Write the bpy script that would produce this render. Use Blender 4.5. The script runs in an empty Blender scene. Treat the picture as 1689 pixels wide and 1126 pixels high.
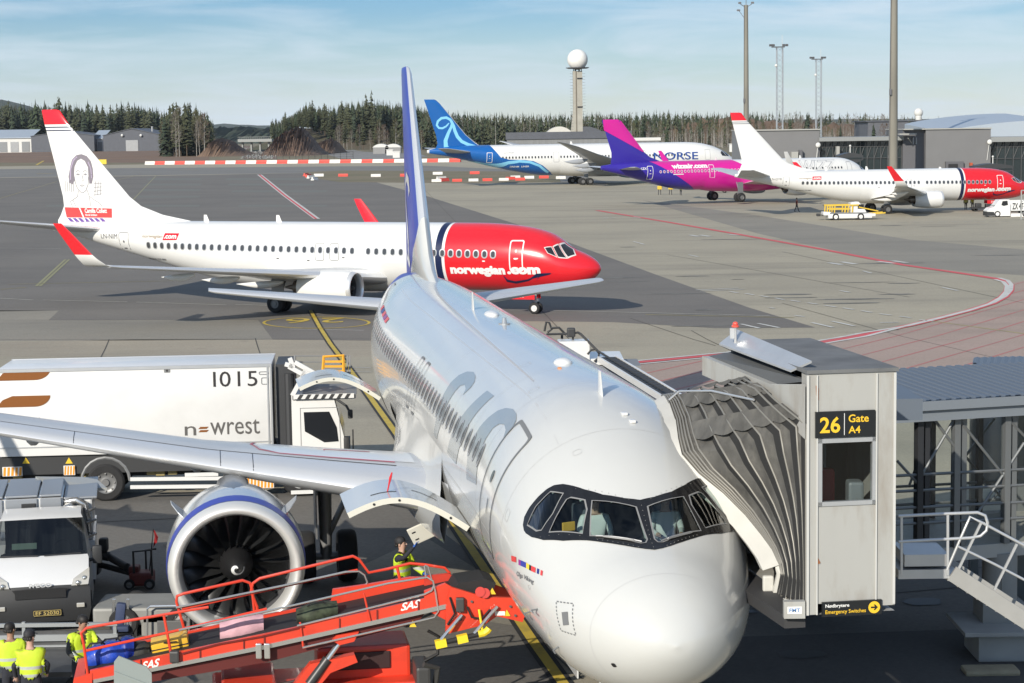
import bpy, bmesh, math, random
import numpy as np
from mathutils import Vector, Matrix
R = math.radians
sc = bpy.context.scene
COL = sc.collection

# ------------------------------------------------------------------ camera, sky, sun, exposure
FPX, PITCH, HCAM, ROLL = 3248.0, 0.1067, 9.83, 0.0144  # focal length in pixels of the 1689 px wide photo
cam = bpy.data.objects.new('camera', bpy.data.cameras.new('camera'))
COL.objects.link(cam)
cam.data.sensor_width = 36.0
cam.data.lens = 36.0 * FPX / 1689.0
cam.data.clip_start = 0.5
cam.data.clip_end = 60000.0
cam.matrix_world = Matrix.Translation((0, 0, HCAM)) @ Matrix.Rotation(math.pi / 2 - PITCH, 4, 'X') @ Matrix.Rotation(-ROLL, 4, 'Z')
sc.camera = cam

SUN_EL = R(25.5)
SUN_DIR = Vector((0.46, 0.888, 0)).normalized()  # direction in which shadows fall on the ground
sun_d = bpy.data.lights.new('sun', 'SUN')
sun_d.energy = 5.0
sun_d.angle = R(0.53)
sun_d.color = (1.0, 0.925, 0.80)
sun = bpy.data.objects.new('sun', sun_d)
COL.objects.link(sun)
_ld = Vector((SUN_DIR.x * math.cos(SUN_EL), SUN_DIR.y * math.cos(SUN_EL), -math.sin(SUN_EL)))
sun.rotation_euler = _ld.to_track_quat('-Z', 'Y').to_euler()
sun.location = (-30, -60, 60)

world = bpy.data.worlds.new('World')
sc.world = world
world.use_nodes = True
wn, wl = world.node_tree.nodes, world.node_tree.links
wn.clear()
w_out = wn.new('ShaderNodeOutputWorld')
w_bg = wn.new('ShaderNodeBackground')
w_sky = wn.new('ShaderNodeTexSky')
w_sky.sky_type = 'NISHITA'
w_sky.sun_disc = False
w_sky.sun_elevation = SUN_EL
w_sky.sun_rotation = math.atan2(-SUN_DIR.x, -SUN_DIR.y)
w_sky.air_density = 1.0
w_sky.dust_density = 0.35
w_sky.ozone_density = 2.2
w_bg.inputs['Strength'].default_value = 0.118
# thin high cloud: stretched noise on the sky direction, whitening towards the horizon
w_tc = wn.new('ShaderNodeTexCoord')
w_map = wn.new('ShaderNodeMapping')
w_map.inputs['Scale'].default_value = (3.0, 1.0, 22.0)
w_map.inputs['Rotation'].default_value = (0, R(5), 0)
w_n = wn.new('ShaderNodeTexNoise')
w_n.inputs['Scale'].default_value = 2.6
w_n.inputs['Detail'].default_value = 7.0
w_n.inputs['Roughness'].default_value = 0.55
w_n.inputs['Distortion'].default_value = 0.6
w_r = wn.new('ShaderNodeValToRGB')
w_r.color_ramp.elements[0].position = 0.40
w_r.color_ramp.elements[0].color = (0.06, 0.06, 0.06, 1)
w_r.color_ramp.elements[1].position = 0.70
w_r.color_ramp.elements[1].color = (0.66, 0.66, 0.66, 1)
w_sep = wn.new('ShaderNodeSeparateXYZ')
w_hz = wn.new('ShaderNodeMapRange')
w_hz.inputs['From Min'].default_value = 0.0
w_hz.inputs['From Max'].default_value = 0.075
w_hz.inputs['To Min'].default_value = 0.35
w_hz.inputs['To Max'].default_value = 0.0
w_add = wn.new('ShaderNodeMath'); w_add.operation = 'ADD'; w_add.use_clamp = True
w_mix = wn.new('ShaderNodeMixRGB')
w_mix.inputs['Color2'].default_value = (6.0, 6.9, 7.7, 1)
wl.new(w_tc.outputs['Generated'], w_map.inputs['Vector'])
wl.new(w_map.outputs['Vector'], w_n.inputs['Vector'])
wl.new(w_n.outputs['Fac'], w_r.inputs['Fac'])
wl.new(w_tc.outputs['Generated'], w_sep.inputs['Vector'])
wl.new(w_sep.outputs['Z'], w_hz.inputs['Value'])
wl.new(w_r.outputs['Color'], w_add.inputs[0])
wl.new(w_hz.outputs['Result'], w_add.inputs[1])
wl.new(w_add.outputs['Value'], w_mix.inputs['Fac'])
w_tint = wn.new('ShaderNodeValToRGB')
_cr = w_tint.color_ramp
for _p, _c in ((0.0, (.84, .88, .93)), (.03, (.52, .67, .83)), (.06, (.27, .50, .76)), (.10, (.25, .49, .78)), (.30, (.66, .80, .96))):
 _e = _cr.elements.new(_p); _e.color = (*_c, 1)
_cr.elements.remove(_cr.elements[0]); _cr.elements[-1].color = (.84, .90, .98, 1)
w_mul = wn.new('ShaderNodeMixRGB'); w_mul.blend_type = 'MULTIPLY'; w_mul.inputs['Fac'].default_value = 1.0
wl.new(w_sep.outputs['Z'], w_tint.inputs['Fac'])
wl.new(w_sky.outputs['Color'], w_mul.inputs['Color1']); wl.new(w_tint.outputs['Color'], w_mul.inputs['Color2'])
wl.new(w_mul.outputs['Color'], w_mix.inputs['Color1'])
wl.new(w_mix.outputs['Color'], w_bg.inputs['Color'])
wl.new(w_bg.outputs['Background'], w_out.inputs['Surface'])

sc.view_settings.view_transform = 'Standard'
sc.view_settings.look = 'None'
sc.view_settings.gamma = 1.0
sc.view_settings.exposure = 0.08
sc.cycles.max_bounces = 6
sc.cycles.transparent_max_bounces = 12
sc.cycles.caustics_reflective = False
sc.cycles.caustics_refractive = False

# ------------------------------------------------------------------ measuring helpers (photo pixel -> place)
Z_NEAR, Z_FAR, Y_A, Y_B = -0.20, -0.93, 58.0, 100.0  # the apron falls gently away from the terminal

def gz(Y):
 return Z_NEAR + (Z_FAR - Z_NEAR) * min(max((Y - Y_A) / (Y_B - Y_A), 0.0), 1.0)

def ray(px, py):
 x, y = px - 844.5, py - 563.0
 c, s = math.cos(ROLL), math.sin(ROLL)
 x, y = c * x - s * y, s * x + c * y
 u, cp, sp = -y / FPX, math.cos(PITCH), math.sin(PITCH)
 return Vector((x / FPX, cp + u * sp, -sp + u * cp))

def G(px, py):  # point on the ground
 d = ray(px, py); z = 0.0
 for _ in range(60):
  t = (z - HCAM) / d.z
  z = gz(d.y * t)
 return Vector((d.x * t, d.y * t, z))

def at(px, py, Y):  # point at distance Y
 d = ray(px, py); t = Y / d.y
 return Vector((d.x * t, Y, HCAM + d.z * t))

def atz(px, py, z):
 d = ray(px, py); t = (z - HCAM) / d.z
 return Vector((d.x * t, d.y * t, z))

# ------------------------------------------------------------------ tagging
def tag(o, label=None, cat=None, group=None, kind=None):
 if label: o['label'] = label
 if cat: o['category'] = cat
 if group: o['group'] = group
 if kind: o['kind'] = kind
 return o

def empty(name, loc=(0, 0, 0), rz=0.0, label=None, cat=None, group=None):
 o = bpy.data.objects.new(name, None)
 o.empty_display_size = 0.3
 COL.objects.link(o)
 o.location = loc
 o.rotation_euler = (0, 0, rz)
 return tag(o, label, cat, group)

def copy_tree(o, parent=None):
 c = o.copy(); COL.objects.link(c)
 if parent: c.parent = parent
 for ch in list(o.children):
  copy_tree(ch, c)
 return c

# ------------------------------------------------------------------ materials
MATS = {}

def mat(name, col, rough=0.5, metal=0.0, coat=0.0, var=0.0, vscale=3.0, bump=0.0, bscale=40.0, spec=0.5, stretch=(1, 1, 1), dirt=None, dirt_amt=0.0, dirt_scale=1.5, aniso=False):
 if name in MATS: return MATS[name]
 m = bpy.data.materials.new(name); m.use_nodes = True
 nt = m.node_tree; n, l = nt.nodes, nt.links
 b = n['Principled BSDF']
 b.inputs['Base Color'].default_value = (*col, 1)
 b.inputs['Roughness'].default_value = rough
 b.inputs['Metallic'].default_value = metal
 b.inputs['Coat Weight'].default_value = coat
 b.inputs['Coat Roughness'].default_value = 0.06
 b.inputs['Specular IOR Level'].default_value = spec
 if var or bump or dirt:
  tc = n.new('ShaderNodeTexCoord'); mp = n.new('ShaderNodeMapping')
  mp.inputs['Scale'].default_value = stretch
  l.new(tc.outputs['Object'], mp.inputs['Vector'])
  src = None
  if var:
   no = n.new('ShaderNodeTexNoise'); no.inputs['Scale'].default_value = vscale; no.inputs['Detail'].default_value = 6
   l.new(mp.outputs['Vector'], no.inputs['Vector'])
   rp = n.new('ShaderNodeMapRange')
   rp.inputs['From Min'].default_value = 0.3; rp.inputs['From Max'].default_value = 0.7
   rp.inputs['To Min'].default_value = 1 - var; rp.inputs['To Max'].default_value = 1 + var
   l.new(no.outputs['Fac'], rp.inputs['Value'])
   mx = n.new('ShaderNodeVectorMath'); mx.operation = 'SCALE'
   mx.inputs[0].default_value = col
   l.new(rp.outputs['Result'], mx.inputs['Scale'])
   src = mx.outputs['Vector']
  if dirt:
   no = n.new('ShaderNodeTexNoise'); no.inputs['Scale'].default_value = dirt_scale; no.inputs['Detail'].default_value = 8
   no.inputs['Roughness'].default_value = 0.65
   l.new(mp.outputs['Vector'], no.inputs['Vector'])
   rp = n.new('ShaderNodeMapRange')
   rp.inputs['From Min'].default_value = 0.48; rp.inputs['From Max'].default_value = 0.75
   rp.inputs['To Min'].default_value = 0; rp.inputs['To Max'].default_value = dirt_amt
   l.new(no.outputs['Fac'], rp.inputs['Value'])
   mc = n.new('ShaderNodeMixRGB')
   mc.inputs['Color1'].default_value = (*col, 1); mc.inputs['Color2'].default_value = (*dirt, 1)
   if src: l.new(src, mc.inputs['Color1'])
   l.new(rp.outputs['Result'], mc.inputs['Fac'])
   src = mc.outputs['Color']
  if src: l.new(src, b.inputs['Base Color'])
  if bump:
   nb = n.new('ShaderNodeTexNoise'); nb.inputs['Scale'].default_value = bscale; nb.inputs['Detail'].default_value = 4
   l.new(mp.outputs['Vector'], nb.inputs['Vector'])
   bp = n.new('ShaderNodeBump'); bp.inputs['Strength'].default_value = bump; bp.inputs['Distance'].default_value = 0.02
   l.new(nb.outputs['Fac'], bp.inputs['Height']); l.new(bp.outputs['Normal'], b.inputs['Normal'])
 MATS[name] = m
 return m

def glass_mat(name, tint=(0.6, 0.7, 0.7), refl=0.12):
 if name in MATS: return MATS[name]
 m = bpy.data.materials.new(name); m.use_nodes = True
 n, l = m.node_tree.nodes, m.node_tree.links
 n.clear()
 o = n.new('ShaderNodeOutputMaterial'); mx = n.new('ShaderNodeMixShader')
 t = n.new('ShaderNodeBsdfTransparent'); t.inputs['Color'].default_value = (*tint, 1)
 g = n.new('ShaderNodeBsdfGlossy'); g.inputs['Roughness'].default_value = 0.02
 fr = n.new('ShaderNodeLayerWeight'); fr.inputs['Blend'].default_value = 0.22
 mr = n.new('ShaderNodeMapRange'); mr.inputs['To Min'].default_value = refl; mr.inputs['To Max'].default_value = 0.30
 l.new(fr.outputs['Fresnel'], mr.inputs['Value']); l.new(mr.outputs['Result'], mx.inputs['Fac'])
 l.new(t.outputs[0], mx.inputs[1]); l.new(g.outputs[0], mx.inputs[2]); l.new(mx.outputs[0], o.inputs['Surface'])
 MATS[name] = m
 return m

# ------------------------------------------------------------------ mesh builder
class MB:
 def __init__(self):
  self.v, self.f, self.mi = [], [], []
  self.m = 0
  self.T = None

 def add(self, verts, faces, m=None):
  b = len(self.v)
  if self.T is not None:
   verts = [self.T @ Vector(p) for p in verts]
  self.v.extend([tuple(p) for p in verts])
  for f in faces:
   self.f.append([b + i for i in f]); self.mi.append(self.m if m is None else m)
  return self

 def box(self, c, s, rot=None, bevel=0.0, m=None, taper=1.0):
  hx, hy, hz = s[0] / 2, s[1] / 2, s[2] / 2
  if bevel > 0:
   bm = bmesh.new(); bmesh.ops.create_cube(bm, size=1.0)
   for v in bm.verts:
    k = taper if v.co.z > 0 else 1.0
    v.co = Vector((v.co.x * s[0] * k, v.co.y * s[1] * k, v.co.z * s[2]))
   bmesh.ops.bevel(bm, geom=list(bm.edges), offset=min(bevel, 0.45 * min(s)), segments=2, affect='EDGES', profile=0.6)
   vs = [v.co.copy() for v in bm.verts]; bm.verts.index_update()
   fs = [[v.index for v in f.verts] for f in bm.faces]; bm.free()
  else:
   vs = [Vector((x * (taper if z > 0 else 1), y * (taper if z > 0 else 1), z)) for z in (-hz, hz) for y in (-hy, hy) for x in (-hx, hx)]
   fs = [(0, 2, 3, 1), (4, 5, 7, 6), (0, 1, 5, 4), (2, 6, 7, 3), (0, 4, 6, 2), (1, 3, 7, 5)]
  M = rot.to_matrix() if rot is not None and hasattr(rot, 'to_matrix') else rot
  vs = [(M @ v if M is not None else v) + Vector(c) for v in vs]
  return self.add(vs, fs, m)

 def bb(self, a, b, bevel=0.0, m=None):  # box from two corners
  a, b = Vector(a), Vector(b)
  return self.box((a + b) / 2, [abs(x) for x in (b - a)], None, bevel, m)

 def bar(self, p, q, w, h=None, m=None, up=(0, 0, 1)):   # square bar
  p, q = Vector(p), Vector(q); d = q - p; L = d.length
  if L < 1e-6: return self
  x = d.normalized(); upv = Vector(up)
  if abs(x.dot(upv)) > 0.98: upv = Vector((0, 1, 0))
  y = upv.cross(x).normalized(); z = x.cross(y)
  M = Matrix((x, y, z)).transposed()
  return self.box((p + q) / 2, (L, w, h or w), M, 0, m)

 def tube(self, p, q, r, n=8, r2=None, caps=True, m=None):
  p, q = Vector(p), Vector(q); d = q - p
  if d.length < 1e-7: return self
  z = d.normalized(); a = Vector((0, 0, 1)) if abs(z.z) < 0.9 else Vector((1, 0, 0))
  x = a.cross(z).normalized(); y = z.cross(x); r2 = r if r2 is None else r2
  vs = []
  for c, rr in ((p, r), (q, r2)):
   for i in range(n):
    t = 2 * math.pi * i / n
    vs.append(c + x * (rr * math.cos(t)) + y * (rr * math.sin(t)))
  fs = [(i, (i + 1) % n, n + (i + 1) % n, n + i) for i in range(n)]
  if caps: fs += [tuple(range(n - 1, -1, -1)), tuple(range(n, 2 * n))]
  return self.add(vs, fs, m)

 def path(self, pts, r, n=6, closed=False, m=None):
  pts = [Vector(p) for p in pts]; N = len(pts); rings = []
  prev = None
  for i in range(N):
   a = pts[(i - 1) % N] if (closed or i > 0) else pts[i]
   b = pts[(i + 1) % N] if (closed or i < N - 1) else pts[i]
   t = (b - a).normalized()
   if prev is None:
    u = Vector((0, 0, 1)) if abs(t.z) < 0.9 else Vector((1, 0, 0))
    x = u.cross(t).normalized()
   else:
    x = (prev - t * prev.dot(t)).normalized()
   prev = x; y = t.cross(x)
   rr = r[i] if isinstance(r, (list, tuple)) else r
   rings.append([pts[i] + x * (rr * math.cos(2 * math.pi * k / n)) + y * (rr * math.sin(2 * math.pi * k / n)) for k in range(n)])
  return self.loft(rings, True, closed, not closed, m)

 def loft(self, rings, ring_closed=True, closed=False, caps=False, m=None):
  n = len(rings[0]); N = len(rings); vs = [p for r in rings for p in r]; fs = []
  for i in range(N if closed else N - 1):
   j = (i + 1) % N
   for k in range(n if ring_closed else n - 1):
    k2 = (k + 1) % n
    fs.append((i * n + k, i * n + k2, j * n + k2, j * n + k))
  if caps:
   fs.append(tuple(range(n - 1, -1, -1))); fs.append(tuple((N - 1) * n + k for k in range(n)))
  return self.add(vs, fs, m)

 def lathe(self, prof, o=(0, 0, 0), ax=(1, 0, 0), n=24, m=None, cap0=False, cap1=False, ref=None):
  o, ax = Vector(o), Vector(ax).normalized()
  u = Vector(ref) if ref else (Vector((0, 0, 1)) if abs(ax.z) < 0.9 else Vector((1, 0, 0)))
  x = (u - ax * u.dot(ax)).normalized(); y = ax.cross(x)
  rings = [[o + ax * a + x * (r * math.cos(2 * math.pi * k / n)) + y * (r * math.sin(2 * math.pi * k / n)) for k in range(n)] for a, r in prof]
  ms = m
  self.loft(rings, True, False, False, m)
  b = len(self.v) - n * len(prof)
  if cap0: self.f.append([b + k for k in range(n - 1, -1, -1)]); self.mi.append(self.m if m is None else m)
  if cap1: self.f.append([b + (len(prof) - 1) * n + k for k in range(n)]); self.mi.append(self.m if m is None else m)
  return self

 def sphere(self, c, r, n=10, k=7, s=(1, 1, 1), m=None):
  c = Vector(c); vs = []; fs = []
  for i in range(k + 1):
   ph = math.pi * i / k
   for j in range(n):
    t = 2 * math.pi * j / n
    vs.append(c + Vector((r * s[0] * math.sin(ph) * math.cos(t), r * s[1] * math.sin(ph) * math.sin(t), r * s[2] * math.cos(ph))))
  for i in range(k):
   for j in range(n):
    j2 = (j + 1) % n
    fs.append((i * n + j, (i + 1) * n + j, (i + 1) * n + j2, i * n + j2))
  return self.add(vs, fs, m)

 def prism(self, poly, a, b, m=None):  # polygon (list of 3D points on side a given by function) : poly 2D list, a and b map 2D->3D
  n = len(poly); vs = [a(*p) for p in poly] + [b(*p) for p in poly]
  fs = [tuple(range(n - 1, -1, -1)), tuple(range(n, 2 * n))] + [(i, (i + 1) % n, n + (i + 1) % n, n + i) for i in range(n)]
  return self.add(vs, fs, m)

 def quad(self, a, b, c, d, m=None):
  return self.add([a, b, c, d], [(0, 1, 2, 3)], m)

 def poly(self, pts, m=None):
  return self.add(pts, [tuple(range(len(pts)))], m)

 def build(self, name, mats, parent=None, smooth=None, weld=0.0):
  me = bpy.data.meshes.new(name)
  me.from_pydata(self.v, [], self.f)
  if not isinstance(mats, (list, tuple)): mats = [mats]
  for mm in mats: me.materials.append(mm)
  if len(mats) > 1:
   me.polygons.foreach_set('material_index', self.mi)
  bm = bmesh.new(); bm.from_mesh(me)
  if weld: bmesh.ops.remove_doubles(bm, verts=bm.verts, dist=weld)
  bmesh.ops.recalc_face_normals(bm, faces=bm.faces)
  bm.to_mesh(me); bm.free()
  if smooth is not None:
   me.polygons.foreach_set('use_smooth', [True] * len(me.polygons))
   if smooth < 179: me.set_sharp_from_angle(angle=R(smooth))
  me.update()
  o = bpy.data.objects.new(name, me); COL.objects.link(o)
  if parent is not None: o.parent = parent
  return o

def raw_mesh(name, verts, faces, mats, parent=None, smooth=False, mi=None):
 me = bpy.data.meshes.new(name); me.from_pydata([tuple(v) for v in verts], [], faces)
 for mm in (mats if isinstance(mats, (list, tuple)) else [mats]): me.materials.append(mm)
 if mi is not None: me.polygons.foreach_set('material_index', mi)
 if smooth: me.polygons.foreach_set('use_smooth', [True] * len(me.polygons))
 me.update()
 o = bpy.data.objects.new(name, me); COL.objects.link(o)
 if parent is not None: o.parent = parent
 return o

# ------------------------------------------------------------------ flat lettering and conforming decals
def text2d(s, size=1.0, bold=0.0, shear=0.0, width=None, height=None, align='LEFT', spacing=1.0):
 cu = bpy.data.curves.new('lettering', 'FONT'); cu.body = s; cu.size = 1.0
 cu.offset = bold; cu.shear = shear; cu.resolution_u = 3; cu.fill_mode = 'FRONT'; cu.space_character = spacing
 ob = bpy.data.objects.new('lettering', cu)
 me = bpy.data.meshes.new_from_object(ob)
 V = np.array([(v.co.x, v.co.y) for v in me.vertices]); F = [list(p.vertices) for p in me.polygons]
 bpy.data.objects.remove(ob); bpy.data.curves.remove(cu); bpy.data.meshes.remove(me)
 mn, mx = V.min(0), V.max(0); V = V - mn; ext = mx - mn
 sx = sy = size
 if width: sx = width / ext[0]; sy = sx
 if height: sy = height / ext[1]; sx = sx if width else sy
 V = V * np.array([sx, sy])
 if align == 'CENTER': V[:, 0] -= V[:, 0].max() / 2
 if align == 'RIGHT': V[:, 0] -= V[:, 0].max()
 return [tuple(p) for p in V], F

def poly2d(*polys):
 V, F = [], []
 for p in polys:
  F.append(list(range(len(V), len(V) + len(p)))); V += [tuple(q) for q in p]
 return V, F

def holed2d(outer, holes):  # polygon with holes, triangulated
 bm = bmesh.new()
 for loop in [outer] + holes:
  vs = [bm.verts.new((p[0], p[1], 0)) for p in loop]
  for i in range(len(vs)): bm.edges.new((vs[i], vs[(i + 1) % len(vs)]))
 bmesh.ops.triangle_fill(bm, use_beauty=True, use_dissolve=False, edges=bm.edges[:])
 bm.verts.index_update()
 V = [(v.co.x, v.co.y) for v in bm.verts]; F = [[v.index for v in f.verts] for f in bm.faces]
 bm.free(); return V, F

def chop2d(VF, dx=None, dy=None, cuts_x=(), cuts_y=()):
 V, F = VF
 bm = bmesh.new(); vs = [bm.verts.new((p[0], p[1], 0)) for p in V]
 for f in F:
  try: bm.faces.new([vs[i] for i in f])
  except ValueError: pass
 xs = [p[0] for p in V]; ys = [p[1] for p in V]
 def cut(co, no):
  bmesh.ops.bisect_plane(bm, geom=bm.verts[:] + bm.edges[:] + bm.faces[:], dist=1e-6, plane_co=co, plane_no=no)
 if dx:
  for k in range(math.ceil(min(xs) / dx), math.floor(max(xs) / dx) + 1): cut((k * dx, 0, 0), (1, 0, 0))
 if dy:
  for k in range(math.ceil(min(ys) / dy), math.floor(max(ys) / dy) + 1): cut((0, k * dy, 0), (0, 1, 0))
 for c in cuts_x: cut((c, 0, 0), (1, 0, 0))
 for c in cuts_y: cut((0, c, 0), (0, 1, 0))
 bm.verts.index_update()
 V2 = [(v.co.x, v.co.y) for v in bm.verts]; F2 = [[v.index for v in f.verts] for f in bm.faces]
 bm.free(); return V2, F2

def decal(name, VF, fn, m, parent, smooth=True):
 V, F = VF
 return raw_mesh(name, [fn(*p) for p in V], F, m, parent, smooth)

def move2d(VF, dx, dy, flip=False):
 return [((-x if flip else x) + dx, y + dy) for x, y in VF[0]], VF[1]

def rrect(cx, cy, w, h, r, n=4):
 pts = []
 for sx, sy, a0 in ((1, 1, 0), (-1, 1, 90), (-1, -1, 180), (1, -1, 270)):
  for i in range(n + 1):
   a = R(a0 + 90 * i / n)
   pts.append((cx + sx * (w / 2 - r) + r * math.cos(a), cy + sy * (h / 2 - r) + r * math.sin(a)))
 return pts

def ring2d(outer, inner):
 n = len(outer); V = list(outer) + list(inner)
 return V, [[i, (i + 1) % n, n + (i + 1) % n, n + i] for i in range(n)]

def stroke2d(pts, w, closed=False):  # a painted line of width w along pts
 P = [Vector((p[0], p[1])) for p in pts]; N = len(P); L, Rr = [], []
 for i in range(N):
  a = P[i - 1] if (i > 0 or closed) else P[i]
  b = P[(i + 1) % N] if (i < N - 1 or closed) else P[i]
  t = (b - a)
  if t.length < 1e-9: t = Vector((1, 0))
  t.normalize(); nrm = Vector((-t.y, t.x)); ww = w[i] if isinstance(w, (list, tuple)) else w
  L.append(P[i] + nrm * ww / 2); Rr.append(P[i] - nrm * ww / 2)
 V = [tuple(p) for p in L + Rr]
 F = [[i, (i + 1) % N, N + (i + 1) % N, N + i] for i in range(N if closed else N - 1)]
 return V, F

def merge2d(*VFs):
 V, F = [], []
 for v, f in VFs:
  b = len(V); V += v; F += [[b + i for i in g] for g in f]
 return V, F
# ------------------------------------------------------------------ paints
white_p = mat('white_paint', (.70, .70, .685), .28, 0, .35, .02, .6)
sas_p = mat('pearl_white_paint', (.54, .545, .53), .2, 0, .55, .012, .4)
silver_p = mat('silver_paint', (.27, .30, .315), .25, 0.1, .4)
sasblue_p = mat('deep_blue_paint', (.03, .05, .34), .38, 0, .05, spec=.35)
red_p = mat('red_paint', (.66, .012, .022), .26, 0, .5)
navy_p = mat('navy_paint', (.008, .016, .06), .3)
wing_p = mat('wing_grey_paint', (.50, .515, .53), .38, 0, .1, .05, 1.2, dirt=(.25, .26, .27), dirt_amt=.35, dirt_scale=1.1, stretch=(1, .35, 1))
bare_p = mat('polished_aluminium', (.76, .765, .77), .27, .55)
dark_p = mat('dark_gap', (.012, .012, .014), .6)
gap_p = mat('panel_line_grey', (.16, .165, .17), .6)
glassd_p = mat('dark_window_glass', (.018, .02, .024), .06, 0, .4)
wframe_p = mat('window_frame_grey', (.42, .43, .45), .35, .4)
tyre_p = mat('tyre_rubber', (.018, .018, .019), .82, var=.2)
rim_p = mat('wheel_rim_white', (.62, .62, .61), .45)
rimd_p = mat('wheel_rim_grey', (.2, .2, .2), .45, .4)
strut_p = mat('gear_strut_grey', (.24, .245, .25), .4, .4)
gearw_p = mat('gear_white', (.6, .61, .61), .4)
fan_p = mat('fan_blade_titanium', (.085, .088, .092), .26, .85)
spin_p = mat('spinner_black', (.014, .014, .015), .4)
duct_p = mat('inlet_liner', (.10, .10, .105), .5)
exh_p = mat('exhaust_metal', (.16, .14, .12), .4, .8)
GEAR = {'tyre': tyre_p, 'rim': rim_p, 'strut': strut_p, 'gearwhite': gearw_p, 'white': white_p}
GEARD = dict(GEAR, rim=rimd_p)
DARKWIN = [wframe_p, mat('cabin_window_glass', (.055, .058, .062), .15, 0, .2)]

# ------------------------------------------------------------------ fuselage surfaces (local axes: x aft from the nose, y starboard, z up from the ground)
def pchip(xs, ys):
 xs, ys = np.array(xs, float), np.array(ys, float)
 h = np.diff(xs); d = np.diff(ys) / h; m = np.zeros_like(ys)
 for i in range(1, len(xs) - 1):
  if d[i - 1] * d[i] > 0:
   w1, w2 = 2 * h[i] + h[i - 1], h[i] + 2 * h[i - 1]
   m[i] = (w1 + w2) / (w1 / d[i - 1] + w2 / d[i])
 m[0], m[-1] = d[0], d[-1]
 def f(x):
  x = min(max(x, xs[0]), xs[-1]); i = min(max(int(np.searchsorted(xs, x)) - 1, 0), len(xs) - 2)
  t = (x - xs[i]) / h[i]
  return float((1 + 2 * t) * (1 - t) ** 2 * ys[i] + t * (1 - t) ** 2 * h[i] * m[i] + t * t * (3 - 2 * t) * ys[i + 1] + t * t * (t - 1) * h[i] * m[i + 1])
 return f

class Fus:
 def __init__(s, top, bot, wid, zc=0.5):
  s.top, s.bot, s.wid = pchip(*zip(*top)), pchip(*zip(*bot)), pchip(*zip(*wid))
  s.L = top[-1][0]; s.zcf = zc

 def prm(s, x):
  u = x
  if x < 0.5:  # blunt nose: profiles behave like sqrt near the tip
   pass
  zt, zb, w = s.top(u), s.bot(u), s.wid(u)
  return zt, zb, w, zb + (zt - zb) * s.zcf

 def P(s, x, th, off=0.0):  # th from 0 (crown) to +pi/2 (starboard) to pi (keel)
  zt, zb, w, zc = s.prm(x)
  c, sn = math.cos(th), math.sin(th)
  z = zc + (zt - zc) * c if c >= 0 else zc + (zc - zb) * c
  p = np.array((x, w * sn, z))
  if off:
   e = 0.02
   a = s.P(min(x + e, s.L), th) - s.P(max(x - e, 0.0), th); b = s.P(x, th + e) - s.P(x, th - e)
   n = np.cross(b, a); n /= (np.linalg.norm(n) + 1e-12)
   mid = np.array((x, 0, zc))
   if np.dot(n, p - mid) < 0: n = -n
   p = p + n * off
  return p

 def th(s, x, z):
  zt, zb, w, zc = s.prm(x)
  k = (z - zc) / (zt - zc) if z >= zc else (z - zc) / (zc - zb)
  return math.acos(min(max(k, -1), 1))

 def side(s, off=0.01, sg=1):  # (x, z) side view -> skin
  def f(x, z):
   p = s.P(x, s.th(x, z), off)
   return (p[0], sg * p[1], p[2])
  return f

 def skin(s, off=0.01):  # (x, theta)
  return lambda x, t: tuple(s.P(x, t, off))

F_A320 = Fus(
 [(0, 2.90), (.04, 3.05), (.1, 3.17), (.25, 3.36), (.5, 3.58), (1, 3.85), (1.5, 4.05), (1.9, 4.28), (2.3, 4.56), (2.7, 4.85), (3.1, 5.09), (3.6, 5.33), (4.2, 5.55), (5, 5.74), (6, 5.85), (7.5, 5.88), (29, 5.88), (33, 5.80), (36, 5.60), (37.57, 5.40)],
 [(0, 2.90), (.04, 2.74), (.1, 2.62), (.25, 2.42), (.5, 2.20), (1, 1.95), (1.5, 1.84), (2, 1.78), (3, 1.745), (4, 1.74), (23.5, 1.74), (26, 1.95), (28, 2.35), (30, 2.85), (32, 3.40), (34, 3.95), (36, 4.45), (37.57, 4.85)],
 [(0, 0.0), (.04, .22), (.1, .37), (.25, .60), (.5, .86), (1, 1.20), (1.5, 1.44), (2, 1.61), (3, 1.82), (4, 1.925), (5, 1.965), (6, 1.975), (25, 1.975), (28, 1.85), (30, 1.60), (32, 1.28), (34, .90), (36, .50), (37.57, .20)], 0.515)

def stretched(tabs, at_x, add):
 return [[(x + (add if x > at_x else 0), v) for x, v in t] for t in tabs]

F_A321 = Fus(
 [(0, 2.90), (.04, 3.05), (.1, 3.17), (.25, 3.36), (.5, 3.58), (1, 3.85), (1.5, 4.05), (1.9, 4.28), (2.3, 4.56), (2.7, 4.85), (3.1, 5.09), (3.6, 5.33), (4.2, 5.55), (5, 5.74), (6, 5.85), (7.5, 5.88), (36, 5.88), (40, 5.80), (43, 5.60), (44.51, 5.40)],
 [(0, 2.90), (.04, 2.74), (.1, 2.62), (.25, 2.42), (.5, 2.20), (1, 1.95), (1.5, 1.84), (2, 1.78), (3, 1.745), (4, 1.74), (30.5, 1.74), (33, 1.95), (35, 2.35), (37, 2.85), (39, 3.40), (41, 3.95), (43, 4.45), (44.51, 4.85)],
 [(0, 0.0), (.04, .22), (.1, .37), (.25, .60), (.5, .86), (1, 1.20), (1.5, 1.44), (2, 1.61), (3, 1.82), (4, 1.925), (5, 1.965), (6, 1.975), (32, 1.975), (35, 1.85), (37, 1.60), (39, 1.28), (41, .90), (43, .50), (44.51, .20)], 0.515)
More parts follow.
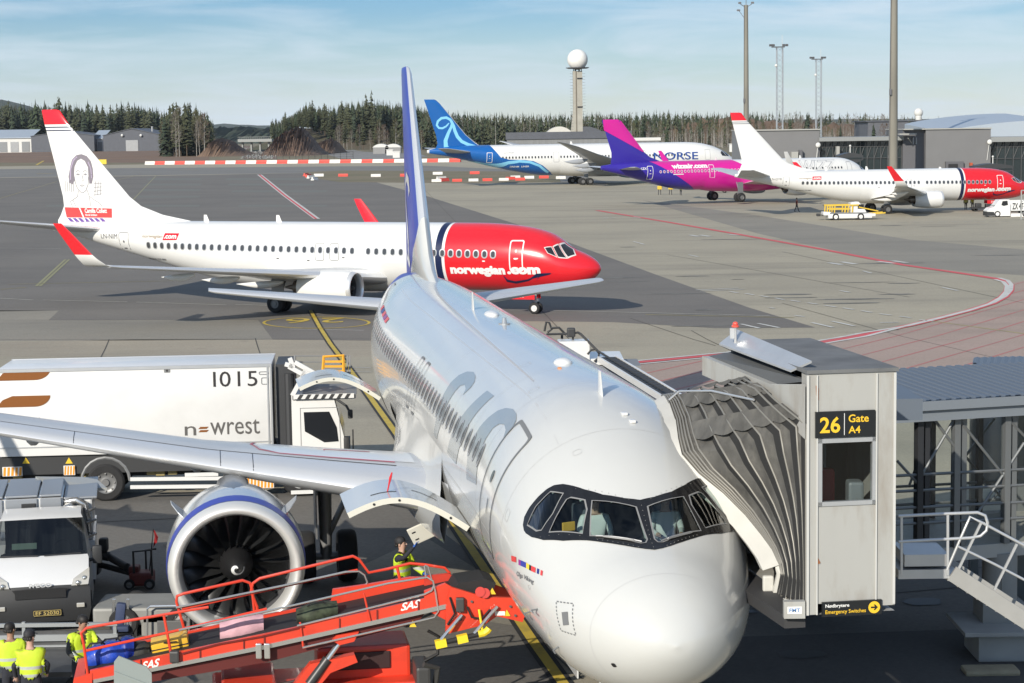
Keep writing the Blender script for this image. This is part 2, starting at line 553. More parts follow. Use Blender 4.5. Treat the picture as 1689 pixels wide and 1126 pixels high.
F_737 = Fus(
 [(0, 2.72), (.04, 2.86), (.1, 2.97), (.25, 3.14), (.5, 3.33), (1, 3.60), (1.5, 3.80), (2.0, 4.06), (2.5, 4.45), (3, 4.74), (4, 5.04), (5, 5.20), (6, 5.29), (7.5, 5.35), (30, 5.36), (34, 5.33), (37, 5.22), (38.0, 5.08)],
 [(0, 2.72), (.04, 2.58), (.1, 2.47), (.25, 2.30), (.5, 2.10), (1, 1.83), (1.5, 1.66), (2, 1.55), (3, 1.43), (4, 1.37), (6, 1.34), (22, 1.35), (24, 1.50), (26, 1.85), (28, 2.30), (30, 2.80), (32, 3.30), (34, 3.80), (36, 4.30), (38, 4.72)],
 [(0, 0), (.04, .18), (.1, .30), (.25, .49), (.5, .72), (1, 1.04), (1.5, 1.27), (2, 1.45), (3, 1.68), (4, 1.80), (5, 1.86), (6, 1.88), (25, 1.88), (27, 1.78), (29, 1.55), (31, 1.28), (33, .98), (35, .66), (37, .36), (38, .15)], 0.52)
F_787 = Fus(
 [(0, 3.9), (.08, 4.15), (.2, 4.42), (.5, 4.78), (1, 5.22), (1.5, 5.57), (2, 5.90), (3, 6.48), (4, 6.93), (5, 7.28), (7, 7.74), (9, 7.95), (11, 8.0), (48, 8.0), (55, 7.95), (60, 7.6), (62, 7.2)],
 [(0, 3.9), (.08, 3.62), (.2, 3.38), (.5, 3.04), (1, 2.70), (2, 2.30), (3, 2.10), (5, 1.95), (7, 1.94), (38, 1.95), (42, 2.3), (46, 3.0), (50, 4.0), (54, 5.0), (58, 5.9), (62, 6.6)],
 [(0, 0), (.08, .38), (.2, .62), (.5, .98), (1, 1.38), (2, 1.92), (3, 2.27), (4, 2.5), (6, 2.8), (8, 2.88), (44, 2.88), (48, 2.65), (52, 2.1), (56, 1.4), (60, .65), (62, .2)], 0.52)
# ------------------------------------------------------------------ aircraft parts
def place_aircraft(o, x0, y0, yaw, z0):
 # local +x is aft, +y starboard, +z up
 o.location = (x0, y0, z0); o.rotation_euler = (0, 0, yaw)

def YS(p): return (p[0], p[1], p[2])

def fuselage_mesh(F, name, mats, parent, region=None, planes=(), xs_extra=(), nth=64, skip=None, dx=0.8, x_end=None):
 L = F.L
 xs = [0.0, .006, .015, .03, .05, .08, .12, .17, .23, .3, .4, .5, .62, .75, .9, 1.05, 1.2, 1.35, 1.5, 1.65, 1.8, 1.95, 2.1, 2.25, 2.4, 2.55, 2.7, 2.85, 3.0, 3.2, 3.4, 3.7, 4.0, 4.4, 4.8, 5.3, 5.8, 6.4, 7.0]
 x = 7.0 + dx
 while x < L - 0.3: xs.append(x); x += dx
 xs += [L]
 xs = sorted(set(xs) | set(xs_extra))
 V, Fc = [], []
 for x in xs:
  for k in range(nth): V.append(YS(F.P(x, 2 * math.pi * k / nth)))
 n = nth
 for i in range(len(xs) - 1):
  for k in range(n):
   if skip and skip((xs[i] + xs[i + 1]) / 2, 2 * math.pi * (k + .5) / n): continue
   Fc.append((i * n + k, i * n + (k + 1) % n, (i + 1) * n + (k + 1) % n, (i + 1) * n + k))
 Fc.append(tuple((len(xs) - 1) * n + k for k in range(n)))
 me = bpy.data.meshes.new(name); me.from_pydata(V, [], Fc)
 bm = bmesh.new(); bm.from_mesh(me)
 bmesh.ops.remove_doubles(bm, verts=bm.verts, dist=1e-5)
 for co, no in planes:
  bmesh.ops.bisect_plane(bm, geom=bm.verts[:] + bm.edges[:] + bm.faces[:], dist=1e-5, plane_co=co, plane_no=no)
 bmesh.ops.recalc_face_normals(bm, faces=bm.faces)
 if region:
  for f in bm.faces:
   c = f.calc_center_median(); f.material_index = region(c.x, c.y, c.z)
 bm.to_mesh(me); bm.free()
 for m in mats: me.materials.append(m)
 me.polygons.foreach_set('use_smooth', [True] * len(me.polygons)); me.set_sharp_from_angle(angle=R(50))
 o = bpy.data.objects.new(name, me); COL.objects.link(o); o.parent = parent
 return o

def airfoil(n=11, camber=0.02):
 c = [0.5 * (1 - math.cos(math.pi * i / n)) for i in range(n + 1)]
 def yt(x): return 5 * (.2969 * math.sqrt(x) - .126 * x - .3516 * x ** 2 + .2843 * x ** 3 - .1036 * x ** 4)
 def yc(x): return camber * 4 * x * (1 - x)
 return c, yt, yc

def surf_mesh(name, secs, mats, parent, vertical=False, side=1, camber=0.02, le=0.0, te=1.0, ncut=(), zband=None, n=12):
 # secs: (span, x_le, height, chord, thickness, incidence_deg); span is starboard distance (or height when vertical)
 cs, yt, yc = airfoil(n, 0.0 if vertical else camber)
 cs = sorted(set(cs) | {c for c in (le, te) if 0 < c < 1} | set(ncut))
 loop = [(c, 1) for c in cs] + [(c, -1) for c in reversed(cs[1:-1])]
 rings = []
 for (sp, xl, h, ch, tk, inc) in secs:
  r = []
  for c, sg in loop:
   t = yt(c) * tk * ch * sg + yc(c) * ch
   x = xl + c * ch; z = t
   if inc:
    a = R(inc); dx = (c - .3) * ch
    x = xl + .3 * ch + dx * math.cos(a) + z * math.sin(a); z = -dx * math.sin(a) + z * math.cos(a)
   r.append((x, z + h, sp) if vertical else (x, side * sp, h + z))
  rings.append(r)
 mb = MB(); N = len(loop); nc = len(cs)
 mb.v = [p for r in rings for p in r]
 for i in range(len(rings) - 1):
  for k in range(N):
   k2 = (k + 1) % N
   mb.f.append([i * N + k, i * N + k2, (i + 1) * N + k2, (i + 1) * N + k])
   cm = (loop[k][0] + loop[k2][0]) / 2
   mi = 0
   if zband: mi = zband((secs[i][0] + secs[i + 1][0]) / 2)
   if cm < le: mi = 1
   elif cm > te: mi = 2 if len(mats) > 2 and not zband else mi
   mb.mi.append(mi)
 for i in (0, len(rings) - 1):
  mb.f.append([i * N + k for k in range(N)]); mb.mi.append(zband(secs[i][0]) if zband else 0)
 return mb.build(name, mats, parent, smooth=40)

def lerp_secs(secs, sp):
 for a, b in zip(secs, secs[1:]):
  if a[0] <= sp <= b[0]:
   t = (sp - a[0]) / (b[0] - a[0]); return [a[i] + (b[i] - a[i]) * t for i in range(6)]
 return list(secs[0] if sp < secs[0][0] else secs[-1])

def fin_skin(secs, off=0.012, sg=1):
 cs, yt, yc = airfoil()
 def f(x, z):
  s = lerp_secs(secs, z); c = min(max((x - s[1]) / s[3], 0.002), 0.998)
  return (x, sg * (yt(c) * s[4] * s[3] + off), z)
 return f

def wing_top(secs, off=0.01, side=1, camber=0.02):
 cs, yt, yc = airfoil()
 def f(c, sp):  # chord fraction, span
  s = lerp_secs(secs, sp); t = (yt(c) * s[4] + yc(c) * 1) * s[3] + off
  if not camber: t = yt(c) * s[4] * s[3] + off
  a = R(s[5]); dx = (c - .3) * s[3]
  return (s[1] + .3 * s[3] + dx * math.cos(a) + t * math.sin(a), side * sp, s[2] - dx * math.sin(a) + t * math.cos(a))
 return f

def nacelle(parent, x0, ys, zc, rl, rmax, length, r_fan, M, nblade=18, swirl=True, exh=0.55, blade_detail=True, ring=None, flat=0.0, name='engine'):
 e = empty(name, (x0, ys, zc)); e.parent = parent
 # cowl outside
 mb = MB()
 lip = [(.45, r_fan * .985), (.28, r_fan * .99), (.14, r_fan * 1.01), (.06, r_fan * 1.04), (.015, r_fan * 1.075), (0, r_fan * 1.115), (.015, r_fan * 1.155), (.06, r_fan * 1.19), (.14, r_fan * 1.22), (.26, r_fan * 1.245)]
 outer = [(.26, r_fan * 1.245), (.5, rl + (rmax - rl) * .55), (.8, rl + (rmax - rl) * .8), (1.2, rmax * .995), (length * .42, rmax), (length * .6, rmax * .975), (length * .78, rmax * .92), (length * .9, rmax * .85), (length, rmax * .78), (length, rmax * .74), (length * .8, rmax * .72)]
 mb.lathe(lip, n=56, m=1); mb.lathe(outer, n=56, m=0)
 nac = mb.build('nacelle', [M['cowl'], M['lip']], e, smooth=60, weld=1e-4)
 if flat: pass
 if ring:
  mb = MB(); a, b = ring
  def rr(x):
   pts = outer
   for (x1, r1), (x2, r2) in zip(pts, pts[1:]):
    if x1 <= x <= x2: return r1 + (r2 - r1) * (x - x1) / (x2 - x1)
   return pts[0][1]
  mb.lathe([(a + (b - a) * i / 4, rr(a + (b - a) * i / 4) + .006) for i in range(5)], n=56)
  mb.build('cowl_stripe', M['ring'], nac, smooth=60)
 mb = MB()
 mb.lathe([(.45, r_fan * .985), (.7, r_fan * .985), (1.3, r_fan * .98)], n=40)
 mb.build('inlet_duct', M['duct'], e, smooth=60)
 # fan
 mb = MB(); hub = r_fan * .31
 for k in range(nblade):
  a0 = 2 * math.pi * k / nblade; rows = []
  for i in range(7 if blade_detail else 3):
   s = i / (6 if blade_detail else 2); r = hub * .9 + (r_fan * .97 - hub * .9) * s
   sw = a0 + .42 * s - .50 * s * s * .6
   tw = R(28 + 34 * s); wd = (.20 + .10 * s) * r_fan / 1.0
   da = wd * math.sin(tw) / r; dxx = wd * math.cos(tw)
   q = []
   for u in (-.5, 0, .5):
    ang = sw + da * u; bow = .03 * r_fan * (1 - 4 * u * u)
    q.append((.62 + dxx * (u + .5) + bow, r * math.cos(ang), r * math.sin(ang)))
   rows.append(q)
  mb.loft(rows, False)
 mb.lathe([(.95, hub), (.95, r_fan * .98)], n=40)
 mb.build('fan', [M['fan']], e, smooth=60)
 mb = MB()
 prof = [(.22 + .45 * (1 - math.cos(R(90) * i / 8)) , hub * math.sin(R(90) * i / 8)) for i in range(9)]
 prof = [(.16 + .50 * t ** 1.7, hub * t) for t in [i / 9 for i in range(10)]]
 mb.lathe(prof + [(.9, hub)], n=28)
 spn = mb.build('spinner', M['spin'], e, smooth=60)
 if swirl:
  pts = []
  for i in range(26):
   t = i / 25; a = R(40 + 330 * t); rr_ = hub * (.08 + .36 * t)
   pts.append((rr_ * math.cos(a), rr_ * math.sin(a)))
  ws = [hub * .04 + hub * .14 * math.sin(math.pi * min(1, i / 25 * 1.05)) for i in range(26)]
  V, Fx = stroke2d(pts, ws)
  def sk(u, v):
   t = math.hypot(u, v) / hub; return (.16 + .50 * t ** 1.7 - .008, -u, v)
  raw_mesh('spinner_swirl', [sk(*p) for p in V], Fx, M['white'], spn)
 mb = MB()
 mb.lathe([(length * .8, rmax * .70), (length * .8, rmax * .5), (length, rmax * .47), (length * 1.14, rmax * .36), (length * 1.14, rmax * .30), (length * 1.05, rmax * .26), (length * 1.32, rmax * .05)], n=28)
 mb.build('exhaust', M['exhaust'], e, smooth=40)
 return e

def wheel(parent, loc, r, w, M, rim=.5, n=24, name='wheel'):
 mb = MB()
 prof = [(-w / 2, r * rim), (-w / 2, r * .86), (-w * .42, r * .95), (-w * .25, r), (0, r), (w * .25, r), (w * .42, r * .95), (w / 2, r * .86), (w / 2, r * rim)]
 mb.lathe(prof, loc, (0, 1, 0), n)
 t = mb.build(name, M['tyre'], parent, smooth=45)
 mb = MB()
 for s in (-1, 1):
  mb.lathe([(s * w * .46, r * rim * 1.02), (s * w * .36, r * rim * .9), (s * w * .36, r * rim * .5), (s * w * .46, r * rim * .42), (s * w * .46, 0.001)], loc, (0, 1, 0), n)
 mb.build('rim', M['rim'], t, smooth=30)
 return t

def window_part(F, x, z, w, h, M, parent, frame=0.035, sg=1, off=0.012, nm='cabin_window', mx=None):
 fn = F.side(off, sg); fn2 = F.side(off + .004, sg); o_ = rrect(x, z, w + 2 * frame, h + 2 * frame, (w + 2 * frame) * .46, 3); i_ = rrect(x, z, w, h, w * .46, 3)
 V, Fc = ring2d(o_, i_)
 Vd = [YS(fn(*p)) for p in V]; b = len(Vd)
 Vd += [YS(fn(*p)) for p in i_]; Fc = Fc + [list(range(b, b + len(i_)))]
 mi = [0] * len(o_) + [1]
 me = raw_mesh(nm, Vd, Fc, [M[0], M[1]], parent, False, mi)
 return me

def door_part(F, x0, x1, z0, z1, M, parent, lw=0.06, sg=1, nm='cabin_door', handle=True, off=0.012, fill=None):
 cx, cz = (x0 + x1) / 2, (z0 + z1) / 2
 o_ = rrect(cx, cz, x1 - x0, z1 - z0, .13, 4); i_ = rrect(cx, cz, x1 - x0 - 2 * lw, z1 - z0 - 2 * lw, .09, 4)
 fn = F.side(off, sg)
 VF = chop2d(ring2d(o_, i_), None, .3)
 if handle:
  VF = merge2d(VF, poly2d(rrect(cx, cz - .15, .28, .07, .02, 1)), poly2d(rrect(cx, cz + .28, .12, .16, .05, 2)))
 mats = M if isinstance(M, list) else [M]
 return decal(nm, VF, lambda x, z: YS(fn(x, z)), mats, parent)

def text_decal(F, s, x_left, z_base, m, parent, height=None, width=None, bold=0, shear=0, sg=1, off=.014, nm='lettering', step=.4, spacing=1.0):
 VF = text2d(s, 1, bold, shear, width, height, spacing=spacing)
 VF = move2d(VF, x_left, z_base, flip=(sg > 0))
 if step: VF = chop2d(VF, None, step)
 fn = F.side(off, sg)
 return decal(nm, VF, lambda x, z: YS(fn(x, z)), m, parent)

def antenna(F, x, h, chord, m, parent, nm='blade_antenna', th=0.0):
 p = F.P(x, th); mb = MB()
 rings = []
 for t in (0, .25, .6, 1.0):
  c = chord * (1 - .5 * t); xl = x + chord * .45 * t; r = []
  for k in range(10):
   a = 2 * math.pi * k / 10
   r.append((xl + c / 2 * (1 - math.cos(a)), p[1] + .022 * (1 - .5 * t) * math.sin(a), p[2] - .02 + h * t))
  rings.append(r)
 mb.loft(rings, True, False, True)
 return mb.build(nm, m, parent, smooth=50)

def canoe(parent, x, ys, z, L, w, h, m, nm='flap_fairing', droop=0.0):
 mb = MB(); rings = []
 for i in range(9):
  t = i / 8; k = math.sin(math.pi * (0.06 + .94 * t) ** .8) if t < 1 else 0.02
  k = max(k, .03)
  rings.append([(x + L * t, ys + w / 2 * k * math.cos(2 * math.pi * j / 10), z - droop * t + h / 2 * k * math.sin(2 * math.pi * j / 10) - h * .3 * k) for j in range(10)])
 mb.loft(rings, True, False, True)
 return mb.build(nm, m, parent, smooth=60)

def belly_fairing(F, x0, x1, drop, wid, m, parent, z_top=None):
 mb = MB(); rings = []
 for i in range(15):
  t = i / 14; k = math.sin(math.pi * t) ** .6 if 0 < t < 1 else 0
  x = x0 + (x1 - x0) * t; zt, zb, w, zc = F.prm(x)
  r = []
  for j in range(17):
   a = R(100 + 160 * j / 16)
   p = F.P(x, a)
   kk = k * (abs(math.cos(a)) * .75 + .25)
   r.append((x, p[1] * (1 + wid * k * abs(math.sin(a))), p[2] - drop * kk - .01))
  rings.append(r)
 mb.loft(rings, False)
 return mb.build('belly_fairing', m, parent, smooth=60)

def main_gear(parent, x, ys, z_top, r, w, M, track=.93, nm='main_gear', bogie=0, rim=.5, tilt=0.0):
 g = empty(nm, (x, ys, 0)); g.parent = parent
 mb = MB()
 mb.tube((0, 0, r * .9), (0, 0, z_top), .13, 12, .17)
 mb.tube((0, 0, r * 1.6), (-.05, (-.9 if ys > 0 else .9), z_top + .05), .07, 8)
 mb.tube((0, -track / 2, r), (0, track / 2, r), .09, 8)
 mb.path([(.16, 0, r * 1.3), (.36, 0, r * 1.75), (.16, 0, r * 2.1)], .04)
 mb.box((-.02, .22 if ys > 0 else -.22, (r * 1.9 + z_top) / 2), (.85, .03, z_top - r * 1.9 + .1))
 mb.build('strut', M['strut'], g, smooth=40)
 xs = [0] if not bogie else [-bogie / 2, bogie / 2]
 if bogie:
  mb = MB(); mb.tube((-bogie / 2, 0, r), (bogie / 2, 0, r), .12, 8); mb.build('bogie_beam', M['strut'], g)
 for xx in xs:
  for s in (-1, 1): wheel(g, (xx, s * track / 2, r), r, w, M, rim)
 return g

def nose_gear(parent, x, z_top, r, w, M, track=.5, nm='nose_gear', doors=None, rim=.55):
 g = empty(nm, (x, 0, 0)); g.parent = parent
 mb = MB()
 mb.tube((0, 0, r * .8), (0.05, 0, z_top), .08, 10, .1); mb.tube((0, 0, r * 2), (.6, 0, z_top), .045, 8)
 mb.tube((0, -track / 2, r), (0, track / 2, r), .05, 8); mb.box((-.12, 0, r * 2.4), (.08, .3, .16))
 mb.build('strut', M['gearwhite'], g, smooth=40)
 for s in (-1, 1): wheel(g, (0, s * track / 2, r), r, w, M, rim)
 if doors is not None:
  for s in (-1, 1):
   mb = MB(); mb.box((doors[0], s * .48, doors[1]), (doors[2], .03, doors[3]), None, .012)
   d = mb.build('gear_door', doors[4], g)
   if len(doors) > 5 and s > 0:
    VF = move2d(text2d(doors[5], bold=.02, height=.22), .35 + doors[0], doors[1] - .10, True)
    VF = ([(-0 + x, z) for x, z in VF[0]], VF[1])
    raw_mesh('lettering', [(p[0], s * .502, p[1]) for p in VF[0]], VF[1], M['white'], d)
 return g

def repaint(o, region, planes=()):
 me = o.data; bm = bmesh.new(); bm.from_mesh(me)
 for co, no in planes:
  bmesh.ops.bisect_plane(bm, geom=bm.verts[:] + bm.edges[:] + bm.faces[:], dist=1e-5, plane_co=co, plane_no=no)
 for f in bm.faces:
  c = f.calc_center_median(); k = region(c.x, c.y, c.z)
  if k is not None: f.material_index = k
 bm.to_mesh(me); bm.free(); me.update()
 return o

def inside2d(x, y, poly):
 c = False; j = len(poly) - 1
 for i in range(len(poly)):
  xi, yi = poly[i]; xj, yj = poly[j]
  if (yi > y) != (yj > y) and x < (xj - xi) * (y - yi) / (yj - yi) + xi: c = not c
  j = i
 return c

def poly_planes(poly):  # vertical cutting planes along the edges of an (x, z) polygon
 out = []
 for i in range(len(poly)):
  a, b = poly[i], poly[(i + 1) % len(poly)]
  d = Vector((b[0] - a[0], 0, b[1] - a[1]))
  if d.length > 1e-6: out.append(((a[0], 0, a[1]), Vector((-d.z, 0, d.x)).normalized()))
 return out

def skin_theta(F, VF, off, nm, m, parent, dx=.5, dt=.07, sg=1):   # (x, z) outline, cut finely in (x, theta)
 V, Fc = VF
 out = []
 for x, z in V:
  z = min(max(z, F.bot(x) + .004), F.top(x) - .004); out.append((x, F.th(x, z)))
 VF2 = chop2d((out, Fc), dx, dt); s = F.skin(off)
 return decal(nm, VF2, lambda x, t: s(x, sg * t), m, parent)
# ------------------------------------------------------------------ the apron
def ground_mat(name, col, col2, s1=.06, s2=.9, streak=0.25, rough=.9, stain=(.05, .05, .05), stain_amt=.35):
 k_ = 1.42; col, col2, stain = (tuple(v * k_ for v in c) for c in (col, col2, stain))
 m = bpy.data.materials.new(name); m.use_nodes = True
 n, l = m.node_tree.nodes, m.node_tree.links; b = n['Principled BSDF']
 b.inputs['Roughness'].default_value = rough; b.inputs['Specular IOR Level'].default_value = .3
 tc = n.new('ShaderNodeTexCoord')
 def noise(scale, stretch, det=6, ro=.6):
  mp = n.new('ShaderNodeMapping'); mp.inputs['Scale'].default_value = stretch; mp.inputs['Rotation'].default_value = (0, 0, R(12))
  no = n.new('ShaderNodeTexNoise'); no.inputs['Scale'].default_value = scale; no.inputs['Detail'].default_value = det; no.inputs['Roughness'].default_value = ro
  l.new(tc.outputs['Object'], mp.inputs['Vector']); l.new(mp.outputs['Vector'], no.inputs['Vector']); return no.outputs['Fac']
 def rng(src, a, b_, c, d):
  r = n.new('ShaderNodeMapRange'); r.inputs['From Min'].default_value = a; r.inputs['From Max'].default_value = b_
  r.inputs['To Min'].default_value = c; r.inputs['To Max'].default_value = d; l.new(src, r.inputs['Value']); return r.outputs['Result']
 def mixc(fac, c1, c2, typ='MIX'):
  x = n.new('ShaderNodeMixRGB'); x.blend_type = typ
  for s, c in (('Color1', c1), ('Color2', c2)):
   if isinstance(c, tuple): x.inputs[s].default_value = (*c, 1)
   else: l.new(c, x.inputs[s])
  if isinstance(fac, float): x.inputs['Fac'].default_value = fac
  else: l.new(fac, x.inputs['Fac'])
  return x.outputs['Color']
 c = mixc(rng(noise(s1, (1, 1, 1)), .35, .65, 0, 1), col, col2)
 c = mixc(rng(noise(.16, (.18, 1, 1), 5), .52, .75, 0, streak), c, stain)  # long rubber and oil streaks
 c = mixc(rng(noise(.45, (1, 1, 1), 8, .7), .60, .78, 0, stain_amt), c, stain)
 g = n.new('ShaderNodeVectorMath'); g.operation = 'SCALE'; l.new(c, g.inputs[0]); l.new(rng(noise(9.0, (1, 1, 1), 3, .8), .3, .7, .86, 1.14), g.inputs['Scale'])
 l.new(g.outputs['Vector'], b.inputs['Base Color'])
 bp = n.new('ShaderNodeBump'); bp.inputs['Strength'].default_value = .35; bp.inputs['Distance'].default_value = .01
 l.new(noise(60.0, (1, 1, 1), 2), bp.inputs['Height']); l.new(bp.outputs['Normal'], b.inputs['Normal'])
 MATS[name] = m
 return m

conc = ground_mat('apron_concrete', (.262, .237, .182), (.222, .202, .158), .05, .9, .35)
conc_warm = ground_mat('apron_concrete_warm', (.255, .225, .175), (.215, .192, .152), .09)
conc_grey = ground_mat('apron_concrete_grey', (.185, .172, .145), (.16, .15, .128), .07)
asph = ground_mat('apron_asphalt', (.126, .117, .105), (.106, .099, .09), .06, streak=.2, stain=(.04, .04, .042))
asph_mid = ground_mat('apron_asphalt_mid', (.15, .146, .136), (.128, .125, .118), .06, streak=.3)
asph_dark = ground_mat('apron_asphalt_dark', (.062, .060, .058), (.050, .049, .048), .2, streak=.1, stain=(.02, .02, .02))
asph_stand = ground_mat('stand_asphalt', (.112, .106, .096), (.093, .088, .081), .12, streak=.2, stain=(.03, .03, .03))
red_conc = ground_mat('apron_red_concrete', (.27, .205, .175), (.235, .185, .155), .12, streak=.3)
soil = ground_mat('bare_soil', (.16, .105, .07), (.11, .075, .055), .03, streak=.4, stain=(.07, .06, .045), stain_amt=.5)
drygrass = ground_mat('dry_grass_soil', (.15, .125, .085), (.11, .10, .06), .04, stain=(.08, .09, .045), stain_amt=.6)

def drape(VF2, name, m, lift, kind='structure', parent=None):
 VF2 = chop2d(VF2, None, None, (), (Y_A, Y_B))
 return tag(raw_mesh(name, [(x, y, gz(y) + lift) for x, y in VF2[0]], VF2[1], m, parent), kind=kind)

def gpx(*pts):
 return [tuple(G(*p)[:2]) for p in pts]

_y = [-80, Y_A, Y_B, 400, 1200, 4000, 14000]; _x = [-9000, -1500, -300, -80, 0, 80, 300, 1500, 9000]
mb = MB()
for j in range(len(_y) - 1):
 for i in range(len(_x) - 1):
  mb.quad(*[(x, y, gz(y)) for x, y in ((_x[i], _y[j]), (_x[i + 1], _y[j]), (_x[i + 1], _y[j + 1]), (_x[i], _y[j + 1]))])
tag(mb.build('ground', conc, weld=1e-3), kind='structure')

P = poly2d
Lv = lambda k: .005 * k
far_line = lambda px: G(px, 272)
drape(P([(-4000, 760), (-300, 760), (300, 725), (900, 700), (4000, 1200), (4000, 12000), (-4000, 12000)]), 'meadow_ground', drygrass, Lv(1))
drape(P(gpx((-300, 268), (250, 268), (345, 266), (345, 249), (160, 246), (-300, 250))), 'soil_bank', soil, Lv(3))
drape(P(gpx((-500, 300), (240, 290), (560, 284), (700, 322), (860, 372), (950, 404), (1080, 452), (1235, 507), (1345, 540), (1180, 541), (1010, 531), (620, 527), (80, 528), (97, 512), (-500, 520))), 'asphalt_apron', asph, Lv(1))
drape(P(gpx((-500, 283), (700, 273), (930, 283), (1000, 300), (1000, 306), (620, 283), (240, 289), (-500, 300))), 'taxiway', asph_mid, Lv(2))
drape(P(gpx((500, 284), (560, 281), (920, 283), (925, 300), (760, 302), (560, 300), (505, 292))), 'grass_island', drygrass, Lv(4))
drape(P(gpx((425, 527), (465, 513), (625, 513), (625, 562), (450, 560))), 'asphalt_patch', asph, Lv(2))
drape(P(gpx((-100, 588), (615, 588), (615, 560), (220, 560), (-100, 566))), 'concrete_strip', conc_warm, Lv(1))
drape(P(gpx((-100, 512), (97, 512), (80, 528), (430, 528), (450, 560), (-100, 563))), 'concrete_bay', conc_grey, Lv(1))
drape(P(gpx((-400, 812), (640, 812), (760, 900), (830, 990), (960, 1160), (-400, 1160))), 'stand_asphalt', asph_stand, Lv(1))
drape(P(gpx((560, 950), (700, 885), (860, 985), (900, 1040), (700, 1010))), 'sunlit_ground_patch', conc_grey, Lv(2))  # paler tone paints the sunlit gap between the gear shadows
drape(P(gpx((1180, 868), (1480, 850), (1900, 828), (2100, 1160), (1000, 1160), (1090, 980))), 'stand_asphalt', asph_stand, Lv(1))
drape(P(gpx((1180, 1052), (1900, 1028), (2100, 1200), (1000, 1200), (1100, 1060))), 'asphalt_apron', asph_dark, Lv(2))  # darker tone than the stand asphalt beside it
drape(P(gpx((1060, 330), (1250, 385), (1500, 440), (1900, 470), (1900, 430), (1500, 395), (1250, 355))), 'concrete_bay', conc_grey, Lv(1))
redpoly = gpx((1668, 466), (1760, 452), (2100, 470), (2100, 660), (900, 660), (1030, 603), (1200, 586), (1345, 568), (1500, 541), (1600, 517), (1648, 502), (1666, 487))
drape(P(redpoly), 'red_hatched_bay', red_conc, Lv(2))

yel = mat('road_yellow', (.52, .38, .05), .75, dirt=(.16, .13, .07), dirt_amt=.6, dirt_scale=2.0)
pale = mat('road_pale_line', (.42, .41, .36), .8, dirt=(.2, .19, .17), dirt_amt=.7, dirt_scale=1.2)
wht = mat('road_white', (.55, .55, .52), .8, dirt=(.25, .24, .22), dirt_amt=.6, dirt_scale=1.5)
redl = mat('road_red', (.58, .09, .10), .8, dirt=(.3, .2, .18), dirt_amt=.35, dirt_scale=1.0)
redf = mat('road_red_faded', (.42, .14, .13), .8, dirt=(.27, .21, .18), dirt_amt=.9, dirt_scale=.5)
blk = mat('road_black', (.02, .02, .02), .8)
band_m = mat('sealed_band', (.15, .152, .135), .9)
joint = mat('joint_dark', (.06, .058, .05), .9)

def line(px, w, m, k, name):
 pts = gpx(*px); dense = []
 for a, b in zip(pts, pts[1:]):
  L = math.hypot(b[0] - a[0], b[1] - a[1]); n = 1
  for i in range(n): dense.append((a[0] + (b[0] - a[0]) * i / n, a[1] + (b[1] - a[1]) * i / n))
 dense.append(pts[-1])
 return drape(stroke2d(dense, w), name, m, Lv(k))

def lines(segs, w, m, k, name):
 VF = merge2d(*[stroke2d(gpx(*s), w) for s in segs])
 return drape(VF, name, m, Lv(k))

lead = [(512, 512), (528, 541), (560, 587), (608, 652), (655, 718), (700, 790), (750, 865), (800, 940), (880, 1060), (930, 1130)]
line(lead, .40, blk, 4, 'black_line_border'); line(lead, .21, yel, 5, 'yellow_guide_line')
el = gpx(*[(522 + 87 * math.cos(2 * math.pi * i / 48), 532.5 + 9.3 * math.sin(2 * math.pi * i / 48)) for i in range(48)])
drape(stroke2d(el, .16, True), 'yellow_stand_circle', yel, Lv(5))
a_, b_ = G(455, 533), G(592, 531); ex = (b_ - a_); exn = Vector((ex.x, ex.y)).normalized(); ey = Vector((-exn.y, exn.x))
V, Fc = text2d('26', bold=.005, width=3.5, height=2.9, align='CENTER', spacing=1.25); o_ = G(521, 527.5)
drape(([(o_.x - exn.x * u - ey.x * (v - .9), o_.y - exn.y * u - ey.y * (v - .9)) for u, v in V], Fc), 'yellow_stand_number', yel, Lv(6))
lines([[(0, 492), (55, 495)], [(71, 495), (210, 498)], [(225, 498.5), (373, 503)], [(388, 502.5), (444, 504)], [(900, 512), (1270, 521)], [(0, 409), (100, 410)], [(0, 271), (14, 271)], [(0, 279), (22, 279)], [(180, 278.5), (215, 278.5)], [(10, 306), (66, 306)], [(300, 278), (345, 278)]], .18, pale, 4, 'pale_taxi_line')
lines([[(13, 469), (292, 463)], [(0, 477.5), (43, 474)], [(-20, 333), (68, 307), (94, 299)], [(190, 298), (224, 289), (266, 286.5)], [(1065, 519), (1310, 524)], [(1540, 530), (1700, 552)]], .16, mat('road_yellow_faded', (.36, .31, .13), .8, dirt=(.14, .13, .11), dirt_amt=.8), 4, 'faded_yellow_line')
lines([[(60, 472), (108, 428)], [(66, 472), (114, 428)], [(258, 289), (218, 331)], [(-4, 298), (6, 296)]], .22, mat('road_olive_line', (.26, .25, .14), .8), 4, 'olive_taxi_line')
lines([[(60, 272), (72, 265)], [(60, 286), (88, 286)], [(296, 280), (326, 280)], [(158, 270), (175, 270)]], .9, yel, 5, 'yellow_dash')
for (x0, x1, yy) in ((245, 333, 295), (240, 333, 304), (236, 332, 313), (228, 330, 324), (240, 330, 339), (78, 130, 339), (375, 520, 295), (378, 520, 304), (385, 540, 315), (395, 540, 339)):
 drape(P(gpx((x0, yy - 1.4), (x1, yy - 1.4), (x1 - 2, yy + 1.8), (x0 - 4, yy + 1.8))), 'sealed_band', band_m, Lv(3))
for dx, mm, ww in ((-2.8, wht, .4), (0, redl, .55), (2.8, wht, .35)):
 line([(428 + dx, 288), (470 + dx, 322), (523 + dx, 361)], ww, mm, 6 if mm is redl else (5 if dx < 0 else 7), 'red_white_line')
